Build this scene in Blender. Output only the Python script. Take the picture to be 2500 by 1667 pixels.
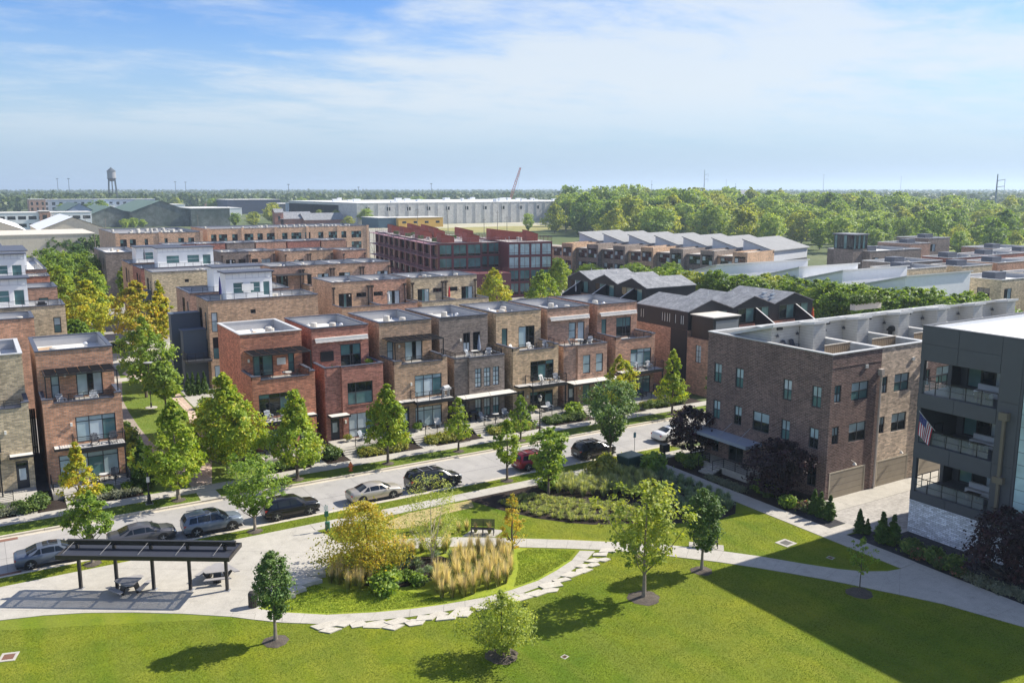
import bpy, bmesh, math, random
import numpy as np
from mathutils import Matrix, Vector

for o in list(bpy.data.objects): bpy.data.objects.remove(o)
scn = bpy.context.scene
COL = scn.collection
rnd = random.Random(7)

# ------------------------------------------------------------------ camera
YAW = math.atan(3550/2182); PITCH = math.atan(372/2150); CAMZ = 26.0
fh = Vector((math.cos(YAW), math.sin(YAW), 0)); rt = Vector((math.sin(YAW), -math.cos(YAW), 0))
fw = fh*math.cos(PITCH) - Vector((0, 0, 1))*math.sin(PITCH)
cu = fh*math.sin(PITCH) + Vector((0, 0, 1))*math.cos(PITCH)
cd = bpy.data.cameras.new('camera'); cam = bpy.data.objects.new('camera', cd); COL.objects.link(cam)
m = Matrix.Identity(4)
for i in range(3):
    m[i][0] = rt[i]; m[i][1] = cu[i]; m[i][2] = -fw[i]
m[2][3] = CAMZ
cam.matrix_world = m
cd.sensor_width = 36; cd.lens = 2150/2500*36; cd.clip_start = 0.5; cd.clip_end = 30000
scn.camera = cam

# ------------------------------------------------------------------ sky, sun, exposure
SUN = Vector((1.206, -0.156, 1.0)).normalized()
EL = math.asin(SUN.z); AZ = math.atan2(SUN.x, SUN.y)
w = bpy.data.worlds.new('World'); scn.world = w; w.use_nodes = True
nt = w.node_tree; nt.nodes.clear()
def WN(t, **k):
    n = nt.nodes.new(t)
    for a, b in k.items(): setattr(n, a, b)
    return n
sky = WN('ShaderNodeTexSky', sky_type='NISHITA', sun_disc=False, sun_elevation=EL, sun_rotation=AZ,
         altitude=200, air_density=1.0, dust_density=0.35, ozone_density=3.5)
tc = WN('ShaderNodeTexCoord'); sep = WN('ShaderNodeSeparateXYZ'); nt.links.new(tc.outputs['Generated'], sep.inputs[0])
def wm(op, a, b=None, clamp=False):
    n = WN('ShaderNodeMath', operation=op, use_clamp=clamp)
    for i, x in enumerate((a, b)):
        if x is None: continue
        if isinstance(x, (int, float)): n.inputs[i].default_value = x
        else: nt.links.new(x, n.inputs[i])
    return n.outputs[0]
zz = wm('ADD', wm('MAXIMUM', sep.outputs[2], 0.0), 0.10)
px = wm('DIVIDE', sep.outputs[0], zz); py = wm('DIVIDE', sep.outputs[1], zz)
cmb = WN('ShaderNodeCombineXYZ'); nt.links.new(px, cmb.inputs[0]); nt.links.new(py, cmb.inputs[1])
def cloud_noise(scale, rot, sx, detail, rough, off, dist=0.0):
    mp = WN('ShaderNodeMapping'); mp.inputs['Rotation'].default_value = (0, 0, rot); mp.inputs['Scale'].default_value = (sx, 1, 1)
    mp.inputs['Location'].default_value = off
    nt.links.new(cmb.outputs[0], mp.inputs[0])
    n = WN('ShaderNodeTexNoise'); n.inputs['Scale'].default_value = scale; n.inputs['Detail'].default_value = detail
    n.inputs['Roughness'].default_value = rough; n.inputs['Distortion'].default_value = dist
    nt.links.new(mp.outputs[0], n.inputs['Vector']); return n.outputs['Fac']
big = cloud_noise(0.42, 0.9, 0.75, 3, 0.5, (9.2, 6.3, 0))
fine = cloud_noise(0.95, 0.35, 0.62, 10, 0.62, (9.3, 4.1, 0), 0.35)
veil = cloud_noise(3.0, 0.9, 0.75, 9, 0.66, (1.3, 7.1, 0), 0.3)
cov = wm('ADD', wm('MULTIPLY', big, 0.95), wm('ADD', wm('MULTIPLY', fine, 0.68), wm('MULTIPLY', veil, 0.50)))
mr = WN('ShaderNodeMapRange', interpolation_type='SMOOTHSTEP'); nt.links.new(cov, mr.inputs[0])
mr.inputs[1].default_value = 0.89; mr.inputs[2].default_value = 1.23; mr.inputs[3].default_value = 0.03; mr.inputs[4].default_value = 0.86
fade = WN('ShaderNodeMapRange', interpolation_type='SMOOTHSTEP'); nt.links.new(sep.outputs[2], fade.inputs[0])
fade.inputs[1].default_value = 0.02; fade.inputs[2].default_value = 0.11
fac = wm('MULTIPLY', mr.outputs[0], fade.outputs[0], True)
mixc = WN('ShaderNodeMix', data_type='RGBA'); nt.links.new(fac, mixc.inputs[0])
mixc.inputs[7].default_value = (3.7, 4.0, 4.25, 1)
hb = WN('ShaderNodeMapRange', interpolation_type='SMOOTHSTEP'); nt.links.new(sep.outputs[2], hb.inputs[0])
hb.inputs[1].default_value = 0.0; hb.inputs[2].default_value = 0.20; hb.inputs[3].default_value = 0.97; hb.inputs[4].default_value = 0.0
mixh = WN('ShaderNodeMix', data_type='RGBA'); nt.links.new(hb.outputs[0], mixh.inputs[0]); hs_ = WN('ShaderNodeHueSaturation'); hs_.inputs['Hue'].default_value = .515; hs_.inputs['Saturation'].default_value = 1.35; hs_.inputs['Value'].default_value = .76; nt.links.new(sky.outputs[0], hs_.inputs['Color']); nt.links.new(hs_.outputs[0], mixh.inputs[6]); mixh.inputs[7].default_value = (2.05, 2.75, 3.6, 1)
nt.links.new(mixh.outputs[2], mixc.inputs[6])
bg = WN('ShaderNodeBackground'); nt.links.new(mixc.outputs[2], bg.inputs[0]); bg.inputs[1].default_value = 0.10
wo = WN('ShaderNodeOutputWorld'); nt.links.new(bg.outputs[0], wo.inputs[0])
sl = bpy.data.lights.new('sun', 'SUN'); sl.energy = 4.0; sl.angle = math.radians(0.55); sl.color = (1.0, 0.93, 0.82)
so = bpy.data.objects.new('sun', sl); COL.objects.link(so)
so.rotation_euler = (-SUN).to_track_quat('-Z', 'Y').to_euler(); so.location = (60, -10, 60)
vs = scn.view_settings; vs.view_transform = 'Standard'; vs.look = 'None'; vs.gamma = 1; vs.exposure = 1.12; vs.use_curve_mapping = False

scn.cycles.max_bounces = 6; scn.cycles.diffuse_bounces = 3; scn.cycles.glossy_bounces = 2; scn.cycles.transmission_bounces = 3; scn.cycles.volume_bounces = 0; scn.cycles.transparent_max_bounces = 6
# ------------------------------------------------------------------ mesh helpers
class MB:
    def __init__(s): s.v = []; s.f = []; s.mi = []
    def quad(s, a, b, c, d, mi=0):
        n = len(s.v); s.v += [a, b, c, d]; s.f.append((n, n+1, n+2, n+3)); s.mi.append(mi); return s
    def poly(s, pts, mi=0):
        n = len(s.v); s.v += list(pts); s.f.append(tuple(range(n, n+len(pts)))); s.mi.append(mi); return s
    def box(s, x0, y0, z0, x1, y1, z1, mi=0, bottom=True):
        n = len(s.v)
        s.v += [(x0,y0,z0),(x1,y0,z0),(x1,y1,z0),(x0,y1,z0),(x0,y0,z1),(x1,y0,z1),(x1,y1,z1),(x0,y1,z1)]
        fs = [(0,1,5,4),(1,2,6,5),(2,3,7,6),(3,0,4,7),(4,5,6,7)] + ([(3,2,1,0)] if bottom else [])
        s.f += [tuple(n+i for i in q) for q in fs]; s.mi += [mi]*len(fs); return s
    def prism(s, poly, z0, z1, mi=0, bottom=True):
        a = sum(poly[i][0]*poly[(i+1) % len(poly)][1]-poly[(i+1) % len(poly)][0]*poly[i][1] for i in range(len(poly)))
        if a < 0: poly = poly[::-1]
        n = len(s.v); k = len(poly)
        s.v += [(p[0], p[1], z0) for p in poly]+[(p[0], p[1], z1) for p in poly]
        for i in range(k):
            j = (i+1) % k; s.f.append((n+i, n+j, n+k+j, n+k+i)); s.mi.append(mi)
        s.f.append(tuple(n+k+i for i in range(k))); s.mi.append(mi)
        if bottom: s.f.append(tuple(n+k-1-i for i in range(k))); s.mi.append(mi)
        return s
    def bar(s, p, q, w, h=None, mi=0):
        h = h or w; p = Vector(p); q = Vector(q); d = (q-p)
        if d.length < 1e-6: return s
        d.normalize(); a = Vector((0, 0, 1)).cross(d)
        if a.length < 1e-3: a = Vector((1, 0, 0))
        a.normalize(); b = d.cross(a)
        n = len(s.v)
        for c in (p, q):
            for (i, j) in ((-1,-1),(1,-1),(1,1),(-1,1)): s.v.append(tuple(c+a*(i*w/2)+b*(j*h/2)))
        fs = [(0,1,5,4),(1,2,6,5),(2,3,7,6),(3,0,4,7),(4,5,6,7),(3,2,1,0)]
        s.f += [tuple(n+i for i in f) for f in fs]; s.mi += [mi]*6; return s
    def tube(s, pts, rad, k=6, mi=0, cap=True):
        n0 = len(s.v)
        for i, p in enumerate(pts):
            p = Vector(p); a = Vector(pts[max(i-1, 0)]); b = Vector(pts[min(i+1, len(pts)-1)]); d = (b-a)
            d = d.normalized() if d.length > 1e-6 else Vector((0, 0, 1))
            u = d.orthogonal().normalized() if abs(d.z) < 0.99 else Vector((1, 0, 0)); u = (u-d*u.dot(d)).normalized(); v = d.cross(u)
            r = rad[i] if isinstance(rad, (list, tuple)) else rad
            for j in range(k):
                t = 2*math.pi*j/k; s.v.append(tuple(p+u*(r*math.cos(t))+v*(r*math.sin(t))))
        for i in range(len(pts)-1):
            for j in range(k):
                a = n0+i*k+j; b = n0+i*k+(j+1) % k; s.f.append((a, b, b+k, a+k)); s.mi.append(mi)
        if cap:
            s.f.append(tuple(n0+k-1-j for j in range(k))); s.mi.append(mi)
            e = n0+(len(pts)-1)*k; s.f.append(tuple(e+j for j in range(k))); s.mi.append(mi)
        return s
    def lathe(s, c, prof, k=12, mi=0):   # prof: [(r,z)]
        return s.tube([(c[0], c[1], c[2]+z) for r, z in prof], [max(r, .001) for r, z in prof], k, mi)
    def facade(s, P, U, L, z0, z1, holes=(), depth=0.14, mi=0, top=None):
        # wall in plane through P along U; outward normal (Uy,-Ux); holes (u0,u1,za,zb)
        N = (U[1], -U[0])
        def pt(u, z, d=0.0): return (P[0]+U[0]*u-N[0]*d, P[1]+U[1]*u-N[1]*d, z)
        us = sorted({0.0, L, *[max(0, min(L, h[0])) for h in holes], *[max(0, min(L, h[1])) for h in holes]})
        zs = sorted({z0, z1, *[max(z0, min(z1, h[2])) for h in holes], *[max(z0, min(z1, h[3])) for h in holes]})
        for i in range(len(us)-1):
            for j in range(len(zs)-1):
                um = (us[i]+us[i+1])/2; zm = (zs[j]+zs[j+1])/2
                if any(h[0] < um < h[1] and h[2] < zm < h[3] for h in holes): continue
                s.quad(pt(us[i], zs[j]), pt(us[i+1], zs[j]), pt(us[i+1], zs[j+1]), pt(us[i], zs[j+1]), mi)
        for (a, b, c, d) in holes:
            D = depth
            s.quad(pt(a,c), pt(a,d), pt(a,d,D), pt(a,c,D), mi); s.quad(pt(b,d), pt(b,c), pt(b,c,D), pt(b,d,D), mi)
            s.quad(pt(a,d), pt(b,d), pt(b,d,D), pt(a,d,D), mi); s.quad(pt(b,c), pt(a,c), pt(a,c,D), pt(b,c,D), mi)
        return s
    def build(s, name, mats, parent=None, org=(0, 0, 0), smooth=False):
        me = bpy.data.meshes.new(name)
        ox, oy, oz = org
        me.from_pydata([(a-ox, b-oy, c-oz) for a, b, c in s.v], [], s.f)
        if not isinstance(mats, (list, tuple)): mats = [mats]
        for mm in mats: me.materials.append(mm)
        if len(mats) > 1: me.polygons.foreach_set('material_index', s.mi)
        if smooth: me.polygons.foreach_set('use_smooth', [True]*len(me.polygons))
        me.update()
        return link(name, me, parent)
def link(name, me, parent=None, loc=None, rz=None, scale=None):
    o = bpy.data.objects.new(name, me); COL.objects.link(o)
    if parent is not None: o.parent = parent
    if loc is not None: o.location = loc
    if rz is not None: o.rotation_euler = (0, 0, rz)
    if scale is not None: o.scale = scale
    return o
def tag(o, label, cat, group=None):
    o['label'] = label; o['category'] = cat
    if group: o['group'] = group
    return o
def thing(name, label, cat, loc=(0, 0, 0), rz=0.0, group=None, scale=None):
    o = bpy.data.objects.new(name, None); COL.objects.link(o); o.location = loc; o.rotation_euler = (0, 0, rz)
    if scale: o.scale = scale
    o.empty_display_size = 0.3
    return tag(o, label, cat, group)
def struct(o): o['kind'] = 'structure'; return o
def copytree(o, parent=None, loc=None, rz=None, scale=None, label=None, group=None):
    c = o.copy(); COL.objects.link(c)
    if parent is not None: c.parent = parent
    if loc is not None: c.location = loc
    if rz is not None: c.rotation_euler = (0, 0, rz)
    if scale is not None: c.scale = scale
    if label: c['label'] = label
    if group: c['group'] = group
    for ch in list(o.children): copytree(ch, c)
    return c

# ------------------------------------------------------------------ materials
MATS = {}
def newmat(name):
    mt = bpy.data.materials.new(name); mt.use_nodes = True; t = mt.node_tree; t.nodes.clear()
    out = t.nodes.new('ShaderNodeOutputMaterial'); MATS[name] = mt
    return mt, t, out
class T:
    def __init__(s, t): s.t = t
    def n(s, typ, ins=None, **k):
        nd = s.t.nodes.new(typ)
        for a, b in k.items(): setattr(nd, a, b)
        for a, b in (ins or {}).items():
            if hasattr(b, 'is_linked') or isinstance(b, bpy.types.NodeSocket): s.t.links.new(b, nd.inputs[a])
            else: nd.inputs[a].default_value = b
        return nd
    def m(s, op, a, b=0.0, clamp=False):
        return s.n('ShaderNodeMath', {0: a, 1: b}, operation=op, use_clamp=clamp).outputs[0]
    def mix(s, f, a, b, bt='MIX'):
        return s.n('ShaderNodeMix', {0: f, 6: a, 7: b}, data_type='RGBA', blend_type=bt).outputs[2]
    def noise(s, vec, scale, detail=4, rough=.55):
        return s.n('ShaderNodeTexNoise', {'Vector': vec, 'Scale': scale, 'Detail': detail, 'Roughness': rough}).outputs['Fac']
    def rng(s, v, a, b, c, d):
        return s.n('ShaderNodeMapRange', {0: v, 1: a, 2: b, 3: c, 4: d}).outputs[0]
    def pos(s): return s.n('ShaderNodeNewGeometry').outputs['Position']
def c4(c, k=1.0): return (c[0]*k, c[1]*k, c[2]*k, 1)
def M(name, col, rough=.8, var=.12, scale=1.2, fine=14., bump=0.0, metal=0.0, spec=.4, coat=0.0):
    if name in MATS: return MATS[name]
    mt, t, out = newmat(name); g = T(t); p = g.pos()
    f = g.m('ADD', g.m('MULTIPLY', g.noise(p, scale, 5), .6), g.m('MULTIPLY', g.noise(p, fine, 3), .4))
    k = g.rng(f, .3, .7, 1-var, 1+var)
    base = g.n('ShaderNodeVectorMath', {0: c4(col)[:3], 3: k}, operation='SCALE').outputs[0]
    b = g.n('ShaderNodeBsdfPrincipled', {'Base Color': base, 'Roughness': rough, 'Metallic': metal, 'Specular IOR Level': spec, 'Coat Weight': coat})
    if bump:
        bn = g.n('ShaderNodeBump', {'Height': g.noise(p, fine, 5), 'Strength': bump, 'Distance': .02}); t.links.new(bn.outputs[0], b.inputs['Normal'])
    t.links.new(b.outputs[0], out.inputs[0]); return mt
def brick(name, col0, mort=(.42, .38, .33), w=.40, h=.13, var=.6, ms=.016):
    if name in MATS: return MATS[name]
    lum = sum(col0)/3; col = tuple((c*.96+lum*.04)*1.62 for c in col0)
    mt, t, out = newmat(name); g = T(t)
    geo = g.n('ShaderNodeNewGeometry'); sp = g.n('ShaderNodeSeparateXYZ', {0: geo.outputs['Position']}); sn = g.n('ShaderNodeSeparateXYZ', {0: geo.outputs['True Normal']})
    isx = g.m('GREATER_THAN', g.m('ABSOLUTE', sn.outputs[0]), .6)
    u = g.m('ADD', g.m('MULTIPLY', sp.outputs[1], isx), g.m('MULTIPLY', sp.outputs[0], g.m('SUBTRACT', 1.0, isx)))
    vec = g.n('ShaderNodeCombineXYZ', {0: u, 1: sp.outputs[2], 2: 0.0}).outputs[0]
    bt = g.n('ShaderNodeTexBrick', {'Vector': vec, 'Color1': c4(col, 1-var*.55), 'Color2': c4(col, 1+var*.55), 'Mortar': c4(mort), 'Scale': 1.0, 'Mortar Size': ms, 'Mortar Smooth': .2, 'Bias': 0.0, 'Brick Width': w, 'Row Height': h})
    n1 = g.noise(geo.outputs['Position'], .35, 4); n2 = g.noise(geo.outputs['Position'], 3.2, 5, .75)
    mpw = g.n('ShaderNodeMapping', {'Vector': geo.outputs['Position'], 'Scale': (1.6, 1.6, .12)}); n3 = g.noise(mpw.outputs[0], 1.0, 5, .65)
    k = g.m('MULTIPLY', g.m('MULTIPLY', g.rng(n1, .3, .7, .86, 1.14), g.rng(n2, .3, .7, .78, 1.22)), g.rng(n3, .35, .65, .88, 1.08))
    base = g.n('ShaderNodeVectorMath', {0: bt.outputs['Color'], 3: k}, operation='SCALE').outputs[0]
    b = g.n('ShaderNodeBsdfPrincipled', {'Base Color': base, 'Roughness': .88, 'Specular IOR Level': .25})
    bn = g.n('ShaderNodeBump', {'Height': bt.outputs['Fac'], 'Strength': .5, 'Distance': -.012}); t.links.new(bn.outputs[0], b.inputs['Normal'])
    t.links.new(b.outputs[0], out.inputs[0]); return mt
def siding(name, col, period=.22, axis=2, rough=.6, depth=.02, dark=.35):
    if name in MATS: return MATS[name]
    mt, t, out = newmat(name); g = T(t); geo = g.n('ShaderNodeNewGeometry'); sp = g.n('ShaderNodeSeparateXYZ', {0: geo.outputs['Position']})
    if axis == 2: c = sp.outputs[2]
    else:
        sn = g.n('ShaderNodeSeparateXYZ', {0: geo.outputs['True Normal']}); isx = g.m('GREATER_THAN', g.m('ABSOLUTE', sn.outputs[0]), .6)
        c = g.m('ADD', g.m('MULTIPLY', sp.outputs[1], isx), g.m('MULTIPLY', sp.outputs[0], g.m('SUBTRACT', 1.0, isx)))
    fr = g.m('FRACT', g.m('DIVIDE', c, period))
    line = g.m('LESS_THAN', fr, .10)
    k = g.m('MULTIPLY', g.m('SUBTRACT', 1.0, g.m('MULTIPLY', line, dark)), g.rng(g.noise(geo.outputs['Position'], 1.5, 4), .3, .7, .93, 1.07))
    base = g.n('ShaderNodeVectorMath', {0: col, 3: k}, operation='SCALE').outputs[0]
    b = g.n('ShaderNodeBsdfPrincipled', {'Base Color': base, 'Roughness': rough, 'Specular IOR Level': .35})
    bn = g.n('ShaderNodeBump', {'Height': fr, 'Strength': .6, 'Distance': depth}); t.links.new(bn.outputs[0], b.inputs['Normal'])
    t.links.new(b.outputs[0], out.inputs[0]); return mt
def leafmat(name, ramp, trans=.35, rough=.55):
    # ramp: list of (pos, colour); driven by a per-leaf random value stored on the mesh, shifted per tree
    if name in MATS: return MATS[name]
    mt, t, out = newmat(name); g = T(t)
    at = g.n('ShaderNodeAttribute', attribute_name='leaf').outputs['Fac']
    oi = g.n('ShaderNodeObjectInfo').outputs['Random']
    v = g.m('ADD', at, g.m('MULTIPLY', g.m('SUBTRACT', oi, .5), .22), True)
    cr = g.n('ShaderNodeValToRGB', {0: v}); el = cr.color_ramp.elements
    el[0].position = ramp[0][0]; el[0].color = c4(ramp[0][1]); el[1].position = ramp[-1][0]; el[1].color = c4(ramp[-1][1])
    for p, c in ramp[1:-1]:
        e = el.new(p); e.color = c4(c)
    d = g.n('ShaderNodeBsdfPrincipled', {'Base Color': cr.outputs[0], 'Roughness': rough, 'Specular IOR Level': .3})
    tcol = g.mix(1.0, cr.outputs[0], (1.9, 1.8, .7, 1), 'MULTIPLY')
    tr = g.n('ShaderNodeBsdfTranslucent', {'Color': tcol})
    mx = g.n('ShaderNodeMixShader', {0: trans, 1: d.outputs[0], 2: tr.outputs[0]})
    t.links.new(mx.outputs[0], out.inputs[0]); return mt
def ground_mat(name, cols, scales=(.12, .9, 9.), rough=.95, bump=.3, bd=.03, streak=None, stain=0):
    # blend of three colours at three scales
    if name in MATS: return MATS[name]
    mt, t, out = newmat(name); g = T(t); p = g.pos()
    a = g.rng(g.noise(p, scales[0], 4), .35, .65, 0, 1); b_ = g.rng(g.noise(p, scales[1], 5), .35, .65, 0, 1); c = g.noise(p, scales[2], 5, .7)
    col = g.mix(a, c4(cols[0]), c4(cols[1])); col = g.mix(g.m('MULTIPLY', b_, .6), col, c4(cols[2]))
    if streak:
        mp = g.n('ShaderNodeMapping', {'Vector': p, 'Rotation': (0, 0, streak[0]), 'Scale': (streak[1], .05, 1)})
        col = g.mix(g.m('MULTIPLY', g.rng(g.noise(mp.outputs[0], 1.0, 2), .4, .6, 0, 1), .35), col, c4(streak[2]))
    k = g.rng(c, .25, .75, .72, 1.28)
    if stain:
        st_ = g.rng(g.noise(p, stain, 6, .7), .56, .72, 0, 1); col = g.mix(g.m('MULTIPLY', st_, .55), col, c4(tuple(q*.62 for q in cols[2])))
    base = g.n('ShaderNodeVectorMath', {0: col, 3: k}, operation='SCALE').outputs[0]
    b = g.n('ShaderNodeBsdfPrincipled', {'Base Color': base, 'Roughness': rough, 'Specular IOR Level': .1})
    if bump:
        bn = g.n('ShaderNodeBump', {'Height': c, 'Strength': bump, 'Distance': bd}); t.links.new(bn.outputs[0], b.inputs['Normal'])
    t.links.new(b.outputs[0], out.inputs[0]); return mt
def glass(name, col, rough=.06, spec=.6):
    if name in MATS: return MATS[name]
    mt, t, out = newmat(name); g = T(t); p = g.pos()
    f = g.noise(p, .6, 2)
    base = g.n('ShaderNodeVectorMath', {0: col, 3: g.rng(f, .3, .7, .75, 1.25)}, operation='SCALE').outputs[0]
    b = g.n('ShaderNodeBsdfPrincipled', {'Base Color': base, 'Roughness': rough, 'Specular IOR Level': spec, 'Coat Weight': .0, 'Coat Roughness': .02})
    t.links.new(b.outputs[0], out.inputs[0]); return mt

black = M('black_metal', (.018, .019, .022), .45, .2, spec=.5)
dkgrey = M('dark_grey_trim', (.05, .052, .058), .5, .12)
bluegrey = M('blue_grey_coping', (.07, .08, .11), .6, .1, spec=.35)
ltcop = M('light_metal_coping', (.52, .52, .51), .4, .08, spec=.5)
membrane = M('roof_membrane', (.62, .61, .58), .7, .14, .5, 4)
lining = M('parapet_lining', (.42, .42, .43), .75, .1)
concrete = ground_mat('concrete', ((.415, .393, .345), (.46, .435, .385), (.36, .34, .30)), (.25, 1.4, 22), .85, .15, .004, None, .8)
roadmat = ground_mat('road_concrete', ((.36, .345, .325), (.41, .395, .37), (.31, .30, .285)), (.10, .7, 26), .85, .2, .004, (0, .8, (.30, .29, .28)), .5)
kerbmat = ground_mat('kerb_concrete', ((.50, .45, .36), (.56, .51, .42), (.42, .39, .33)), (.4, 2.2, 20), .85, .15, .004)
lawnmat = ground_mat('lawn', ((.125, .185, .014), (.235, .25, .018), (.07, .13, .013)), (.09, .45, 6.0), .9, .6, .05, (.9, .5, (.21, .215, .04)))
vergemat = ground_mat('verge_grass', ((.13, .185, .03), (.175, .215, .04), (.095, .15, .025)), (.25, 1.1, 9.0), .9, .6, .05)
mulch = ground_mat('mulch', ((.035, .026, .022), (.055, .042, .035), (.025, .02, .018)), (.5, 3., 14), .95, .9, .05)
gravel = ground_mat('dark_gravel', ((.05, .05, .055), (.075, .075, .08), (.03, .03, .034)), (.8, 4., 18), .9, .9, .04)
straw = ground_mat('straw', ((.42, .33, .16), (.5, .40, .2), (.30, .26, .10)), (.4, 2., 12), .95, .7, .04)
paver = brick('brick_paver_ground', (.36, .27, .21), (.30, .25, .2), .22, .11, .35, .012)
paver2 = brick('alley_paver', (.46, .43, .39), (.36, .34, .31), .24, .12, .25, .01)
stone = ground_mat('flagstone', ((.47, .44, .375), (.53, .50, .435), (.40, .37, .31)), (.8, 4., 20), .85, .5, .01)
white = M('white_siding_plain', (.82, .83, .83), .6, .06)
whitesid = siding('white_lap_siding', (.47, .465, .435), .26)
whitesid2 = siding('pale_lap_siding', (.44, .44, .415), .28)
blackrib = siding('black_ribbed_metal', (.022, .022, .028), .22, 0, .5, .03, .5)
shingle = ground_mat('grey_shingles', ((.22, .23, .245), (.33, .34, .355), (.12, .125, .14)), (.7, 2.2, 7), .85, .5, .04)
wood = siding('weathered_wood', (.30, .22, .14), .16, 0, .8, .01, .45)
garage = siding('greige_garage_door', (.33, .28, .215), .55, 2, .6, .01, .25)
charcoal = M('charcoal_panel', (.085, .092, .105), .55, .07, .3, 3)
steel = M('galvanised_steel', (.42, .43, .45), .4, .1, metal=.5)
gblind = glass('glass_over_blind', (.40, .52, .545), .10)
gpale = glass('glass_over_pale_blind', (.54, .62, .645), .12)
gdark = glass('dark_glass', (.012, .018, .02), .03, .7)
gteal = glass('teal_glass', (.10, .20, .20), .05, .6)
# ------------------------------------------------------------------ ground, road, pavements
def clip(poly, cell):
    out = list(poly)
    a = sum(cell[i][0]*cell[(i+1) % 4][1]-cell[(i+1) % 4][0]*cell[i][1] for i in range(len(cell)))
    if a < 0: cell = cell[::-1]
    for i in range(len(cell)):
        A = cell[i]; B = cell[(i+1) % len(cell)]
        def side(p): return (B[0]-A[0])*(p[1]-A[1])-(B[1]-A[1])*(p[0]-A[0])
        inp = out; out = []
        for j in range(len(inp)):
            p = inp[j]; q = inp[(j+1) % len(inp)]; sp_, sq = side(p), side(q)
            if sp_ >= 0: out.append(p)
            if sp_*sq < 0:
                t = sp_/(sp_-sq); out.append((p[0]+(q[0]-p[0])*t, p[1]+(q[1]-p[1])*t))
        if not out: return []
    return out
def area(p): return abs(sum(p[i][0]*p[(i+1) % len(p)][1]-p[(i+1) % len(p)][0]*p[i][1] for i in range(len(p))))/2
def sheet(name, poly, z, mat, th=0.0, kind=True):
    mb = MB()
    if th: mb.prism(poly, z-th, z, bottom=False)
    else:
        a = sum(poly[i][0]*poly[(i+1) % len(poly)][1]-poly[(i+1) % len(poly)][0]*poly[i][1] for i in range(len(poly)))
        mb.poly([(p[0], p[1], z) for p in (poly if a > 0 else poly[::-1])])
    o = mb.build(name, mat)
    if kind: struct(o)
    return o
def rect(x0, y0, x1, y1): return [(x0, y0), (x1, y0), (x1, y1), (x0, y1)]
def slab(par, poly, z, mat, th=.05, name='slab'):
    cx = sum(p[0] for p in poly)/len(poly); cy = sum(p[1] for p in poly)/len(poly)
    p2 = []
    for p in poly:
        d = math.hypot(p[0]-cx, p[1]-cy) or 1; k = 1-.009/d*1.2; p2.append((cx+(p[0]-cx)*k, cy+(p[1]-cy)*k))
    return MB().prism(p2, z-th, z, bottom=False).build(name, mat, par)
SCRUB = ground_mat('terrain', ((.10, .13, .05), (.16, .17, .09), (.07, .10, .04)), (.004, .03, .3), .95, 0)
terrain = sheet('terrain', rect(-9000, -400, 12000, 14000), -.24, SCRUB)
sheet('block_ground', rect(-70, 97, 190, 300), -.20, ground_mat('court_ground', ((.30, .29, .27), (.36, .34, .31), (.24, .24, .22)), (.05, .4, 6), .9, .2, .01))
street = sheet('street', rect(-90, 66.30, 200, 74.30), -.12, roadmat)
# street surface is poured in panels, with tarred joints
jm = M('tar_joint', (.14, .135, .13), .8, .3)
tj = MB(); tj.box(-60, 69.83, -.119, 120, 69.87, -.1165)
for i in range(-12, 24): tj.box(i*4.6+.3, 66.5, -.119, i*4.6+.32, 74.2, -.1170)
tj.build('tar_joint', jm, street)
for nm, y0, y1 in (('kerb', 66.02, 66.30), ('kerb', 74.30, 74.55)):
    k = MB(); 
    for i in range(-20, 44): k.box(i*3.05+.01, y0, -.2, i*3.05+3.04, y1, .012)
    struct(k.build(nm, kerbmat))
gut = MB()
gut.box(-60, 66.30, -.13, 150, 66.75, -.114); gut.box(-60, 73.85, -.13, 150, 74.30, -.114); struct(gut.build('gutter', kerbmat))
PLAZA = [(-8, 64.4), (20.9, 64.4), (20.86, 63.1), (21.32, 61.7), (21.57, 59.7), (20.5, 57.9), (19.26, 56), (17.8, 54.8), (16.6, 54.2), (15.8, 53.5), (13.43, 52.44), (12.84, 51.13), (11.8, 52.2), (9.31, 54.2), (6.75, 55.96), (4.16, 57.5), (1.86, 58.5), (-.41, 59.16), (-8, 60.8)]
ARCU = [(13.43, 52.44), (14.65, 51.12), (16.88, 49.38), (19.58, 48.09), (21.6, 47.35), (23.7, 46.8), (26.4, 46.3), (28.47, 46.31), (30.68, 46.56), (32.59, 47.21), (34.52, 48.04), (36.01, 49.14)]
ARCL = [(12.84, 51.13), (14.2, 49.85), (16.03, 48.53), (18.8, 47.25), (21.11, 46.45), (23.2, 45.95), (26.1, 45.5), (28.5, 45.5), (30.9, 45.8), (33.1, 46.5), (35.2, 47.4), (36.9, 48.5)]
PATHU = [(21.57, 59.7), (25.54, 58.03), (28.4, 56.8), (31.2, 55.0), (33.91, 53.05), (36.44, 51.22), (39.31, 48.96), (41.75, 46.98), (43.29, 45.45), (44.88, 43.56), (46.42, 41.6), (48.03, 39.13), (49.46, 37.18), (50.57, 36.04), (52.04, 35.18), (53.11, 34.94)]
PATHL = [(20.5, 57.9), (24.6, 56.4), (27.3, 55.2), (30.2, 53.7), (33.0, 51.7), (35.4, 50.0), (38.0, 48.0), (40.2, 45.8), (41.7, 44.1), (43.12, 42.51), (44.6, 40.6), (46.1, 38.4), (47.3, 36.55), (48.1, 35.2), (49.0, 33.5), (49.57, 32.51)]
lawn_z = 0.0
lawn = sheet('park_lawn', rect(-60, 2, 59.7, 66.02), 0.0, lawnmat)
base_conc = M('joint_base', (.10, .095, .085), .9)  # dark base sheet that shows in the joints between slabs
plaza = sheet('plaza', PLAZA, .012, base_conc)
d = (.836, -.549); e_ = (.549, .836)
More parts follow.
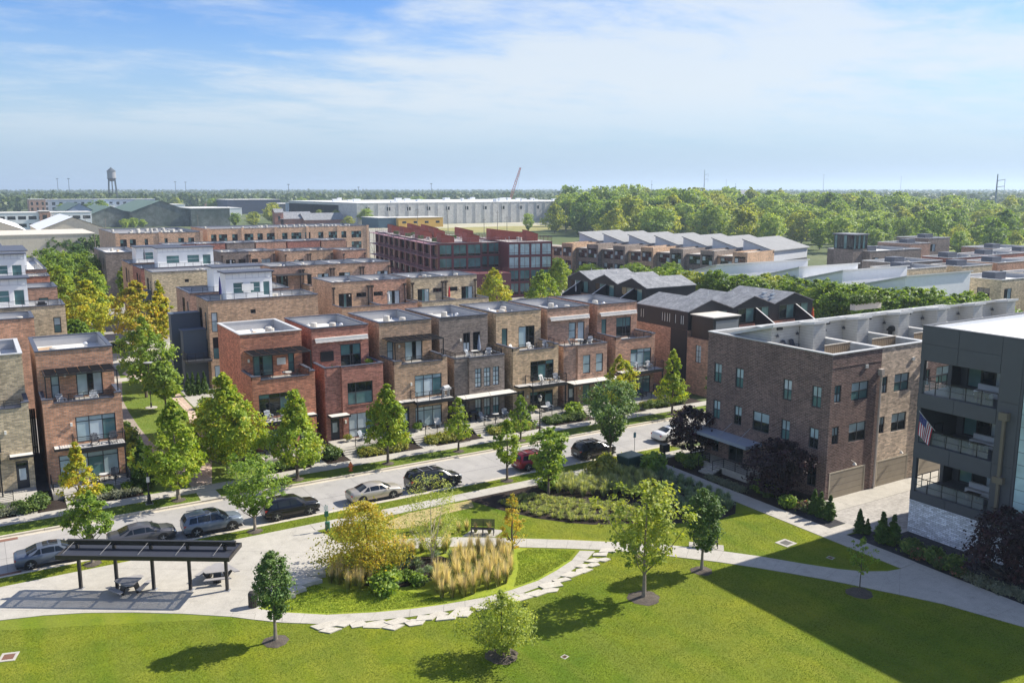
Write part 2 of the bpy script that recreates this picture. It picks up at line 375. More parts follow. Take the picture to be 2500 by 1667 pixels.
for i in range(-8, 10):
    for j in range(-6, 8):
        o = (8.4, 58.7)
        cell = [(o[0]+d[0]*a*3.15+e_[0]*b*3.15, o[1]+d[1]*a*3.15+e_[1]*b*3.15) for a, b in ((i, j), (i+1, j), (i+1, j+1), (i, j+1))]
        c = clip(PLAZA, cell)
        if len(c) > 2 and area(c) > .05: slab(plaza, c, .03, concrete)
def strip_path(name, A, B, z=.03):
    poly = A+B[::-1]; s = sheet(name, poly, z-.018, base_conc)
    for i in range(len(A)-1):
        n = max(1, round(math.dist(A[i], A[i+1])/1.7))
        for k in range(n):
            f = lambda P, t: (P[i][0]+(P[i+1][0]-P[i][0])*t, P[i][1]+(P[i+1][1]-P[i][1])*t)
            slab(s, [f(A, k/n), f(A, (k+1)/n), f(B, (k+1)/n), f(B, k/n)], z, concrete)
    return s
arc = strip_path('curved_path', ARCU, ARCL)
strip_path('park_path', PATHU, PATHL)
JUNC = [(53.11, 34.94), (55.05, 35.0), (55.0, 12), (53.8, 16), (52.12, 25.9), (50.74, 30.29), (49.57, 32.51)]
jn = sheet('path_junction', JUNC, .012, base_conc)
for i in range(12):
    c = clip(JUNC, rect(46, 12+i*1.95, 58, 13.95+i*1.95))
    if len(c) > 2: slab(jn, c, .03, concrete)
strip_path('side_path', [(53.25, y) for y in np.linspace(34.97, 62.9, 17)], [(55.1, y) for y in np.linspace(35.02, 62.9, 17)])
strip_path('front_sidewalk', [(x, 64.4) for x in np.linspace(20.9, 110, 60)], [(x, 62.9) for x in np.linspace(20.9, 110, 60)])
strip_path('far_sidewalk', [(x, 78.35) for x in np.linspace(-30, 78, 73)], [(x, 76.7) for x in np.linspace(-30, 78, 73)])
sheet('bench_pad', [(30.0, 56.0), (31.6, 57.0), (33.3, 55.4), (32.0, 54.6)], .026, concrete, .05)
sheet('bench_pad', [(43.29, 45.5), (43.95, 46.2), (45.65, 44.35), (44.93, 43.6)], .026, concrete, .05)
# far verge, front gardens, lane
sheet('far_verge', rect(-60, 74.55, 120, 76.7), 0.0, vergemat)
sheet('front_garden_bed', rect(-30, 78.35, 11.0, 84.2), -.01, mulch); sheet('front_garden_bed', rect(21.9, 78.35, 76, 84.2), -.01, mulch)
sheet('passage_ground', rect(-30, 84.2, 11.0, 97.3), -.03, M('passage_ground', (.12, .115, .11), .9, .3)); sheet('passage_ground', rect(21.9, 84.2, 78, 97.3), -.03, MATS['passage_ground'])
sheet('lane_lawn', rect(11.0, 78.35, 21.9, 146), -.01, vergemat)
LP1 = [(13.2, 118), (12.9, 110), (12.8, 104), (13.0, 98), (13.4, 92), (14.2, 86), (14.9, 81.5), (14.9, 78.36), (16.5, 78.36), (16.2, 83.5), (15.6, 87), (14.9, 91), (14.4, 96), (14.3, 102), (14.4, 110), (14.7, 117), (16.3, 129), (17.0, 140), (14.5, 140), (13.8, 126)]
LP2 = [(15.6, 79.5), (16.4, 83.9), (17.4, 88), (18.4, 93), (18.9, 97.3), (20.2, 105.6), (20.3, 112), (19.8, 118), (18.3, 128), (17, 134), (18.6, 138), (20.4, 129), (21.5, 118), (21.3, 108.5), (20.4, 98.4), (19, 89), (17.6, 82.5), (16.65, 78.4)]
sheet('lane_brick_path', LP1, .008, paver); sheet('lane_brick_path', LP2, .013, paver)
sheet('lane_crossing', rect(11.0, 128.5, 22, 131), .017, concrete); sheet('lane_crossing', rect(13.2, 140, 30, 158), .012, concrete)
sheet('lane_forecourt', [(21.5, 108.6), (24.6, 107), (24.6, 114.3), (21.6, 114.6)], .02, concrete, .06)
sheet('kerb_ramp', [(14.85, 74.3), (16.6, 74.3), (16.55, 76.7), (14.95, 76.7)], .016, concrete, .05)
sheet('side_bed', rect(21.6, 84, 22.15, 107), .006, mulch)
# right-hand beds, alley
RAIN = [(34.1, 62.9), (35.3, 59.4), (36.83, 56.2), (38.46, 54.1), (39.87, 52.76), (42.57, 51.35), (44.87, 49.84), (46.6, 49.07), (49, 48.3), (51.2, 48.6), (53.24, 50.5), (53.24, 62.85)]
sheet('rain_garden_bed', RAIN, .006, mulch)
ISL = [(19.4, 54.0), (21.2, 56.2), (23.6, 55.4), (27, 53.6), (27.6, 51.6), (25.4, 50.4), (22.6, 50.4), (20.2, 52.2)]
sheet('island_bed', ISL, .006, mulch)
sheet('straw_patch', [(25.6, 60.6), (26.4, 61.8), (28.5, 62.6), (34.4, 62.6), (33.8, 61.0), (30.5, 60.9), (28.4, 59.6), (26.6, 59.9)], .010, straw)
sheet('house_bed', rect(55.12, 46.8, 59.8, 62.85), .006, mulch)
sheet('gravel_bed', rect(55.12, 42.5, 57.05, 46.8), .010, gravel)
sheet('gravel_bed', [(55.1, 40.9), (57.1, 40.5), (59.8, 38.9), (59.8, 14), (55.06, 14)], .010, gravel)
sheet('alley', rect(57.05, 38.9, 120, 46.9), .004, paver2)
al = sheet('garage_apron', rect(57.6, 44.6, 110, 46.85), .010, base_conc)
for i in range(14): slab(al, rect(57.6+i*3.1, 44.6, 60.7+i*3.1, 46.85), .02, concrete)
slab(al, [(55.1, 40.95), (57.05, 40.95), (57.05, 42.45), (55.1, 42.45)], .028, concrete)
slab(al, rect(57.3, 38.95, 59.78, 39.9), .016, concrete)
# flagstones lining the curved path
FL = [(16.47, 48.1, .75), (16.39, 47.4, .5), (17.45, 47.65, .5), (18.17, 47.15, .55), (19.03, 46.6, .65), (20.23, 46.25, .6), (19.75, 45.75, .5), (21.1, 45.6, .55), (21.9, 45.8, .55), (22.8, 45.75, .45), (22.95, 45.15, .55), (24.18, 45.25, .85), (25.6, 45.1, .6), (26.6, 44.9, .55), (28.26, 45.1, .7), (29.49, 45.05, .6), (31.0, 45.45, .65), (30.52, 44.95, .5), (32.05, 45.75, .5), (33.15, 46.15, .6), (34.23, 46.2, .5), (34.62, 46.85, .45), (35.3, 46.6, .4), (35.75, 47.2, .5), (36.45, 46.9, .4), (36.9, 47.75, .5), (37.79, 48.05, .6), (18.25, 55.0, .55), (17.21, 54.2, .75), (16.1, 53.5, .6), (15.4, 52.9, .45)]
for x, y, r in FL:
    a0 = math.atan2(46-y, 26-x)+rnd.uniform(-.4, .4); k = rnd.choice((4, 4, 5)); r *= 1.12
    angs = sorted([a0+6.283*i/k+rnd.uniform(-.32, .32) for i in range(k)])
    ca, sa = math.cos(-.25), math.sin(-.25)
    pl = []
    for q in angs:
        u, v = r*1.25*math.cos(q), r*.72*math.sin(q); pl.append((x+u*ca-v*sa, y+u*sa+v*ca))
    z = rnd.uniform(.05, .09)
    if 15 < x < 19 and y > 52: z = .28
    MB().prism(pl, -.02, z, bottom=False).build('flagstone', stone, arc)
# ------------------------------------------------------------------ windows and doors
UQ = {}
def unitq(mat):
    if mat.name not in UQ:
        me = bpy.data.meshes.new('pane'); me.from_pydata([(0, 0, 0), (1, 0, 0), (1, 0, 1), (0, 0, 1)], [], [(0, 1, 2, 3)]); me.materials.append(mat); UQ[mat.name] = me
    return UQ[mat.name]
FRM = {}
def frame_mesh(w, h, cols, rows, t, mat):
    key = (round(w, 2), round(h, 2), tuple(cols), tuple(rows), t, mat.name)
    if key in FRM: return FRM[key]
    mb = MB(); D = .04
    mb.box(0, -D, 0, t, D, h); mb.box(w-t, -D, 0, w, D, h); mb.box(t, -D, 0, w-t, D, t); mb.box(t, -D, h-t, w-t, D, h)
    cells = []
    sc = sum(cols); sr = sum(rows); x = 0; xs = [0]
    for c in cols: x += c/sc*w; xs.append(x)
    z = 0; zs = [0]
    for r in rows: z += r/sr*h; zs.append(z)
    for a in xs[1:-1]: mb.box(a-t*.42, -D*.8, t, a+t*.42, D*.8, h-t)
    for i in range(len(xs)-1):
        for b in zs[1:-1]:
            l = xs[i]+(t if i == 0 else t*.42); r = xs[i+1]-(t if i == len(xs)-2 else t*.42); mb.box(l, -D*.7, b-t*.4, r, D*.7, b+t*.4)
    for i in range(len(xs)-1):
        for j in range(len(zs)-1): cells.append((xs[i], zs[j], xs[i+1]-xs[i], zs[j+1]-zs[j]))
    me = bpy.data.meshes.new('window_frame'); me.from_pydata(mb.v, [], mb.f); me.materials.append(mat); FRM[key] = (me, cells); return FRM[key]
def window(par, P, U, w, h, cols=(1,), rows=(1,), gl=None, t=.07, fm=None, name='window', org=(0, 0, 0)):
    """P: lower-left corner on the glass plane (world); U: unit direction to the right; panes are parts of the window"""
    me, cells = frame_mesh(w, h, cols, rows, t, fm or dkgrey)
    o = link(name, me, par, (P[0]-org[0], P[1]-org[1], P[2]-org[2]), math.atan2(U[1], U[0]))
    gl = gl or [gblind]
    for i, (x, z, a, b) in enumerate(cells):
        link('pane', unitq(gl[i % len(gl)]), o, (x, .005, z), None, (a, 1, b))
    return o
def door(par, P, U, w, h, org, leaf=None, gl=None):
    lm = leaf or dkgrey
    mb = MB(); mb.box(0, -.04, 0, .09, .04, h); mb.box(w-.09, -.04, 0, w, .04, h); mb.box(.09, -.04, h-.09, w-.09, .04, h); mb.box(.09, -.02, 0, w-.09, .03, h-.55); mb.box(.09, -.03, h-.55, w-.09, .03, h-.47)
    me = bpy.data.meshes.new('door'); me.from_pydata(mb.v, [], mb.f); me.materials.append(lm)
    o = link('door', me, par, (P[0]-org[0], P[1]-org[1], P[2]-org[2]), math.atan2(U[1], U[0]))
    link('pane', unitq(gl or gpale), o, (.22, -.025, .75), None, (w-.44, 1, h-1.45)); link('pane', unitq(gdark), o, (.1, 0.01, h-.47), None, (w-.2, 1, .38))
    hb = MB(); hb.box(w-.2, -.09, .95, w-.17, -.04, 1.25); me2 = bpy.data.meshes.new('handle'); me2.from_pydata(hb.v, [], hb.f); me2.materials.append(steel); link('handle', me2, o)
    return o
def railing(par, pts, z, h, org, step=1.3, bars=5, name='railing', mat=None, pickets=0):
    mb = MB()
    for a, b in zip(pts[:-1], pts[1:]):
        L = math.dist(a, b); n = max(1, round(L/step))
        for i in range(n+1):
            t = i/n; x = a[0]+(b[0]-a[0])*t; y = a[1]+(b[1]-a[1])*t; mb.box(x-.025, y-.025, z, x+.025, y+.025, z+h)
        mb.bar((*a, z+h), (*b, z+h), .06, .05)
        if pickets:
            k = int(L/pickets)
            for i in range(k): t = (i+.5)/k; x = a[0]+(b[0]-a[0])*t; y = a[1]+(b[1]-a[1])*t; mb.box(x-.012, y-.012, z+.05, x+.012, y+.012, z+h)
            mb.bar((*a, z+.1), (*b, z+.1), .03)
        else:
            for i in range(1, bars): mb.bar((*a, z+h*i/bars), (*b, z+h*i/bars), .026)
    return mb.build(name, mat or black, par, org)
CPN = [0]
def coping(par, pts, z, org, w=.36, h=.09, mat=None, closed=True, name='coping'):
    CPN[0] += 1; h = h+.004*(CPN[0] % 3)
    mb = MB(); n = len(pts)
    for i in range(n if closed else n-1):
        a = pts[i]; b = pts[(i+1) % n]
        if abs(a[0]-b[0]) > abs(a[1]-b[1]):
            x0, x1 = sorted((a[0], b[0])); mb.box(x0-w/2, a[1]-w/2, z, x1+w/2, a[1]+w/2, z+h)
        else:
            y0, y1 = sorted((a[1], b[1])); mb.box(a[0]-w/2, y0+w/2, z+.001, a[0]+w/2, y1-w/2, z+h-.001)
    return mb.build(name, mat or bluegrey, par, org)
# rooftop plant, shared meshes
def _ac():
    mb = MB(); mb.lathe((0, 0, 0), [(.36, 0), (.38, .05), (.38, .62), (.33, .68), (.12, .7)], 12); return mb
def _vent():
    mb = MB(); mb.lathe((0, 0, 0), [(.10, 0), (.10, .45), (.22, .5), (.22, .62), (.1, .72)], 9); return mb
def _pipe():
    mb = MB(); mb.lathe((0, 0, 0), [(.05, 0), (.05, .55)], 6); return mb
def _duct():
    mb = MB(); mb.box(-.7, -.16, .05, .7, .16, .35); mb.box(-.6, -.12, 0, -.5, .12, .05); mb.box(.5, -.12, 0, .6, .12, .05); return mb
def mesh_of(mb, name, mat):
    me = bpy.data.meshes.new(name); me.from_pydata(mb.v, [], mb.f); me.materials.append(mat); return me
ME_AC = mesh_of(_ac(), 'air_conditioner', M('ac_casing', (.46, .44, .40), .6)); ME_VENT = mesh_of(_vent(), 'roof_vent', M('vent_metal', (.66, .67, .68), .35, metal=.4))
ME_PIPE = mesh_of(_pipe(), 'vent_pipe', M('white_pvc', (.75, .75, .73), .5)); ME_DUCT = mesh_of(_duct(), 'roof_duct', M('duct_tan', (.50, .36, .24), .7))
def plant(par, x0, y0, x1, y1, z, org, n=4):
    r = random.Random(int(x0*13+y0*7))
    for i in range(n):
        me = [ME_AC, ME_VENT, ME_DUCT, ME_AC, ME_PIPE, ME_PIPE, ME_VENT][i % 7]
        link(me.name.split('.')[0], me, par, (r.uniform(x0, x1)-org[0], r.uniform(y0, y1)-org[1], z-org[2]), r.uniform(0, 3))
BR = dict(
    orange=brick('orange_brick', (.38, .185, .10)), red=brick('red_brick', (.32, .125, .07), (.33, .22, .17)), rust=brick('rust_brick', (.25, .10, .072), (.3, .2, .16)),
    tanb=brick('tan_brown_brick', (.30, .185, .105)), grey=brick('grey_brown_brick', (.14, .112, .095), (.28, .25, .22)), tan=brick('tan_brick', (.37, .255, .14)),
    pink=brick('pinkish_brown_brick', (.27, .15, .10)), brown=brick('russet_brick', (.30, .15, .09)), olive=brick('olive_tan_brick', (.35, .28, .17)),
    dark=brick('dark_mortared_brick', (.105, .064, .054), (.34, .29, .265), .42, .14, .6, .014), dark2=brick('cream_tan_brick', (.40, .31, .23), (.46, .40, .33), .42, .14, .6, .014),
    whiteb=brick('white_painted_brick', (.46, .48, .52), (.36, .37, .41), .42, .14, .45, .014), maroon=M('maroon_metal', (.15, .05, .055), .55, .15), ltbrown=brick('light_brown_brick', (.33, .20, .12)))

# ------------------------------------------------------------------ the front row of townhouses
YF, Y3, YB, ZT, ZD, ZG = 84.3, 88.1, 97.2, 11.62, 7.12, .48
XH = (1.0, 0.0)
def townhouse(name, label, X0, bm, W=6.3, ZP=8.0, front=(), door_x=None, third=(), balcony=None, canopy=None, notch=True, recess=None, pergola=False, awning=False, cop=None, steps_x=None, fullrail=False, rail_pick=0, lamp=(), slab_col=None):
    X1 = X0+W; org = (X0, YF, 0); h = thing(name, label, 'house', org)
    cop = cop or bluegrey
    hs = [(a-X0, b-X0, c, d) for a, b, c, d, *_ in front]
    if door_x is not None: hs.append((door_x-X0, door_x-X0+.95, ZG, 2.95))
    mb = MB()
    nz = ZP-.38; n0, n1 = .85, W-.55
    zt = nz if notch else ZP
    if recess:
        rw = recess; dp = .28
        hl = [q for q in hs if q[1] <= rw+.01]; hr = [(a-rw, b-rw, c, d) for a, b, c, d in hs if a >= rw-.01]
        mb.facade((X0, YF+dp), XH, rw, -.2, zt, hl); mb.facade((X0+rw, YF), XH, W-rw, -.2, zt, hr)
        mb.quad((X0+rw, YF+dp, -.2), (X0+rw, YF, -.2), (X0+rw, YF, zt), (X0+rw, YF+dp, zt))
    else: mb.facade((X0, YF), XH, W, -.2, zt, hs)
    if notch:
        mb.box(X0, YF, nz, X0+n0, YF+.25, ZP); mb.box(X0+n1, YF, nz, X1, YF+.25, ZP)
    # terrace side parapets and inner faces
    mb.facade((X0, Y3), (0, -1), Y3-YF-(.28 if recess else 0), -.2, ZP); mb.facade((X1, YF), (0, 1), Y3-YF, -.2, ZP)
    mb.quad((X0+.25, YF+.25, ZD), (X0+.25, Y3, ZD), (X0+.25, Y3, ZP), (X0+.25, YF+.25, ZP)); mb.quad((X1-.25, Y3, ZD), (X1-.25, YF+.25, ZD), (X1-.25, YF+.25, ZP), (X1-.25, Y3, ZP))
    mb.quad((X1-.25, YF+.25, ZD), (X0+.25, YF+.25, ZD), (X0+.25, YF+.25, zt), (X1-.25, YF+.25, zt))
    mb.box(X0, YF+(.28 if recess else 0)+.01, ZP-.02, X0+.25, Y3, ZP); mb.box(X1-.25, YF+.01, ZP-.02, X1, Y3, ZP)
    # third storey
    h3 = [(a-X0, b-X0, c, d) for a, b, c, d, *_ in third]
    mb.facade((X0, Y3), XH, W, ZD, ZT, h3)
    mb.facade((X0, YB), (0, -1), YB-Y3, -.2, ZT); mb.facade((X1, Y3), (0, 1), YB-Y3, -.2, ZT); mb.facade((X1, YB), (-1, 0), W, -.2, ZT)
    mb.build('wall', bm, h, org)
    MB().box(X0+.25, YF+.4, ZD-.1, X1-.25, Y3, ZD).build('deck', M('deck_boards', (.33, .32, .30), .8, .2, 2, 9), h, org)
    # roof inside its parapet
    rf = MB().quad((X0+.25, Y3+.25, 10.72), (X1-.25, Y3+.25, 10.72), (X1-.25, YB-.25, 10.72), (X0+.25, YB-.25, 10.72)).build('roof', membrane, h, org)
    a0, a1, b0, b1 = X0+.25, X1-.25, Y3+.25, YB-.25
    lb = MB(); lb.quad((a0, b0, 10.7), (a0, b1, 10.7), (a0, b1, ZT), (a0, b0, ZT)); lb.quad((a1, b1, 10.7), (a1, b0, 10.7), (a1, b0, ZT), (a1, b1, ZT)); lb.quad((a1, b0, 10.7), (a0, b0, 10.7), (a0, b0, ZT), (a1, b0, ZT)); lb.quad((a0, b1, 10.7), (a1, b1, 10.7), (a1, b1, ZT), (a0, b1, ZT))
    lb.build('parapet_lining', lining, h, org)
    coping(h, [(X0+.12, Y3+.12), (X1-.12, Y3+.12), (X1-.12, YB-.12), (X0+.12, YB-.12)], ZT, org, mat=cop)
    plant(rf, a0+.8, b0+2.0, a1-.8, b1-2.2, 10.72, org, 6)
    # terrace copings
    c = MB(); yo = YF+(.28 if recess else 0)
    c.box(X0-.05, yo-.05, ZP, X0+.31, Y3, ZP+.08); c.box(X1-.31, YF-.05, ZP, X1+.05, Y3, ZP+.08)
    if notch:
        c.box(X0+.31, YF-.05, ZP+.001, X0+n0+.04, YF+.31, ZP+.079); c.box(X0+n1-.04, YF-.05, ZP+.001, X1-.31, YF+.31, ZP+.079); c.box(X0+n0+.04, YF-.06, nz, X0+n1-.04, YF+.31, nz+.08)
    else:
        if recess: c.box(X0+.31, yo-.05, ZP+.001, X0+recess-.05, yo+.31, ZP+.079); c.box(X0+recess-.05, YF-.05, ZP+.001, X1-.31, YF+.31, ZP+.079)
        else: c.box(X0+.31, YF-.05, ZP+.001, X1-.31, YF+.31, ZP+.079)
    c.build('coping', bluegrey, h, org)
    if notch: railing(h, [(X0+n0, YF+.12), (X0+n1, YF+.12)], nz+.08, .62, org, 1.2, 3)
    if fullrail: railing(h, [(X0+.15, Y3-.1), (X0+.15, YF+.35), (X1-.15, YF+.35), (X1-.15, Y3-.1)], ZP+.08, .55, org, 1.1, 3, pickets=rail_pick)
    # glazing
    for a, b, z0, z1, cols, rows, gl in front:
        dy = .11+(.28 if recess and b-X0 <= recess+.01 else 0)
        window(h, (a, YF+dy, z0), XH, b-a, z1-z0, cols, rows, gl, .08, org=org)
        if z0 > 3.5: MB().box(a-.06, YF-.05+dy-.11, z0-.1, b+.06, YF+.05+dy-.11, z0).build('window_sill', bm, h, org)
    for a, b, z0, z1, cols, rows, gl in third: window(h, (a, Y3+.11, z0), XH, b-a, z1-z0, cols, rows, gl, .09, org=org)
    if door_x is not None: door(h, (door_x, YF+.11+(.28 if recess else 0), ZG), XH, .95, 2.95-ZG, org, M('door_paint', (.035, .04, .05), .4))
    for lx, lz, ly in lamp: MB().box(lx-.09, ly-.14, lz-.16, lx+.09, ly-.001, lz+.16).build('wall_lamp', M('lamp_glass_white', (.8, .78, .7), .4), h, org)
    if balcony:
        a, b = balcony; yb = 82.7
        bl = MB().box(a, yb, 3.42, b, YF, 3.68).box(a, yb-.02, 3.36, b, yb+.12, 3.70).build('balcony', black, h, org)
        MB().box(a+.06, yb+.13, 3.685, b-.06, YF-.01, 3.72).build('balcony_floor', M('balcony_boards', (.52, .51, .49), .7, .12, 3, 12), bl, org)
        rl = railing(bl, [(a+.05, YF-.03), (a+.05, yb+.05), (b-.05, yb+.05), (b-.05, YF-.03)], 3.70, 1.05, org, 1.3, 6)
        for px_ in (a+.12, b-.12): MB().box(px_-.06, yb+.05, ZG, px_+.06, yb+.17, 3.4).build('balcony_post', black, h, org)
    if canopy:
        a, b, z, dp = canopy
        cn = MB().box(a, YF-dp, z, b, YF+.02, z+.06).box(a-.02, YF-dp-.03, z-.14, b+.02, YF-dp+.03, z+.07).box(a-.02, YF-dp+.03, z-.14, a+.04, YF, z+.065).box(b-.04, YF-dp+.03, z-.14, b+.02, YF, z+.065).build('canopy', black, h, org)
        MB().quad((a+.04, YF-dp+.03, z+.072), (b-.04, YF-dp+.03, z+.072), (b-.04, YF-.001, z+.072), (a+.04, YF-.001, z+.072)).build('canopy_roof', M('canopy_roof', (.60, .58, .53), .7, .12), cn, org)
        if dp > 1.3:
            rb = MB()
            for q in (a+.4, (a+b)/2, b-.3): rb.tube([(q, YF-dp+.1, z+.08), (q, YF, z+1.25)], .018, 5)
            rb.build('tie_rod', black, cn, org)
    if pergola:
        a, b, ya, zp = X0+.35, X1-.1, YF+.55, 10.0
        pg = MB().box(a, ya, zp-.12, b, ya+.1, zp).box(a, ya+.1, zp-.12, a+.1, Y3, zp).box(b-.1, ya+.1, zp-.12, b, Y3, zp).box(a, ya+.005, ZD, a+.1, ya+.095, zp-.12).box(b-.1, ya+.005, ZD, b, ya+.095, zp-.12).build('pergola_frame', black, h, org)
        sm = M('pergola_shade', (.010, .010, .012), .95, .2, spec=.05)
        for i in range(6):
            x = a+.12+(b-a-.24)*i/6; w = (b-a-.24)/6-.04
            s_ = MB(); n = 5
            for k in range(n):
                t0, t1 = k/n, (k+1)/n; y0 = ya+.1+(Y3-ya-.15)*t0; y1 = ya+.1+(Y3-ya-.15)*t1
                q0 = zp+.02-.07*math.sin(math.pi*t0*2)**2; q1 = zp+.02-.07*math.sin(math.pi*t1*2)**2
                s_.quad((x, y0, q0), (x+w, y0, q0), (x+w, y1, q1), (x, y1, q1))
            s_.build('shade_panel', sm, pg, org)
    if awning:
        a, b = X0+.3, X1-.15
        aw = MB().box(a, Y3-.28, 10.38, b, Y3-.005, 10.6).build('awning_case', M('awning_white', (.72, .71, .68), .6), h, org)
        v = MB(); n = 20
        for i in range(n):
            x0 = a+(b-a)*i/n; x1 = a+(b-a)*(i+1)/n; v.quad((x0, Y3-.42, 10.14+.03*(i % 2)), (x1, Y3-.42, 10.17-.03*(i % 2)), (x1, Y3-.285, 10.38), (x0, Y3-.285, 10.38))
        v.build('valance', M('awning_cloth', (.38, .37, .36), .9), aw, org)
    # porch with steps and railing
    sx = steps_x if steps_x is not None else (door_x or X0+.6)
    porch = MB().box(X0+.02, 81.1, -.1, X1-.02, YF-.001, ZG).build('porch', concrete, h, org)
    for i in range(3): MB().box(sx-.25, 80.15+i*.32, -.05, sx+1.25, 81.1, .16+.14*i-.001*i).build('step', concrete, porch, org)
    MB().box(sx-.25, 78.37, -.05, sx+1.25, 80.14, .024).build('walk_slab', concrete, porch, org)
    rr = [(X0+.1, YF-.1), (X0+.1, 81.2)]
    if sx-.3 > X0+.5: railing(porch, rr+[(sx-.3, 81.2)], ZG, .9, org, 1.4, 6)
    if X1-.1 > sx+1.8: railing(porch, [(sx+1.3, 81.2), (X1-.1, 81.2), (X1-.1, YF-.1)], ZG, .9, org, 1.4, 6, pickets=rail_pick)
    return h
C3 = (1, 1, 1); R2 = (4, 1); R11 = (1, 1)
B3_ = [gblind]; MIX = [gblind, gblind, gpale, gblind, gteal, gblind]; DK = [gdark]
townhouse('brick_townhouse', 'tan brick townhouse cut off by the left edge of the picture', -3.25, BR['olive'], W=6.4, front=[(-2.6, .5, ZG, 2.85, C3, R2, B3_), (-2.3, .8, 3.9, 6.2, C3, R2, [gblind, gteal])], door_x=1.76, third=[(-2, -.2, 7.2, 9.6, (1, 1), (1,), B3_)], balcony=(-3.0, .7), canopy=(1.35, 3.15, 3.55, .9), cop=ltcop, lamp=[(1.25, 5.6, YF)], steps_x=1.6)
townhouse('brick_townhouse', 'orange brick townhouse with white roof well, left of the brick lane', 4.2, BR['orange'], front=[(5.08, 9.9, ZG, 2.9, (1, 1.2, 1.2, 1.2), R2, MIX), (6.64, 9.89, 3.85, 6.21, C3, R2, MIX)], third=[(5.2, 5.92, 7.3, 9.64, (1,), R11, [gblind]), (7.29, 9.5, 7.2, 9.6, (1.1, .55, .95), (1,), [gblind, gdark, gpale])], balcony=(6.25, 10.42), canopy=(4.75, 6.2, 3.75, 1.1), pergola=True, lamp=[(6.3, 5.6, YF), (6.4, 9.35, Y3)], steps_x=5.3)
townhouse('brick_townhouse', 'red brick townhouse at the right corner of the brick lane', 22.23, BR['red'], front=[(22.79, 25.98, 3.9, 6.2, C3, R2, [gdark, gteal, gdark]), (22.97, 26.1, ZG, 2.6, C3, R2, [gteal, gpale, gteal])], door_x=26.7, third=[(23.4, 25.47, 7.2, 9.37, (.7, .3, 1), (1,), [gteal, gdark, gteal]), (27.03, 27.69, 7.3, 9.33, (1,), R11, [gteal])], balcony=(22.6, 26.9), canopy=(26.4, 28.3, 3.7, 1.0), pergola=True, cop=ltcop, lamp=[(22.98, 8.95, Y3)], steps_x=26.2)
townhouse('brick_townhouse', 'rust red brick townhouse with a black cover hung on its terrace wall', 29.62, BR['rust'], ZP=8.05, front=[(31.93, 34.71, 3.97, 6.33, (1, 2), (1, .8), [gteal, gdark, gteal, gdark]), (31.95, 34.9, ZG, 3.05, C3, (1, 2), [gpale, gpale, gteal])], door_x=30.1, third=[(32.72, 35.03, 7.2, 9.7, (1.1, .3, .9), (1, .9), [gdark, gteal, gdark, gdark, gdark, gteal])], notch=False, recess=1.75, canopy=(29.7, 31.75, 3.2, 1.15), awning=True, cop=None, lamp=[(31.6, 2.3, YF)])
townhouse('brick_townhouse', 'tan brown brick townhouse with black pergola, third along the row', 37.2, BR['tanb'], front=[(39.55, 42.78, 3.85, 6.24, C3, R2, MIX), (39.55, 42.76, ZG, 2.74, C3, R2, [gblind, gpale])], door_x=37.9, third=[(38.07, 38.83, 7.3, 9.54, (1,), R11, B3_), (40.2, 42.35, 7.15, 9.41, (1.1, .5, .9), (1,), [gblind, gdark, gpale])], balcony=(39.0, 43.5), canopy=(37.35, 39.0, 3.7, 1.1), pergola=True, lamp=[(39.1, 5.4, YF), (39.5, 8.9, Y3)])
townhouse('brick_townhouse', 'dark grey brown brick townhouse with full width canopy', 44.5, BR['grey'], ZP=7.5, front=[(46.95, 47.79, 4.04, 6.22, R11, (1, 1, 1, 1), [gpale, gblind]), (48.09, 48.96, 4.04, 6.22, R11, (1, 1, 1, 1), [gpale, gblind]), (49.27, 50.11, 4.04, 6.22, R11, (1, 1, 1, 1), [gpale, gblind]), (46.95, 47.79, .65, 2.72, R11, (1, 1), [gteal, gpale]), (48.09, 48.96, .65, 2.72, R11, (1, 1), [gteal, gpale]), (49.27, 50.11, .65, 2.72, R11, (1, 1), [gteal, gpale])], door_x=45.0, third=[(47.54, 48.47, 7.5, 9.68, R11, (1, 1.1), [gpale, gdark]), (48.83, 49.81, 7.15, 9.68, (1,), (1,), DK)], notch=False, recess=1.72, canopy=(44.55, 51.5, 3.3, 1.75), fullrail=True, lamp=[(47.2, 8.9, Y3)], rail_pick=.16)
townhouse('brick_townhouse', 'tan brick townhouse with two grey chairs on its balcony', 51.95, BR['tan'], front=[(54.32, 57.59, 3.86, 6.26, C3, R2, [gdark, gdark, gteal]), (54.3, 57.53, ZG, 2.6, C3, R2, [gdark, gteal, gdark])], door_x=52.55, third=[(52.73, 53.52, 7.6, 9.74, (1,), (1,), [gteal]), (55.07, 57.37, 7.2, 9.8, (1.1, .4, .8), (1,), [gblind, gdark, gdark])], balcony=(53.6, 58.4), canopy=(52.1, 53.6, 3.65, 1.1), lamp=[(53.9, 2.2, YF)])
townhouse('brick_townhouse', 'pinkish brown brick townhouse with pale awning canopy behind the big street tree', 59.2, BR['pink'], ZP=7.5, front=[(61.87, 62.97, 4.0, 6.27, (1,), R11, [gblind]), (63.81, 64.88, 4.0, 6.29, (1,), R11, [gblind]), (61.87, 62.97, .65, 2.7, (1,), R11, [gteal]), (63.81, 64.88, .65, 2.7, (1,), R11, [gteal])], door_x=59.9, third=[(62.4, 63.49, 7.62, 9.71, (1,), R11, [gblind]), (63.76, 64.81, 7.15, 9.71, (1,), (1,), [gpale])], notch=False, recess=1.9, canopy=(59.25, 66.5, 3.25, 1.9), awning=True, fullrail=True, lamp=[(61.4, 2.3, YF)])
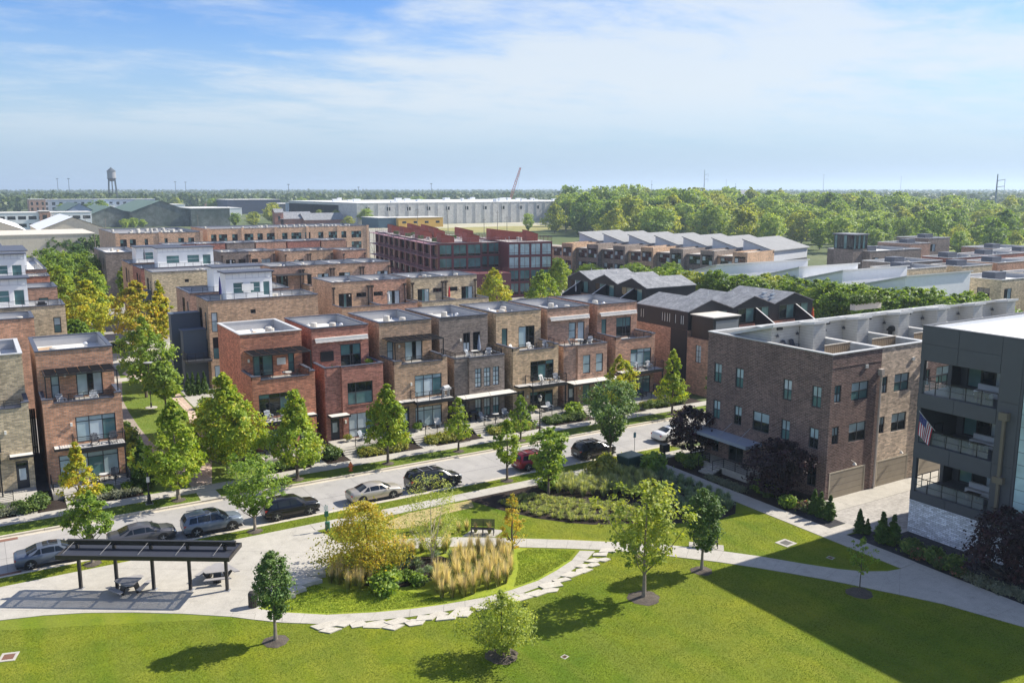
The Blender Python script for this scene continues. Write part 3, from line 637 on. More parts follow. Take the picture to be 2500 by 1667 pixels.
townhouse('brick_townhouse', 'russet brick townhouse with striped awning at the far end of the row', 66.8, BR['brown'], front=[(69.19, 72.52, 3.86, 6.27, C3, R2, [gblind, gteal, gblind]), (69.19, 72.5, ZG, 2.7, C3, R2, [gteal, gblind])], door_x=67.3, third=[(67.46, 68.28, 7.6, 9.73, (1,), (1,), [gteal]), (69.84, 72.25, 7.2, 9.75, (1.1, .4, .8), (1, .9), [gdark, gteal])], balcony=(69.0, 73.3), canopy=(67.0, 68.9, 3.65, 1.1), awning=True)

# added dark boards stand in for the deep shade of passages between houses
gm0 = M('infill_boards_dark', (.02, .02, .022), .8)
for x0, x1, lb_ in [(3.2, 4.15, 'tan and orange brick houses at left'), (28.58, 29.58, 'red corner house and rust red house'), (35.97, 37.15, 'rust red house and tan brown house'), (43.55, 44.45, 'tan brown house and grey brown house'), (50.85, 51.9, 'grey brown house and balcony chair house'), (58.3, 59.15, 'balcony chair house and pinkish house'), (65.55, 66.75, 'pinkish house and end townhouse')]:
    t = thing('added_passage_infill', 'dark gate added to darken the passage between '+lb_, 'infill', (x0, 97.0, 0))
    n = 5
    for i in range(n): MB().box((x1-x0)*i/n+.005, 0, 0, (x1-x0)*(i+1)/n-.005, .05, 4.6).build('board', gm0, t)
    MB().box(0, .05, .6, x1-x0, .1, .75).box(0, .05, 3.6, x1-x0, .1, 3.75).build('infill_rail', gm0, t)
# ------------------------------------------------------------------ other buildings
def block(name, label, x0, y0, x1, y1, h, mat, wins=(), cop=None, pw=.25, pd=.75, np_=4, cat='house', group=None, inner=None, roofm=None, rz=0.0, pivot=None, z0=-.3):
    """flat-roofed block with parapet; wins: (face S/W, a, b, z0, z1, cols, rows, glass); S runs along x, W along y"""
    org = (x0, y0, 0)
    t = thing(name, label, cat, org if pivot is None else pivot, rz, group)
    mb = MB()
    hS = [(a-x0, b-x0, c, d) for f, a, b, c, d, *_ in wins if f == 'S']; hW = [(y1-b, y1-a, c, d) for f, a, b, c, d, *_ in wins if f == 'W']
    mb.facade((x0, y0), (1, 0), x1-x0, z0, h, hS); mb.facade((x0, y1), (0, -1), y1-y0, z0, h, hW); mb.facade((x1, y0), (0, 1), y1-y0, z0, h); mb.facade((x1, y1), (-1, 0), x1-x0, z0, h)
    mb.build('wall', mat, t, org)
    for f, a, b, c, d, cols, rows, gl in wins:
        if f == 'S': window(t, (a, y0+.11, c), (1, 0), b-a, d-c, cols, rows, gl, .09, org=org)
        else: window(t, (x0+.11, b, c), (0, -1), b-a, d-c, cols, rows, gl, .09, org=org)
    zr = h-pd; a0, a1, b0, b1 = x0+pw, x1-pw, y0+pw, y1-pw
    rf = MB().quad((a0, b0, zr), (a1, b0, zr), (a1, b1, zr), (a0, b1, zr)).build('roof', roofm or membrane, t, org)
    lb = MB(); q = zr-.02; lb.quad((a0, b0, q), (a0, b1, q), (a0, b1, h), (a0, b0, h)); lb.quad((a1, b1, q), (a1, b0, q), (a1, b0, h), (a1, b1, h)); lb.quad((a1, b0, q), (a0, b0, q), (a0, b0, h), (a1, b0, h)); lb.quad((a0, b1, q), (a1, b1, q), (a1, b1, h), (a0, b1, h))
    lb.build('parapet_lining', inner or lining, t, org)
    coping(t, [(x0+.12, y0+.12), (x1-.12, y0+.12), (x1-.12, y1-.12), (x0+.12, y1-.12)], h, org, mat=cop or bluegrey)
    if np_: plant(rf, a0+.8, b0+.8, a1-.8, b1-.8, zr, org, np_)
    return t, org, rf
def sash(f, a, b, z0, z1, gl=None, cols=(1, 1), rows=(1, 1)): return (f, a, b, z0, z1, cols, rows, gl or [gblind, gdark])

# --- corner townhouse in dark brick, and the units that share its alley front
SG = [gteal, gblind, gteal, gblind]
cw = [sash('W', 59.30, 60.29, 7.8, 9.66, SG), sash('W', 56.53, 57.52, 7.8, 9.66, SG), sash('W', 50.88, 51.86, 7.8, 9.66, [gteal, gpale]), sash('W', 47.74, 48.73, 7.8, 9.66, SG),
      sash('W', 59.31, 60.26, 4.25, 6.07, SG), sash('W', 56.54, 57.49, 4.25, 6.07, [gdark, gblind]), ('W', 53.21, 55.19, 4.25, 6.08, (1, 1), (1, 1), [gdark, gblind]), sash('W', 50.87, 51.85, 4.2, 6.03, SG), sash('W', 47.79, 48.79, 4.2, 6.02, [gdark, gblind]),
      sash('W', 59.32, 60.22, 1.0, 2.6, [gdark, gteal]), sash('W', 54.21, 55.12, 1.0, 2.75, [gdark, gteal]), sash('W', 47.80, 48.77, .9, 2.7, DK), ('W', 56.14, 58.03, .62, 2.75, (1, 1), (1,), DK),
      sash('S', 60.25, 61.1, 8.4, 9.9, [gblind, gteal]), ('S', 62.42, 64.66, 8.3, 9.9, (1, 1), (1, 1), [gteal, gblind]), sash('S', 60.25, 61.1, 4.8, 6.32, [gdark, gblind]), ('S', 62.42, 64.66, 4.65, 6.35, (1, 1), (1, 1), [gdark, gblind]), ('S', 60.35, 64.8, .05, 2.25, (1,), (1,), [garage])]
def alley_unit(label, x0, x1, mat, wins, np_=0):
    Y0, Y1, Hh = 46.8, 61.2, 12.5
    t, org, rf = block('alley_townhouse', label, x0, Y0, x1, Y1, Hh, mat, [w_ for w_ in wins if not (w_[0] == 'S' and w_[3] < .2)], cop=ltcop, pd=.95, np_=0, inner=whitesid2, roofm=M('deck_grey', (.42, .42, .42), .8))
    for w_ in wins:
        if w_[0] == 'S' and w_[3] < .2:
            a, b = w_[1], w_[2]
            gd = MB().box(a-.12, Y0-.03, 0, a, Y0+.2, 2.37).box(b, Y0-.03, 0, b+.12, Y0+.2, 2.37).box(a, Y0-.03, 2.25, b, Y0+.2, 2.37).build('garage_door', M('garage_trim', (.50, .44, .34), .6), t, org)
            for k in range(4): MB().box(a, Y0-.012, .02+k*.558, b, Y0+.1, .56+k*.558).build('door_panel', garage, gd, org)
    # penthouse in lap siding, with a shed fascia
    zr = Hh-.95; px0, px1, ys = x0+.85, x1-.26, 54.2
    ph = MB(); yb_ = Y1-.3; zb_ = 12.0; ph.facade((px0, ys), (1, 0), px1-px0, zr, 13.85, [(3.6, 4.6, zr+.05, zr+2.05)]); ph.poly([(px0, yb_, zr), (px0, ys, zr), (px0, ys, 13.85), (px0, yb_, zb_)]); ph.poly([(px1, ys, zr), (px1, yb_, zr), (px1, yb_, zb_), (px1, ys, 13.85)]); ph.facade((px1, yb_), (-1, 0), px1-px0, zr, zb_)
    pw_ = ph.build('penthouse_wall', whitesid, t, org)
    MB().quad((px0-.35, ys-.45, 14.1), (px1+.2, ys-.45, 14.1), (px1+.2, Y1, 12.1), (px0-.35, Y1, 12.1)).quad((px0-.35, ys-.45, 13.86), (px0-.35, Y1, 11.86), (px1+.2, Y1, 11.86), (px1+.2, ys-.45, 13.86)).quad((px0-.35, ys-.45, 13.86), (px1+.2, ys-.45, 13.86), (px1+.2, ys-.45, 14.1), (px0-.35, ys-.45, 14.1)).quad((px0-.35, Y1, 11.86), (px0-.35, ys-.45, 13.86), (px0-.35, ys-.45, 14.1), (px0-.35, Y1, 12.1)).build('penthouse_roof', M('fascia_grey', (.58, .58, .56), .6, .06), t, org)
    door(t, (px0+3.6, ys+.1, zr+.05), (1, 0), 1.0, 2.0, org)
    bx = MB(); bx.facade((x1-1.9, 52.6), (1, 0), 1.64, zr, 14.0); bx.facade((x1-1.9, ys), (0, -1), ys-52.6, zr, 14.0); bx.facade((x1-.26, 52.6), (0, 1), ys-52.6, zr, 14.0)
    bx.build('stair_wall', whitesid, t, org)
    MB().quad((x1-2.1, 52.4, 14.26), (x1-.1, 52.4, 14.26), (x1-.1, 56.5, 13.5), (x1-2.1, 56.5, 13.5)).quad((x1-2.1, 52.4, 14.02), (x1-.1, 52.4, 14.02), (x1-.1, 52.4, 14.26), (x1-2.1, 52.4, 14.26)).quad((x1-2.1, 56.5, 13.26), (x1-2.1, 52.4, 14.02), (x1-2.1, 52.4, 14.26), (x1-2.1, 56.5, 13.5)).build('stair_roof', MATS['fascia_grey'], t, org)
    for lx in (px0+.9, px0+4.1): MB().box(lx-.3, ys-.2, zr+1.95, lx+.3, ys-.003, zr+2.15).build('wall_lamp', black, t, org)
    for lx in (px0+.6, px0+3.2): MB().lathe((lx, ys-.18, zr+1.35), [(.17, 0), (.1, .14), (.03, .2), (.03, .3)], 9).build('barn_lamp', dkgrey, t, org)
    fb = thing_part('privacy_fence', t)
    for k in range(13): MB().box(x0+2.4+k*.26, 49.6, zr, x0+2.62+k*.26, 49.64, zr+1.12).build('fence_board', wood, fb, org)
    MB().box(x0+2.38, 49.57, zr+1.12, x0+5.85, 49.67, zr+1.18).build('fence_rail', M('fence_cap', (.55, .5, .42), .7), fb, org)
    # alley downpipe with hopper head
    pm = M('downpipe_beige', (.45, .40, .36), .5)
    dp = MB().box(x1-.42, Y0-.38, 10.2, x1-.02, Y0-.005, 10.75).box(x1-.3, Y0-.3, 9.9, x1-.14, Y0-.14, 10.2).box(x1-.16, Y0-.2, .1, x1-.02, Y0-.06, 9.8).bar((x1-.22, Y0-.22, 9.95), (x1-.09, Y0-.13, 9.7), .13).build('downpipe', pm, t, org)
    for lx, lz in ((x0+3.2, 2.75),): MB().lathe((lx, Y0-.35, lz), [(.2, 0), (.12, .12), (.04, .2)], 9).tube([(lx, Y0-.35, lz+.18), (lx, Y0, lz+.3)], .02, 5).build('barn_lamp', M('lamp_white', (.7, .66, .58), .5), t, org)
    MB().box(x0+4.2, Y0-.1, 11.0, x0+4.55, Y0-.002, 11.3).build('wall_vent', ltcop, t, org)
    return t, org
def thing_part(name, par):
    o = bpy.data.objects.new(name, None); COL.objects.link(o); o.parent = par; return o
ct, corg = alley_unit('dark brick corner townhouse with white coping and grey entrance canopy', 59.8, 66.2, BR['dark'], cw)
MB().box(59.77, 46.77, 11.4, 66.2, 46.8, 11.5).build('brick_band', BR['dark'], ct, corg)
# side entrance: canopy, stoop, rail
cn = MB().box(57.7, 53.9, 2.95, 59.79, 61.6, 3.25).build('canopy', M('canopy_steel', (.33, .38, .46), .4, .08, metal=.2), ct, corg)
MB().tube([(58.1, 55.4, 3.26), (59.8, 55.4, 4.3)], .025, 5).tube([(58.1, 57.7, 3.26), (59.8, 57.7, 4.3)], .025, 5).tube([(58.1, 60.2, 3.26), (59.8, 60.2, 4.3)], .025, 5).build('tie_rod', steel, cn, corg)
st = MB().box(57.6, 53.5, 0, 59.79, 60.3, .6).build('stoop', concrete, ct, corg)
for i in range(4): MB().box(56.2+i*.35, 56.6, 0, 57.6, 58.2, .13*(i+1)).build('step', concrete, st, corg)
railing(st, [(57.7, 60.2), (57.7, 58.3), (56.3, 58.3)], .55, .95, corg, 1.2, 5); railing(st, [(56.3, 56.5), (57.7, 56.5), (57.7, 53.6), (59.7, 53.6)], .5, .95, corg, 1.2, 5)
for y in (58.5, 55.75): MB().box(59.6, y-.1, 2.2, 59.79, y+.1, 2.6).build('wall_lantern', M('lantern_glow', (.9, .7, .35), .4), ct, corg)
def tanwins(x0): return [sash('S', x0+.25, x0+1.0, 8.45, 9.95, [gblind, gteal]), ('S', x0+1.95, x0+4.05, 8.4, 10.0, (1, 1), (1, 1), [gteal, gblind]), sash('S', x0+.25, x0+1.0, 4.85, 6.37, [gdark, gblind]), ('S', x0+1.95, x0+4.05, 4.75, 6.42, (1, 1), (1, 1), [gdark, gblind]), ('S', x0+.4, x0+4.6, .05, 2.25, (1,), (1,), [garage])]
alley_unit('cream tan brick townhouse squeezed between dark brick neighbours on the alley', 66.2, 72.3, BR['dark2'], tanwins(66.2))
alley_unit('dark brick alley townhouse seen through the charcoal building loggia', 72.3, 78.5, BR['dark'], tanwins(72.3))
alley_unit('alley townhouse with clipped hedge planters on its roof deck', 78.5, 84.7, BR['dark2'], tanwins(78.5))
alley_unit('furthest alley townhouse with pale penthouse at the right edge', 84.7, 91.0, BR['dark'], tanwins(84.7))
alley_unit('alley townhouse beyond the right picture edge with pale penthouse', 91.0, 97.2, BR['dark2'], tanwins(91.0))

# --- charcoal apartment building with corner loggias
X0, YA, YC, HT = 59.8, 21.3, 39.0, 16.0
ab = thing('apartment_building', 'charcoal panelled apartment building with three corner loggias and white brick base', 'building', (X0, YC, 0)); aorg = (X0, YC, 0)
LOG = [(3.35, 5.95), (7.15, 9.85), (10.95, 13.45)]
mb = MB(); LY0, LX1, lw = 33.0, 64.6, .32
zc = 2.6
mb.facade((X0, YC), (0, -1), 0.3, zc, HT); mb.facade((X0, LY0), (0, -1), LY0-31.5, zc, HT)
mb.facade((X0, 31.5), (0, -1), 31.5-YA, zc, HT, [(.15, 7.9, 3.0, 15.4)], .1)
bands = [(zc, LOG[0][0]), (LOG[0][1], LOG[1][0]), (LOG[1][1], LOG[2][0]), (LOG[2][1], HT)]
for a, b in bands:
    mb.facade((X0, YC-.3), (0, -1), YC-.3-LY0, a, b)
mb.facade((82, YC), (-1, 0), 82-X0, -.2, HT, [(82-63.4, 82-X0-.3, a, b) for a, b in LOG if a != LOG[1][0]], .3)
mb.facade((X0+12+10.2, YA), (0, 1), YC-YA, -.2, HT); mb.facade((X0, YA), (1, 0), 22.2, -.2, HT)
mb.box(X0+.001, YC-.3, LOG[1][0], X0+.3, YC-.001, LOG[1][1])
for a, b in LOG:   # loggia shells: floor, ceiling, back and side walls
    mb.quad((X0, LY0, a), (LX1, LY0, a), (LX1, YC-.3, a), (X0, YC-.3, a)); mb.quad((X0, YC-.3, b), (LX1, YC-.3, b), (LX1, LY0, b), (X0, LY0, b))
    mb.quad((LX1, YC-.3, a), (LX1, LY0, a), (LX1, LY0, b), (LX1, YC-.3, b)); mb.quad((LX1, LY0, a), (X0, LY0, a), (X0, LY0, b), (LX1, LY0, b))
mb.build('wall', charcoal, ab, aorg)
MB().facade((X0, YC), (0, -1), YC-YA, -.2, zc).box(X0-.06, YA, 2.5, X0-.002, YC, 2.6).build('brick_base', BR['whiteb'], ab, aorg)
for a, b in bands[:]:
    for y1, y0 in ((39.0, 36.15), (36.11, 33.02)):
        MB().box(X0-.045, y0, a+.03, X0-.002, y1, (a+b)/2-.015 if b-a > 2 else b-.03).build('wall_panel', charcoal, ab, aorg)
        if b-a > 2: MB().box(X0-.045, y0, (a+b)/2+.015, X0-.002, y1, b-.03).build('wall_panel', charcoal, ab, aorg)
for z0 in (2.63, 7.1, 11.6): MB().box(X0-.045, 31.52, z0, X0-.002, 32.98, z0+4.42 if z0 < 11 else 15.97).build('wall_panel', charcoal, ab, aorg)
for i, (a, b) in enumerate(LOG):
    railing(ab, [(X0+3.3, YC-.12), (X0+.1, YC-.12), (X0+.1, LY0+.05)], a, 1.05, aorg, 1.2, 2, name='loggia_railing')
    gm = newmat('clear_rail_glass_%d' % i); gt = T(gm[1]); gb = gt.n('ShaderNodeBsdfPrincipled', {'Base Color': (.75, .85, .85, 1), 'Roughness': .03, 'Transmission Weight': 0.0, 'Alpha': .18, 'Specular IOR Level': .8}); gm[1].links.new(gb.outputs[0], gm[2].inputs[0])
    for k in range(5): MB().quad((X0+.11, YC-.15-k*1.1, a+.08), (X0+.11, YC-1.2-k*1.1, a+.08), (X0+.11, YC-1.2-k*1.1, a+.95), (X0+.11, YC-.15-k*1.1, a+.95)).build('rail_glass', gm[0], ab, aorg)
    window(ab, (LX1-.08, YC-.9, a+.1), (0, -1), 4.6, b-a-.3, (1, 1, 1.2, 1), (1,), [gteal, gdark, gpale, gdark], .1, black, org=aorg)
    # furniture on the loggia
    fm = M('loggia_cushion', (.5, .52, .55), .8); MB().box(62.6, 34.2, a, 63.3, 36.4, a+.42).box(63.1, 34.2, a+.42, 63.3, 36.4, a+.8).build('sofa', fm, None, (0, 0, 0)); tag(bpy.data.objects[COL.objects[-1].name], ['grey sofa on the lowest loggia of the charcoal building', 'grey sofa on the middle loggia of the charcoal building', 'grey sofa on the top loggia of the charcoal building'][i], 'sofa', 'loggia sofas')
    MB().box(61.4, 34.8, a+.4, 62.1, 35.8, a+.46).box(61.5, 34.9, a, 61.6, 35.7, a+.4).box(61.9, 34.9, a, 62.0, 35.7, a+.4).build('coffee_table', M('table_dark', (.08, .07, .06), .6)); tag(COL.objects[-1], ['low table on the lowest loggia of the charcoal building', 'low table on the middle loggia of the charcoal building', 'low table on the top loggia of the charcoal building'][i], 'table', 'loggia tables')
# glass block wall
gbm = glass('glass_block', (.42, .58, .60), .12)
gw = thing_part('glass_wall', ab)
for r in range(14):
    for c in range(9):
        y1 = 31.3-c*.86; z0 = 3.05+r*.88
        MB().box(X0+.04, y1-.82, z0, X0+.1, y1, z0+.84).build('glass_panel', gbm, gw, aorg)
MB().box(X0+.09, 23.4, 3.0, X0+.12, 31.35, 15.4).build('wall_grid', M('grid_dark', (.12, .15, .16), .5), gw, aorg)
pb = M('pipe_bronze', (.17, .145, .11), .45, .08)
MB().box(X0-.5, 32.0, 10.35, X0-.05, 32.6, 10.9).box(X0-.33, 32.2, 6.3, X0-.13, 32.4, 10.35).box(X0-.45, 31.95, 5.85, X0-.05, 32.65, 6.3).box(X0-.33, 32.2, 2.65, X0-.13, 32.4, 5.85).build('downpipe', pb, ab, aorg)
rf = MB().quad((X0+.3, YA+.3, 15.2), (81.7, YA+.3, 15.2), (81.7, YC-.3, 15.2), (X0+.3, YC-.3, 15.2)).build('roof', M('roof_white', (.72, .71, .68), .7, .08, .4, 3), ab, aorg)
lb = MB(); a0, a1, b0, b1 = X0+.3, 81.7, YA+.3, YC-.3
lb.quad((a0, b0, 15.18), (a0, b1, 15.18), (a0, b1, 16), (a0, b0, 16)); lb.quad((a1, b1, 15.18), (a1, b0, 15.18), (a1, b0, 16), (a1, b1, 16)); lb.quad((a0, b1, 15.18), (a1, b1, 15.18), (a1, b1, 16), (a0, b1, 16)); lb.quad((a1, b0, 15.18), (a0, b0, 15.18), (a0, b0, 16), (a1, b0, 16)); lb.build('parapet_lining', white, ab, aorg)
coping(ab, [(X0+.15, YA+.15), (81.85, YA+.15), (81.85, YC-.15), (X0+.15, YC-.15)], 16.0, aorg, .38, .07, charcoal)

# --- black gabled houses
def gabled(label, x0, y0, n, bay, depth, eave, ridge, rz=0.0, pivot=(0, 0), brick_h=7.9, windows=True, group=None):
    """n parallel gables; local frame: gable ends face -y, ridges along y"""
    out = []
    for k in range(n):
        t = thing('gabled_house', label[k], 'house', (pivot[0]+math.cos(rz)*(x0+k*bay)-math.sin(rz)*y0, pivot[1]+math.sin(rz)*(x0+k*bay)+math.cos(rz)*y0, 0), rz, group)
        a, b, d = 0, bay, depth; m_ = bay/2
        w_ = MB()
        w_.poly([(a, 0, brick_h), (b, 0, brick_h), (b, 0, eave), (m_, 0, ridge), (a, 0, eave)]); w_.poly([(b, d, brick_h), (a, d, brick_h), (a, d, eave), (m_, d, ridge), (b, d, eave)])
        hw = [(d-y, d-y+.32, 8.55, 9.75) for y in (9.6, 9.1, 5.2, 4.7, 4.2, 3.75, 2.6, 1.5, 1.1)] if k == 0 and windows else []
        w_.facade((0, d), (0, -1), d, brick_h, eave, [(u, u+.3, c, e2) for u, _, c, e2 in hw]); w_.facade((b, 0), (0, 1), d, brick_h, eave)
        w_.facade((-.03, 3.2), (0, -1), 3.2, 0, brick_h)
        w_.build('wall', blackrib, t)
        for u, _, c, e2 in hw: window(t, (.1, d-u, c), (0, -1), .3, e2-c, (1,), (1,), [gpale], .03, black)
        hb = [(d-8.2, d-7.3, 4.6, 6.7), (d-12, d-11, 4.6, 6.7), (d-8.2, d-7.3, 1.2, 3.2)] if d > 8.5 and k == 0 else []
        hb = [(max(.3, q[0]), max(1.2, q[1]), q[2], q[3]) for q in hb]
        v = MB(); v.facade((0, d), (0, -1), d, -.2, brick_h, hb); v.facade((b, 0), (0, 1), d, -.2, brick_h); v.facade((0, 0), (1, 0), b, -.2, brick_h); v.facade((b, d), (-1, 0), b, -.2, brick_h)
        v.build('brick_wall', BR['pink'], t)
        for q in hb: window(t, (.1, d-q[0], q[2]), (0, -1), q[1]-q[0], q[3]-q[2], (1, 1), (1, 1, 1), [gpale], .05, black)
        r_ = MB(); o_ = .12
        for sgn, xa in ((-1, a), (1, b)):
            zx = eave-.04; xe = xa+sgn*(o_ if not (0 < k < n-1 or (k == 0 and sgn > 0) or (k == n-1 and sgn < 0)) else 0.0)
            P = [(xe, -o_, zx), (m_, -o_, ridge), (m_, d+o_, ridge), (xe, d+o_, zx)]
            if sgn > 0: P = [P[1], P[0], P[3], P[2]]
            r_.poly([(x, y, z+.12) for x, y, z in P]); r_.poly([(x, y, z+.02) for x, y, z in P[::-1]])
            for i in range(4):
                p, q = P[i], P[(i+1) % 4]; r_.quad((p[0], p[1], p[2]+.02), (q[0], q[1], q[2]+.02), (q[0], q[1], q[2]+.12), (p[0], p[1], p[2]+.12))
        rfo = r_.build('roof', shingle, t)
        sl_ = (ridge-eave)/m_
        for vx, vy in ((bay*.3, d*.7), (bay*.4, d*.3)): link('vent_pipe', ME_PIPE, rfo, (vx, vy, eave+vx*sl_+.1))
        if k == n-1:
            for vx, vy in ((bay*.16, 1.6), (bay*.3, 2.4), (bay*.16, 3.2), (bay*.3, 4.0)):
                z = eave+vx*sl_+.13; MB().box(vx-.35, vy-.25, z-.1, vx+.35, vy+.25, z+.18).build('skylight', M('skylight_glass', (.35, .4, .45), .15), rfo)
        # ribbon glazing under the gable and sloped parapet screen
        window(t, (1.0, -.02, eave-2.2), (1, 0), bay-2.0, 2.0, (1, 1, 1, 1), (1,), [gdark, gteal], .08, black)
        MB().poly([(bay*.55, -.03, 7.6), (bay*.55, -4.0, 7.6), (bay*.55, -4.0, 7.95), (bay*.55, -.03, 10.0)]).poly([(bay*.55+.1, -.03, 10.0), (bay*.55+.1, -4.0, 7.95), (bay*.55+.1, -4.0, 7.6), (bay*.55+.1, -.03, 7.6)]).build('screen_wall', blackrib, t)
        MB().bar((bay*.55+.05, -.03, 10.03), (bay*.55+.05, -4.0, 7.98), .18, .06).build('screen_coping', ltcop, t)
        MB().facade((0, -4.2), (1, 0), bay, -.2, 7.1, [(1, 2.2, 1, 3), (1, 2.2, 4.4, 6.4), (4.4, 6.6, 4.4, 6.4)]).facade((0, 0), (0, -1), 4.2, -.2, 7.1, [(1.6, 2.6, 4.0, 6.3)] if k == 0 else []).facade((bay, -4.2), (0, 1), 4.2, -.2, 7.1).quad((0, -4.2, 7.1), (bay, -4.2, 7.1), (bay, 0, 7.1), (0, 0, 7.1)).build('front_wall', BR['brown'], t)
        for q in ((1, 1, 1.2, 2), (1, 4.4, 1.2, 2), (4.4, 4.4, 2.2, 2)): window(t, (q[0], -4.1, q[1]), (1, 0), q[2], q[3], (1, 1), (1, 1), [gpale, gteal], .06, black)
        if k == 0: window(t, (.1, -1.6, 4.0), (0, -1), 1.0, 2.3, (1, 1), (1, 1, 1), [gpale], .06, black)
        out.append(t)
    return out
GB = gabled(['black clad gabled house with brown brick side beside the brick row', 'middle one of the front black gabled houses', 'black gabled house with four skylights, right of the front three'], 78.5, 84.2, 3, 7.95, 10.2, 10.3, 11.6)
bx = GB[0]; bb = MB(); bb.box(.35, -4.25, 7.1, 4.9, -.3, 10.0)
bb.build('dormer_box', black, bx); MB().box(.2, -4.4, 10.0, 5.05, -.15, 10.12).build('dormer_roof', M('beige_membrane', (.55, .52, .47), .7), bx); MB().box(.75, -4.29, 7.5, 4.7, -4.255, 9.6).build('roller_screen', M('grey_screen', (.22, .235, .25), .6, .05), bx)
gabled(['black gabled house at the far end behind the brick row', 'black gabled house between its two twins behind the brick row', 'black gabled house with patio umbrella behind the last russet townhouse'][::1], 0, 0, 3, 7.3, 10.5, 10.3, 11.6, rz=-math.pi/2, pivot=(91.7, 130.0), windows=False)

# --- houses along the lane, rear rows
DKW = [gteal, gblind]
def lane_house(label, x0, y0, x1, y1, h, mat, wins, pent=None, side=-1, **k):
    t, org, rf = block('lane_townhouse', label, x0, y0, x1, y1, h, mat, wins, **k)
    if pent:
        a, b, c, d, zp = pent; zr = h-.1
        pw = MB(); hs = [((b-a)*.15, (b-a)*.38, zr+.5, zr+2.0), ((b-a)*.52, (b-a)*.74, zr+.5, zr+2.0), ((b-a)*.8, (b-a)*.95, zr+.05, zr+2.0)]
        pw.facade((a, c), (1, 0), b-a, h-.8, zp, hs); pw.facade((a, d), (0, -1), d-c, h-.8, zp); pw.facade((b, c), (0, 1), d-c, h-.8, zp); pw.facade((b, d), (-1, 0), b-a, h-.8, zp)
        pwo = pw.build('penthouse_wall', white, t, org)
        for q in hs: window(t, (a+q[0], c+.1, q[2]), (1, 0), q[1]-q[0], q[3]-q[2], (1,), (1, 1) if q[2] > zr+.2 else (1,), [gteal], .06, white, org=org)
        bt = MB(); n = int((b-a)/.9)
        for i in range(n+1): x = a+(b-a-.05)*i/n; bt.box(x, c-.03, zp-.75, x+.05, c-.002, zp)
        bt.box(a, c-.031, zp-.8, b, c-.002, zp-.74); bt.build('batten', M('batten_grey', (.58, .60, .64), .6), pwo, org)
        MB().box(a-.3, c-.4, zp, b+.3, d+.3, zp+.16).build('penthouse_roof', bluegrey, t, org)
        railing(t, [(x0+.4, y0+.3), (x1-.4, y0+.3)], h+.08, .7, org, 1.5, 4)
    return t
def wwins(y0, y1, gl=DKW): # tall stair windows on the lane face
    return [('W', y0+1.2, y0+2.2, 7.4, 9.9, (1, 1), (1, 1), gl), ('W', y0+1.2, y0+2.2, 3.8, 6.3, (1, 1), (1, 1), gl), ('W', y0+3.6, y0+5.4, 7.2, 10.2, (1, 1), (1, 1), [gdark]), ('W', y0+3.6, y0+5.4, 3.6, 6.3, (1, 1), (1, 1), [gdark])]
SW = lambda x0: [('S', x0+.35, x0+1.15, 7.36, 9.99, (1,), (1.2, 1), [gblind, gpale]), ('S', x0+.35, x0+1.2, 3.73, 6.69, (1,), (1, 1), [gteal, gdark]), ('S', x0+.4, x0+1.2, .6, 2.9, (1,), (1,), [gblind]), ('S', x0+5.5, x0+6.2, 9.5, 10.06, (1,), (1,), [gdark])]
k1 = lane_house('tan brown brick house with a white roof penthouse, right of the lane', 26.0, 118.4, 40.9, 125.2, 11.5, BR['tanb'], SW(26.0)+wwins(118.4, 125.2), pent=(29.3, 35.6, 121.9, 125.0, 14.7), np_=3)
def bay(t, org, x0, x1, y0, y1, z1, bal=None):
    MB().box(x0, y0, -.2, x1, y1, z1).box(x0-.15, y0-.15, z1, x1, y1+.15, z1+.15).build('grey_bay', M('slate_siding', (.10, .125, .165), .6, .06), t, org)
    if bal:
        MB().box(x0-.2, bal[0], bal[2]-.25, x1, bal[1], bal[2]).build('bay_balcony', dkgrey, t, org); railing(t, [(x1, bal[0]+.05), (x0-.15, bal[0]+.05), (x0-.15, bal[1]-.05)], bal[2], 1.0, org, 1.0, 5)
bay(k1, (26.0, 118.4, 0), 23.0, 26, 120.2, 121.9, 7.5, (117.6, 120.2, 3.9)); bay(k1, (26.0, 118.4, 0), 22.2, 25.98, 123.4, 125.0, 9.4)
lane_house('brown brick house with dark hot tub cover on its roof deck', 26.4, 131.4, 41, 140.9, 11.2, BR['pink'], wwins(131.4, 140), pent=(31, 38, 136, 140.5, 14.3), np_=3)
k2 = lane_house('olive brick house with black chimney stack, second group along the lane', 27.0, 165.0, 41, 172.4, 11.5, BR['olive'], SW(27.0)+wwins(165, 172.4), np_=5)
bay(k2, (27.0, 165.0, 0), 25.2, 27, 167, 169, 8)
lane_house('red brown lane house with white battened penthouse and umbrella', 27.0, 176.5, 43, 186, 11.3, BR['rust'], wwins(176.5, 186), pent=(31.0, 41.5, 181.5, 185.5, 14.6), np_=2)
lane_house('brown lane house carrying a white penthouse with six pane windows', 27.0, 190.0, 43, 200, 11.3, BR['tanb'], wwins(190, 200), pent=(29, 37.8, 194, 199, 14.2), np_=3)
lane_house('grey brown lane house at the far end of the lane', 26.6, 222, 34.0, 243, 11.5, BR['grey'], [('S', 31, 33.2, 8.8, 9.6, (1,), (1,), DK)]+wwins(222, 243), np_=4)
lane_house('dark brick lane house behind the white penthouses', 34.5, 219, 44, 232, 11.0, BR['rust'], [], np_=6)
lane_house('orange brick house tucked behind the left townhouses', -4.0, 113.4, 5.6, 119.6, 11.5, BR['orange'], [], np_=2)
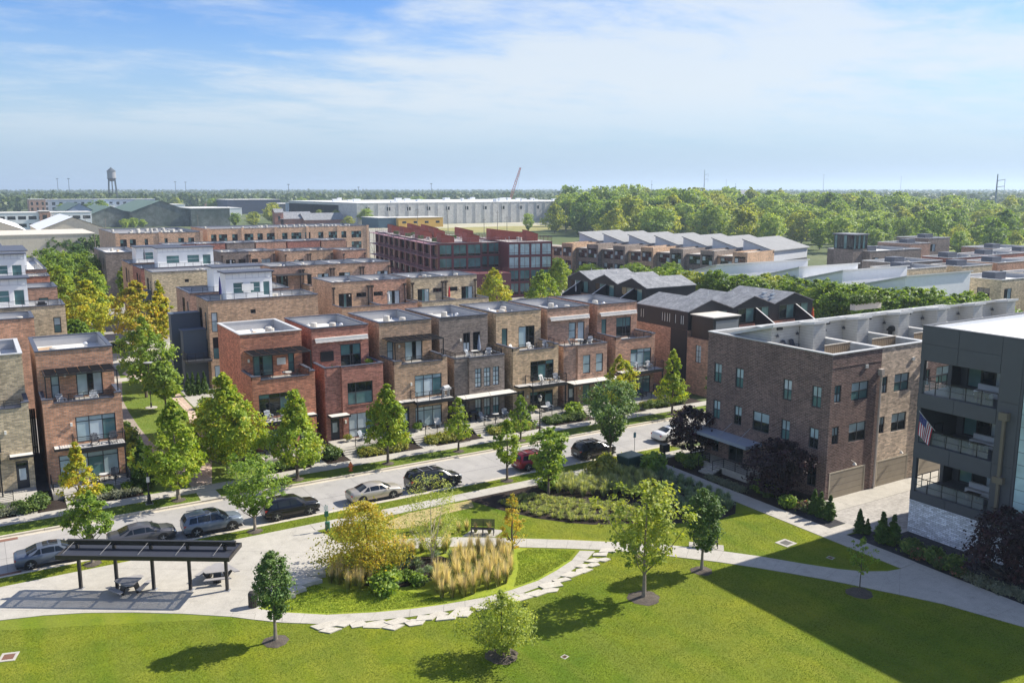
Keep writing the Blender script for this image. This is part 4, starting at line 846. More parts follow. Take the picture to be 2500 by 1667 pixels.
lane_house('olive tan brick house with rooftop chairs and white penthouse, left of the lane', -4.0, 124.3, 9.75, 131, 11.5, BR['olive'], [('S', 8.29, 9.14, 8.0, 10.0, (1,), (1, 1), [gteal, gblind]), ('S', 8.29, 9.14, 4.3, 6.4, (1,), (1, 1), [gteal])], pent=(-2, 5.9, 127.5, 130.8, 14.8), np_=3)
lane_house('red brick lane house with bare roof well, far left', -4, 150, 10.9, 157.5, 11.3, BR['brown'], [('S', 8.3, 9.6, 8.2, 9.8, (1,), (1, 1), [gteal])], np_=2)
lane_house('red brick lane house with white penthouse, far left', -4, 167.4, 11.2, 174, 11.5, BR['red'], [('S', 8.8, 10.2, 8.4, 9.8, (1,), (1, 1), [gteal])], pent=(-2, 7.8, 170, 173.8, 15.2), np_=3)
lane_house('white roofed house beside the lane, far left', -4, 182, 11.8, 214, 11.5, BR['brown'], [], pent=(-2, 9, 188, 205, 14.6), np_=6)
lane_house('orange brick house with stepped parapet at the left picture edge', -8, 236, 6.5, 250, 13.0, BR['orange'], [], np_=2)
def rear_unit(label, x0, x1, y0, y1, mat, wins, zt=11.5, terr=None, tw=None):
    t, org, rf = block('rear_townhouse', label, x0, y0, x1, y1, zt, mat, wins, np_=4)
    for px_ in (x0+.3, x1-.35):
        MB().box(px_-.22, y0-.3, 10.45, px_+.22, y0-.003, 10.8).box(px_-.07, y0-.16, 6.5, px_+.07, y0-.02, 10.45).build('downpipe', M('downpipe_brown', (.05, .04, .035), .5), t, org)
    for q in (x0+2.9,): MB().box(q-.08, y0-.14, 9.2, q+.08, y0-.002, 9.45).build('wall_lamp', MATS['lamp_white'], t, org)
    if terr:
        c = MB(); c.facade((x0, terr), (1, 0), x1-x0, -.2, 8.0); c.facade((x0, y0), (0, -1), y0-terr, -.2, 8.0); c.facade((x1, terr), (0, 1), y0-terr, -.2, 8.0); c.quad((x0+.2, terr+.2, 7.15), (x1-.2, terr+.2, 7.15), (x1-.2, y0, 7.15), (x0+.2, y0, 7.15)); c.quad((x1, terr+.25, 7.1), (x0, terr+.25, 7.1), (x0, terr+.25, 8), (x1, terr+.25, 8)); c.quad((x0+.25, terr, 7.1), (x0+.25, y0, 7.1), (x0+.25, y0, 8), (x0+.25, terr, 8)); c.quad((x1-.25, y0, 7.1), (x1-.25, terr, 7.1), (x1-.25, terr, 8), (x1-.25, y0, 8))
        c.build('terrace_wall', tw or mat, t, org)
        MB().box(x0-.04, terr-.05, 8.0, x1+.04, terr+.3, 8.09).box(x0-.04, terr+.3, 8.001, x0+.3, y0, 8.089).box(x1-.3, terr+.3, 8.001, x1+.04, y0, 8.089).build('terrace_coping', bluegrey, t, org)
    return t
DW = (1, .5, 1)
rear_unit('tan brown brick rear house with dark doors onto a roof terrace', 47.9, 54.35, 132, 141, BR['tanb'], [('S', 49.02, 51.22, 7.3, 9.7, DW, (1,), [gdark, gteal, gdark]), ('S', 51.99, 53.66, 8.98, 9.68, (1,), (1,), DK)], terr=127.9)
rear_unit('orange red brick rear house with white umbrella on a roof terrace', 54.37, 60.75, 132, 141, BR['brown'], [('S', 54.94, 56.55, 8.95, 9.67, (1,), (1,), DK), ('S', 57.31, 59.53, 7.3, 9.7, DW, (1,), [gblind, gdark, gpale])], terr=127.9)
rear_unit('olive tan brick rear house beside the closed red umbrella', 61.55, 67.7, 132, 140.6, BR['olive'], [('S', 62.74, 64.91, 7.3, 9.64, DW, (1,), [gdark, gteal, gblind]), ('S', 65.63, 67.28, 8.92, 9.64, (1,), (1,), DK)], terr=127.9)
rear_unit('olive tan brick rear house next to the yellow green trees', 67.72, 74.0, 132, 140.6, BR['olive'], [('S', 68.58, 70.27, 8.92, 9.65, (1,), (1,), DK), ('S', 70.99, 73.21, 7.3, 9.6, DW, (1,), [gdark, gteal, gblind])], terr=127.9)
NR = [('mottled tan brick house with black pergola in the middle row', BR['pink'], [('S', 49.14, 51.39, 7.4, 9.81, DW, (1,), [gdark, gteal])]), ('light tan brick house in the middle row, second from left', BR['ltbrown'], [('S', 55.16, 55.91, 7.8, 9.81, (1,), (1,), DK), ('S', 57.25, 59.55, 7.8, 9.77, DW, (1,), [gblind, gdark])]), ('light tan brick house in the middle row, third from left', BR['ltbrown'], [('S', 61.62, 63.98, 8.95, 9.8, (1, 1), (1,), [gdark, gblind])]), ('mottled brown brick house at the right end of the middle row', BR['pink'], [('S', 69.68, 72.05, 7.8, 9.72, (1, 1, 1), (1,), [gblind, gdark, gpale])])]
for i, (lb_, mt_, ws) in enumerate(NR):
    t = rear_unit(lb_, 48.0+i*6.15, 54.13+i*6.15, 165.3, 175, mt_, ws, terr=161.0 if i else None)
    if i == 0:
        org = (48.0, 165.3, 0); MB().box(48.4, 161.6, 10.0, 54.9, 165.2, 10.1).build('pergola_roof', black, t, org)
        for x in (48.5, 54.7): MB().box(x, 161.7, -.2, x+.12, 161.82, 10.0).build('pergola_post', black, t, org)
OR_ = [('grey brown brick house in the third row, leftmost', 49.5, 55.9, BR['grey'], [('S', 50.63, 52.83, 8.2, 9.78, DW, (1,), [gdark, gpale]), ('S', 53.5, 55.13, 8.37, 9.78, (1,), (1,), DK)], 209.3), ('tan brick house in the third row, second from left', 55.92, 62.2, BR['ltbrown'], [('S', 56.54, 58.09, 8.85, 9.73, (1,), (1,), DK), ('S', 58.88, 61.08, 8.5, 9.69, (1, 1), (1,), [gblind])], 209.3), ('light tan brick house in the third row, third from left', 63.1, 69.1, BR['ltbrown'], [('S', 65.42, 67.7, 8.4, 9.47, (1, 1), (1,), [gblind, gdark])], 205), ('brown brick house with awning in the third row', 69.12, 75.1, BR['tanb'], [('S', 71.0, 74, 8.2, 9.3, (1, 1, 1), (1,), [gdark, gblind])], 205), ('orange brick house at the right end of the third row', 76, 82, BR['brown'], [('S', 76.8, 79, 7.4, 9.6, (1, 1), (1,), [gteal, gdark]), ('S', 80, 81.4, 7.4, 9.6, (1,), (1,), [gteal])], 201)]
for lb_, a, b, mt_, ws, y in OR_: rear_unit(lb_, a, b, y, y+9.5, mt_, ws, terr=y-4.0)
for i, (a, b, mt_, lb_) in enumerate([(44.5, 52, BR['rust'], 'rust red flat roofed house in front of the loft building, leftmost'), (52.4, 60, BR['rust'], 'red flat roofed house crowded with roof units before the loft building'), (60.4, 68, BR['grey'], 'grey flat roofed house before the loft building'), (68.4, 77, BR['brown'], 'russet flat roofed house before the loft building'), (77.4, 87, BR['rust'], 'dark red flat roofed house with many roof units before the loft building'), (87.4, 95, BR['brown'], 'orange brown flat roofed house nearest the maroon building')]):
    block('rear_townhouse', lb_, a, 248, b, 258, 11.3, mt_, [], np_=8)
# --- loft building
def loft(label, x0, x1, y0, d, h, wx, group=None):
    ws = []
    for a, b in wx:
        for z0, z1 in ((7.8, 10.3), (3.8, 6.4)): ws.append(('S', a, b, z0, z1, (1,)*max(2, round((b-a)/1.0)), (1, 1), [gdark, gteal, gdark]))
    t, org, rf = block('loft_building', label, x0, y0, x1, y0+d, h, BR['ltbrown'], ws, np_=0, cat='building', roofm=M('roof_grey', (.23, .23, .24), .9, .2))
    r = random.Random(3)
    for i in range(34): link('air_conditioner', ME_AC, rf, (r.uniform(3, x1-x0-3), r.uniform(3, d-3), h-.75), 0, (1.4, 1.4, 1.3))
    n = int((x1-x0)/11)
    for i in range(n+1): x = x0+(x1-x0-.9)*i/n; MB().box(x, y0-.22, -.2, x+.9, y0-.002, h+.25).build('pilaster', BR['ltbrown'], t, org)
loft('long tan brick loft building with rows of windows, behind the red roofed houses', 71.0, 131.0, 318, 26, 12.2, [(72.28, 74.17), (74.95, 77.86), (79.52, 81.46), (82.91, 86.99), (88.43, 90.36), (91.81, 95.72), (97.4, 99.4), (100.8, 104.6), (106, 108), (111, 113), (115, 118.5), (120, 122), (124, 128)])
loft('tan brick loft building with grey roof plant at the end of the lane', 39.5, 66.0, 302, 40, 12.1, [(40.75, 42.7), (43.57, 45.41), (48, 49), (54, 55), (58.24, 60.04), (61.34, 63.26)])
# --- maroon steel and glass building (turned a little off the street grid)
mr = thing('maroon_building', 'maroon steel framed apartment building with red roof sheds', 'building', (111.5, 183.0, 0), math.radians(-10))
def wing(x0, y0, x1, y1, h, bays, cols, lit):
    fl = 3.2; hs = []
    W_ = (x1-x0)/bays
    for b in range(bays):
        for f in range(4): hs.append((b*W_+.18, (b+1)*W_-.18, f*fl+.5, (f+1)*fl+.05))
    mb = MB(); mb.facade((x0, y0), (1, 0), x1-x0, -.2, h, hs, .25)
    n = max(1, int((y1-y0)/6)); LL = (y1-y0)/n; hw = [(i*LL+.2, (i+1)*LL-.2, f*fl+.45, (f+1)*fl+.05) for i in range(n) for f in range(4)]
    mb.facade((x0, y1), (0, -1), y1-y0, -.2, h, hw if cols else [], .5); mb.facade((x1, y0), (0, 1), y1-y0, -.2, h); mb.facade((x1, y1), (-1, 0), x1-x0, -.2, h)
    mb.build('wall', BR['maroon'], mr)
    MB().quad((x0, y0, h-.02), (x1, y0, h-.02), (x1, y1, h-.02), (x0, y1, h-.02)).build('roof', M('maroon_roof', (.34, .31, .30), .85, .25, .4, 3), mr)
    for k, q in enumerate(hs):
        f = k % 4; g_ = [gblind, gblind] if lit and f >= 2 else [gdark, gteal]
        c_ = (1, .8) if (k//4) in (0, bays-1) else (1, 1); window(mr, (x0+q[0], y0+.2, q[2]), (1, 0), q[1]-q[0], q[3]-q[2], c_, (.25, 1), g_, .1, BR['maroon'])
    if cols:
        for q in hw: window(mr, (x0+.4, y1-q[0], q[2]), (0, -1), q[1]-q[0], q[3]-q[2], (1, 1), (1,), [gdark, M('brown_pane', (.22, .13, .09), .3)], .1, BR['maroon'])  # every second gallery pane is a plain brown
        gl_ = MB()
        for i in range(n+1):
            y = y0+i*LL; gl_.box(x0-1.9, y-.07, 0, x0-1.76, y+.07, h)
        for f in range(1, 5):
            gl_.box(x0-1.9, y0, f*fl+.1, x0-.01, y1, f*fl+.22); gl_.box(x0-1.9, y0, f*fl+1.1, x0-1.84, y1, f*fl+1.16)
        for i in range(n): gl_.bar((x0-1.83, y0+i*LL, .3+fl*(i % 4)), (x0-1.83, y0+(i+1)*LL, .3+fl*(i % 4+1)), .06)
        gl_.build('gallery_frame', M('plum_steel', (.33, .17, .19), .5), mr)
    railing(mr, [(x0+.1, y1), (x0+.1, y0+.1), (x1-.1, y0+.1), (x1-.1, y1)], h, 1.1, (0, 0, 0), 2.5, 4, mat=MATS.get('plum_steel') or BR['maroon'])
wing(0, 0, 11.6, 24, 13.3, 4, False, True); wing(-17.2, 2, -6.2, 68, 13.3, 3, True, False); wing(-6.2, 6, 0, 40, 13.0, 2, False, False)
MB().box(-17.2, -5.5, -.2, -1.5, 1.98, 6.4).build('podium', BR['maroon'], mr); railing(mr, [(-17.1, 1.9), (-17.1, -5.4), (-1.6, -5.4), (-1.6, 1.9)], 6.4, 1.1, (0, 0, 0), 2, 4, mat=BR['maroon'])
redsh = siding('red_shed_siding', (.36, .10, .07), .3, 2)
for (x, y, sx, sy, hh) in [(5.8, 3, 3.2, 2.4, 3.4), (-1, 10, 9, 3, 3.6), (-16, 3, 3.2, 4, 2.8), (-9.5, 3, 3, 4, 3.0), (-16, 22, 3.2, 5, 3), (-11, 26, 3, 5, 3.2), (-15.5, 40, 3, 5, 3), (-9.5, 40, 4, 4, 3.6), (-15, 56, 3, 5, 3), (-9, 56, 3, 5, 3.2), (-4, 26, 4, 4, 3.2)]:
    z = 13.3; hh *= .78; p = [(x, y), (x+sx, y), (x+sx, y+sy), (x, y+sy)]
    s_ = MB(); s_.quad((x, y, z), (x+sx, y, z), (x+sx, y, z+hh*.62), (x, y, z+hh)); s_.quad((x, y+sy, z), (x, y, z), (x, y, z+hh), (x, y+sy, z+hh)); s_.quad((x+sx, y, z), (x+sx, y+sy, z), (x+sx, y+sy, z+hh*.62), (x+sx, y, z+hh*.62)); s_.quad((x+sx, y+sy, z), (x, y+sy, z), (x, y+sy, z+hh), (x+sx, y+sy, z+hh*.62)); s_.quad((x-.1, y-.1, z+hh+.05), (x+sx+.1, y-.1, z+hh*.62), (x+sx+.1, y+sy+.1, z+hh*.62), (x-.1, y+sy+.1, z+hh+.05))
    s_.build('roof_shed', redsh, mr)
    MB().quad((x-.15, y-.15, z+hh+.09), (x+sx+.15, y-.15, z+hh*.62+.04), (x+sx+.15, y+sy+.15, z+hh*.62+.04), (x-.15, y+sy+.15, z+hh+.09)).build('shed_roof', M('shed_roof_red', (.42, .16, .13), .6, .1), mr)
plant(mr, -15, 8, -8, 60, 13.3, (0, 0, 0), 34); plant(mr, 1, 5, 10, 20, 13.3, (0, 0, 0), 12)
for i in range(16): MB().box(-16.5+(i % 4)*2.6, 9+i*3.2, 13.3, -15.0+(i % 4)*2.6, 9.6+i*3.2, 14.2).build('roof_planter', M('planter_green', (.10, .17, .05), .9, .3, 2, 8), mr)
# --- row with white shed roofs, turned off the grid
for k in range(7):
    u = k*8.9; px0, py0 = 158.6-.2756*u, 150.4+.9613*u
    t = thing('shed_roof_house', ['brown brick row house with white shed roof nearest the glass box', 'brown brick row house with white shed roof, second from the glass box', 'brown brick row house with white shed roof, third from the glass box', 'brown brick row house with white shed roof in the middle of its row', 'brown brick row house with white shed roof, third from the maroon building', 'brown brick row house with white shed roof, second from the maroon building', 'brown brick row house with white shed roof nearest the maroon building'][k], 'house', (px0, py0, 0), math.radians(16), 'white shed roof row')
    v = MB(); v.facade((0, 3.9), (0, -1), 3.9, -.2, 11, [(.5, 3.4, 7.4, 9.9), (.5, 3.4, 3.8, 6.2)]); v.facade((1.6, 8.85), (0, -1), 4.95, -.2, 9.8, [(.8, 4.0, 7.2, 9.3), (.8, 4.0, 3.8, 6.0)]); v.facade((0, 0), (1, 0), 14, -.2, 11); v.quad((1.6, 3.9, -.2), (0, 3.9, -.2), (0, 3.9, 11), (1.6, 3.9, 11)); v.facade((14, 0), (0, 1), 8.85, -.2, 10.5); v.facade((14, 8.85), (-1, 0), 12.4, -.2, 9.8); v.quad((1.6, 3.9, 9.75), (14, 3.9, 9.75), (14, 3.9, 11), (1.6, 3.9, 11))
    v.build('wall', BR['grey'] if k % 3 else BR['tanb'], t)
    for (P, a) in (((.1, 3.4), 2.9), ((1.7, 8.05), 3.2)):
        for z0, z1 in ((7.35, 9.6), (3.8, 6.1)): window(t, (P[0], P[1], z0), (0, -1), a, z1-z0, (1, 1, 1), (1, 1), [gdark, gblind, gdark], .1, black)
    MB().box(1.0, 4.0, 9.3, 1.6, 8.8, 9.45).build('canopy', dkgrey, t)
    MB().quad((0, 0, 10.6), (14, 0, 10.6), (14, 3.9, 10.6), (0, 3.9, 10.6)).quad((1.6, 3.9, 9.7), (14, 3.9, 9.7), (14, 8.85, 9.7), (1.6, 8.85, 9.7)).build('roof', M('roof_tan', (.42, .40, .37), .8), t)
    MB().box(8, 4.6, 9.72, 11, 6.2, 10.9).build('stair_box', bluegrey, t)
    lo, hi = 10.6, 13.1
    w_ = MB(); w_.quad((14, 8.6, 8), (14, .3, 8), (14, .3, lo), (14, 8.6, hi)); w_.quad((14, .3, 8), (34, .3, 8), (34, .3, lo), (14, .3, lo)); w_.quad((34, .3, 0), (34, 8.6, 0), (34, 8.6, hi), (34, .3, lo)); w_.quad((34, 8.6, 8), (14, 8.6, 8), (14, 8.6, hi), (34, 8.6, hi)); w_.build('shed_wall', M('shed_white', (.55, .57, .60), .7, .08), t)
    P_ = [(13.5, -.2, lo-.05), (34.5, -.2, lo-.05), (34.5, 8.8, hi+.1), (13.5, 8.8, hi+.1)]; sr = MB(); sr.poly([(p[0], p[1], p[2]+.22) for p in P_]); sr.poly([(p[0], p[1], p[2]) for p in P_[::-1]])
    for i in range(4): p, q = P_[i], P_[(i+1) % 4]; sr.quad(p, q, (q[0], q[1], q[2]+.22), (p[0], p[1], p[2]+.22))
    sr.build('shed_roof', M('pale_shingle', (.24, .245, .25), .85, .15, .6, 5), t)
gx = thing('glass_pavilion', 'rooftop glass pavilion with dark mullions above the white shed roofs', 'building', (189, 144, 0))
MB().box(189.1, 144.1, 0, 194.4, 149.9, 11).build('base', BR['grey'], gx, (189, 144, 0)); MB().box(188.7, 143.7, 14.6, 194.8, 150.3, 14.85).build('roof', M('pavilion_roof', (.2, .21, .23), .6), gx, (189, 144, 0))
window(gx, (189.1, 144.05, 11), (1, 0), 5.3, 3.6, (1,)*6, (1,), [gteal, gdark], .16, black, org=(189, 144, 0)); window(gx, (189.05, 149.9, 11), (0, -1), 5.8, 3.6, (1,)*6, (1,), [gteal, gdark, gdark], .16, black, org=(189, 144, 0))
MB().box(189.15, 144.2, 11, 194.3, 149.8, 14.6).build('core', M('pavilion_core', (.3, .34, .36), .6), gx, (189, 144, 0))
# --- white rendered houses with raking roofs, and brown flat roofs beyond
for (x0, x1, y0, lb_) in [(133.5, 152.2, 91.0, 'white rendered house with raking roof nearest the street trees'), (133.5, 152.2, 103.6, 'white rendered house with raking roof, second in its row'), (132.0, 149, 112.2, 'white rendered house with raking roof, third in its row'), (122.5, 148.5, 124.0, 'white rendered house with raking roof at the far end of its row')]:
    t = thing('white_house', lb_, 'house', (x0, y0, 0), 0, 'white rendered houses'); og = (x0, y0, 0); D_ = 9.4; zf, zb_ = 11.5, 9.1
    v = MB(); v.quad((x0, y0, -.2), (x1, y0, -.2), (x1, y0, zf), (x0, y0, zf)); v.quad((x1, y0, -.2), (x1, y0+D_, -.2), (x1, y0+D_, zb_), (x1, y0, zf)); v.quad((x1, y0+D_, -.2), (x0, y0+D_, -.2), (x0, y0+D_, zb_), (x1, y0+D_, zb_)); v.quad((x0, y0+D_, -.2), (x0, y0, -.2), (x0, y0, zf), (x0, y0+D_, zb_))
    v.build('wall', white, t, og)
    MB().quad((x0-.3, y0-.3, zf+.22), (x1+.3, y0-.3, zf+.22), (x1+.3, y0+D_+.3, zb_+.16), (x0-.3, y0+D_+.3, zb_+.16)).quad((x0-.3, y0-.3, zf), (x1+.3, y0-.3, zf), (x1+.3, y0-.3, zf+.22), (x0-.3, y0-.3, zf+.22)).quad((x0-.3, y0+D_+.3, zb_-.06), (x0-.3, y0-.3, zf), (x0-.3, y0-.3, zf+.22), (x0-.3, y0+D_+.3, zb_+.16)).build('roof', M('fascia_grey', (.58, .58, .56), .6, .06), t, og)
    MB().box(x0+1.5, y0-.8, 3.2, x0+4.5, y0-.002, 3.5).build('canopy', white, t, og); window(t, (x0+2, y0-.03, 0), (1, 0), 1.2, 2.6, (1,), (1,), DK, .08, org=og)
    window(t, (x0+8, y0-.03, 4), (1, 0), 2.4, 1.8, (1, 1), (1,), [gblind], .08, white, org=og)
BB = [(193, 142, 214, 155, 10.5, 'grey', 'grey brown long flat roofed house beside the glass pavilion'), (215, 146, 224, 156, 11.5, 'pink', 'brown house with tall stair tower beyond the glass pavilion'), (226, 148, 236, 158, 12.5, 'grey', 'grey tower house at the edge of the wood'), (189.7, 118, 204, 125.5, 10.5, 'rust', 'red brown flat roofed house among the right hand roofs, upper'), (206, 119, 222, 127, 10.5, 'rust', 'red brown flat roofed house beside the upper red brown one'), (187, 106, 200, 114, 10.4, 'brown', 'orange brown flat roofed house among the right hand roofs'), (201, 104, 216, 113, 10.3, 'rust', 'red brown house at the right picture edge'), (170, 118, 186, 127, 10.2, 'grey', 'grey flat roofed house behind the white rendered row'), (158, 108, 172, 116, 10.2, 'olive', 'olive flat roofed house right of the white rendered row'), (174, 106, 185, 113, 10.2, 'olive', 'olive flat roofed house with bare roof'), (156, 87.4, 171, 97, 10.0, 'olive', 'pale brown flat roofed house with two roof units'), (173, 88, 190, 97, 10.0, 'olive', 'pale brown flat roofed house at the right edge of the roofs'), (158, 70, 175, 80, 9.8, 'grey', 'flat roofed house with white coping behind the street trees'), (224, 120, 240, 130, 10.5, 'grey', 'grey flat roofed house far right'), (232, 132, 250, 142, 10.4, 'brown', 'brown flat roofed house far right near the wood'), (244, 118, 262, 128, 10.4, 'rust', 'red flat roofed house far right at the picture edge')]
for x0, y0, x1, y1, h_, mk, lb_ in BB:
    t, org, rf = block('flat_roof_house', lb_, x0, y0, x1, y1, h_, BR[mk], [('S', x0+1, x0+3.4, h_-3.6, h_-1.6, (1, 1), (1,), [gdark, gblind]), ('W', y0+2, y0+4.4, h_-3.6, h_-1.6, (1, 1), (1,), DK)], np_=5, cop=ltcop)
    MB().box(x0+3, y0+3, h_-.7, x0+6.5, y0+5.5, h_+1.0).build('stair_box', bluegrey, t, org)
# ------------------------------------------------------------------ far buildings and structures
def simple(name, label, x0, y0, x1, y1, h, mat, roofm=None, rows=None, gl=None, cat='building', ridge=None, rz=0, group=None):
    t = thing(name, label, cat, (x0, y0, 0), rz, group); W = x1-x0; D = y1-y0
    hs = []
    if rows:
        n, z0s, ww, hh = rows
        for z0 in z0s:
            for i in range(n): u = (i+.5)*W/n-ww/2; hs.append((u, u+ww, z0, z0+hh))
    v = MB(); v.facade((0, 0), (1, 0), W, -.3, h, hs); v.facade((0, D), (0, -1), D, -.3, h); v.facade((W, 0), (0, 1), D, -.3, h); v.facade((W, D), (-1, 0), W, -.3, h)
    if ridge and ridge[0] == 'x': v.poly([(0, D, h), (0, 0, h), (0, D/2, ridge[1])]); v.poly([(W, 0, h), (W, D, h), (W, D/2, ridge[1])])
    if ridge and ridge[0] == 'y': v.poly([(0, 0, h), (W, 0, h), (W/2, 0, ridge[1])]); v.poly([(W, D, h), (0, D, h), (W/2, D, ridge[1])])
    v.build('wall', mat, t)
    r = MB()
    if not ridge: r.box(-.2, -.2, h, W+.2, D+.2, h+.4)
    elif ridge[0] == 'x': r.quad((-.5, -.5, h), (W+.5, -.5, h), (W+.5, D/2, ridge[1]+.3), (-.5, D/2, ridge[1]+.3)).quad((W+.5, D+.5, h), (-.5, D+.5, h), (-.5, D/2, ridge[1]+.3), (W+.5, D/2, ridge[1]+.3))
    else: r.quad((-.5, D+.5, h), (-.5, -.5, h), (W/2, -.5, ridge[1]+.3), (W/2, D+.5, ridge[1]+.3)).quad((W+.5, -.5, h), (W+.5, D+.5, h), (W/2, D+.5, ridge[1]+.3), (W/2, -.5, ridge[1]+.3))
    r.build('roof', roofm or membrane, t)
    for a, b, c, d_ in hs: window(t, (a, .12, c), (1, 0), b-a, d_-c, (1,), (1,), gl or [gdark], .15)
    return t
cgrey = ground_mat('tilt_up_concrete', ((.52, .52, .51), (.60, .60, .58), (.44, .44, .44)), (.03, .25, .8), .9, 0)
bgrey = M('blue_grey_panel', (.36, .42, .50), .8, .08, .1, .6)
dkblue = M('dark_blue_panel', (.04, .05, .085), .7, .1, .2, 1)
greenroof = M('faded_green_roof', (.13, .20, .16), .8, .12, .05, .6)
rust = ground_mat('weathered_green_cladding', ((.09, .12, .10), (.24, .26, .25), (.06, .065, .055)), (.08, .3, .8), .9, 0)
cream = siding('cream_cladding', (.55, .50, .40), 2.0, 0, .8, .02, .08)
wh = simple('warehouse', 'long pale concrete warehouse spanning the middle distance', 240, 603, 452, 760, 15.7, cgrey, M('warehouse_roof', (.66, .66, .65), .8, .06, .02, .3), (13, (10.2,), 3, 2.6))
pj = MB(); dk = MB()
for i in range(27): pj.box(i*8.1-.25, -.35, -.2, i*8.1+.25, -.02, 15.6)
pj.build('panel_pilaster', cgrey, wh)
r = random.Random(5)
for i in range(26): a, b = r.uniform(4, 205), r.uniform(6, 150); MB().box(a, b, 16.1, a+r.uniform(2, 6), b+r.uniform(2, 5), 16.1+r.uniform(1, 2.4)).build('roof_unit', white, wh)
simple('warehouse', 'blue grey warehouse wing left of the long pale warehouse', 240, 640, 286, 770, 14.0, bgrey, MATS['warehouse_roof'])
simple('warehouse', 'dark blue warehouse with notched corner', 236, 955, 292, 1010, 14.5, dkblue, None); simple('warehouse', 'dark slate warehouse right of the dark blue one', 262, 858, 300, 900, 11.5, charcoal, None)
simple('warehouse', 'low white warehouse between trees and dark blue warehouse', 180, 900, 236, 980, 7, white)
simple('factory_shed', 'derelict green roofed factory shed with tall gable', 98, 660, 136, 760, 10.5, rust, greenroof, ridge=('y', 17.6)); simple('factory_shed', 'lower derelict green roofed factory shed', 73, 672, 100, 770, 8.5, rust, greenroof, ridge=('y', 13.8))
simple('factory_shed', 'derelict factory shed with grey gable roof behind the lower one', 60, 705, 80, 790, 10, bgrey, greenroof, ridge=('y', 15.5)); simple('factory_shed', 'flat roofed rusty factory annex', 136, 655, 163, 700, 12.2, rust, None)
MB().box(0, 0, 0, 0.01, 0.01, 0.01)
simple('office_block', 'low white office with glazed bands at far left', -20, 655, 46, 680, 10.6, white, None, (11, (1.6, 6.4), 4.6, 2.2), [gdark])
simple('stair_tower', 'red brick stair tower on the white office', 41, 653.5, 47, 670, 11.5, BR['brown'], None, (1, (1.6, 6.2), 2.6, 3.2)); simple('office_block', 'white office wing right of the red stair tower', 47.5, 655, 72, 680, 10.6, white, None, (4, (1.6, 6.4), 4.6, 2.2), [gdark])
simple('factory', 'long blue grey factory with rows of small windows', 66, 1105, 190, 1130, 14.2, bgrey, None, (17, (2.5, 8.2), 3.2, 3.4)); simple('factory', 'red brick end block of the long factory', 60, 1100, 76, 1131, 14.6, BR['brown'], None, (3, (2.5, 8.5), 2.2, 3.4))
simple('warehouse', 'cream clad warehouse behind the lane trees', 10, 395, 44, 440, 8, cream, M('cream_roof', (.56, .52, .44), .8, .08, .1, 1)); MB()
simple('fabric_hall', 'white pitched roof hall behind the cream warehouse', 28, 455, 56, 520, 7.5, cream, white, ridge=('y', 13)); simple('fabric_hall', 'large white pitched roof hall at far left', -26, 440, 22, 540, 8, cream, white, ridge=('y', 17.5))
simple('long_shed', 'far white long shed near the horizon left of the water tower', 520, 5000, 820, 5120, 20, white, None); simple('long_shed', 'far brown red shed near the horizon right of the water tower', 470, 2660, 620, 2700, 17, BR['brown'], bgrey)
simple('chapel_house', 'red brick house with grey gable roof in front of the pale warehouse', 190, 622, 214, 640, 5, BR['rust'], shingle, ridge=('x', 9.5)); simple('brick_tower', 'square red brick tower with pyramid roof', 186, 622, 192, 628, 9.5, BR['rust'], shingle, (1, (4,), 1.8, 3), ridge=('x', 12)); simple('chapel_house', 'grey roofed hall right of the square brick tower', 206, 618, 236, 634, 4, BR['rust'], shingle, ridge=('x', 8.5))
simple('shop_building', 'yellow fronted low building before the pale warehouse', 251, 556, 285, 575, 6.4, M('ochre_wall', (.55, .34, .06), .7, .08), None, (4, (2.6,), 3, 1.6)); simple('shop_building', 'dark teal low building left of the yellow one', 238, 560, 251, 590, 6.4, M('teal_wall', (.05, .10, .14), .7), None)
simple('house', 'large grey hipped roof house rising from the wood', 830, 805, 862, 835, 15, BR['rust'], shingle, ridge=('x', 24), cat='house'); simple('warehouse', 'white warehouse beyond the wood at far right', 728, 415, 800, 470, 8.5, white, bgrey, (4, (2,), 3, 3)); simple('house', 'small teal roofed house beyond the wood at far right', 745, 398, 760, 410, 12, white, M('teal_roof', (.15, .42, .38), .6), ridge=('x', 15), cat='house')
r = random.Random(11)
for i in range(46):
    dist = r.uniform(900, 3200); ang = r.uniform(-.46, .44); dx = fh*math.cos(ang)+rt*math.sin(ang); x, y = dx.x*dist, dx.y*dist
    if ang > -.02 and dist < 1300: continue
    m_ = r.choice([white, bgrey, BR['brown'], cream, charcoal, white]); simple('distant_building', 'small distant building half hidden in the trees near the horizon', x, y, x+r.uniform(18, 60), y+r.uniform(15, 40), r.uniform(5, 11), m_, r.choice([membrane, bgrey, shingle]), group='distant buildings')
# ground patches of the middle distance
for nm, pl, m_ in (('gravel_yard', rect(150, 540, 520, 602), ground_mat('yard', ((.48, .44, .36), (.40, .37, .30), (.30, .32, .16)), (.01, .08, .6), .95, 0)), ('dry_meadow', rect(260, 470, 400, 540), ground_mat('dry_grass', ((.36, .30, .12), (.28, .26, .10), (.2, .22, .08)), (.02, .1, .6), .95, 0)), ('meadow', rect(330, 150, 620, 262), ground_mat('meadow', ((.22, .27, .06), (.28, .30, .09), (.16, .22, .05)), (.03, .15, .8), .95, 0)), ('yard', rect(-60, 262, 240, 540), ground_mat('mid_yard', ((.30, .29, .26), (.24, .25, .18), (.36, .34, .3)), (.02, .1, .6), .95, 0))):
    sheet(nm, pl, -.19, m_)
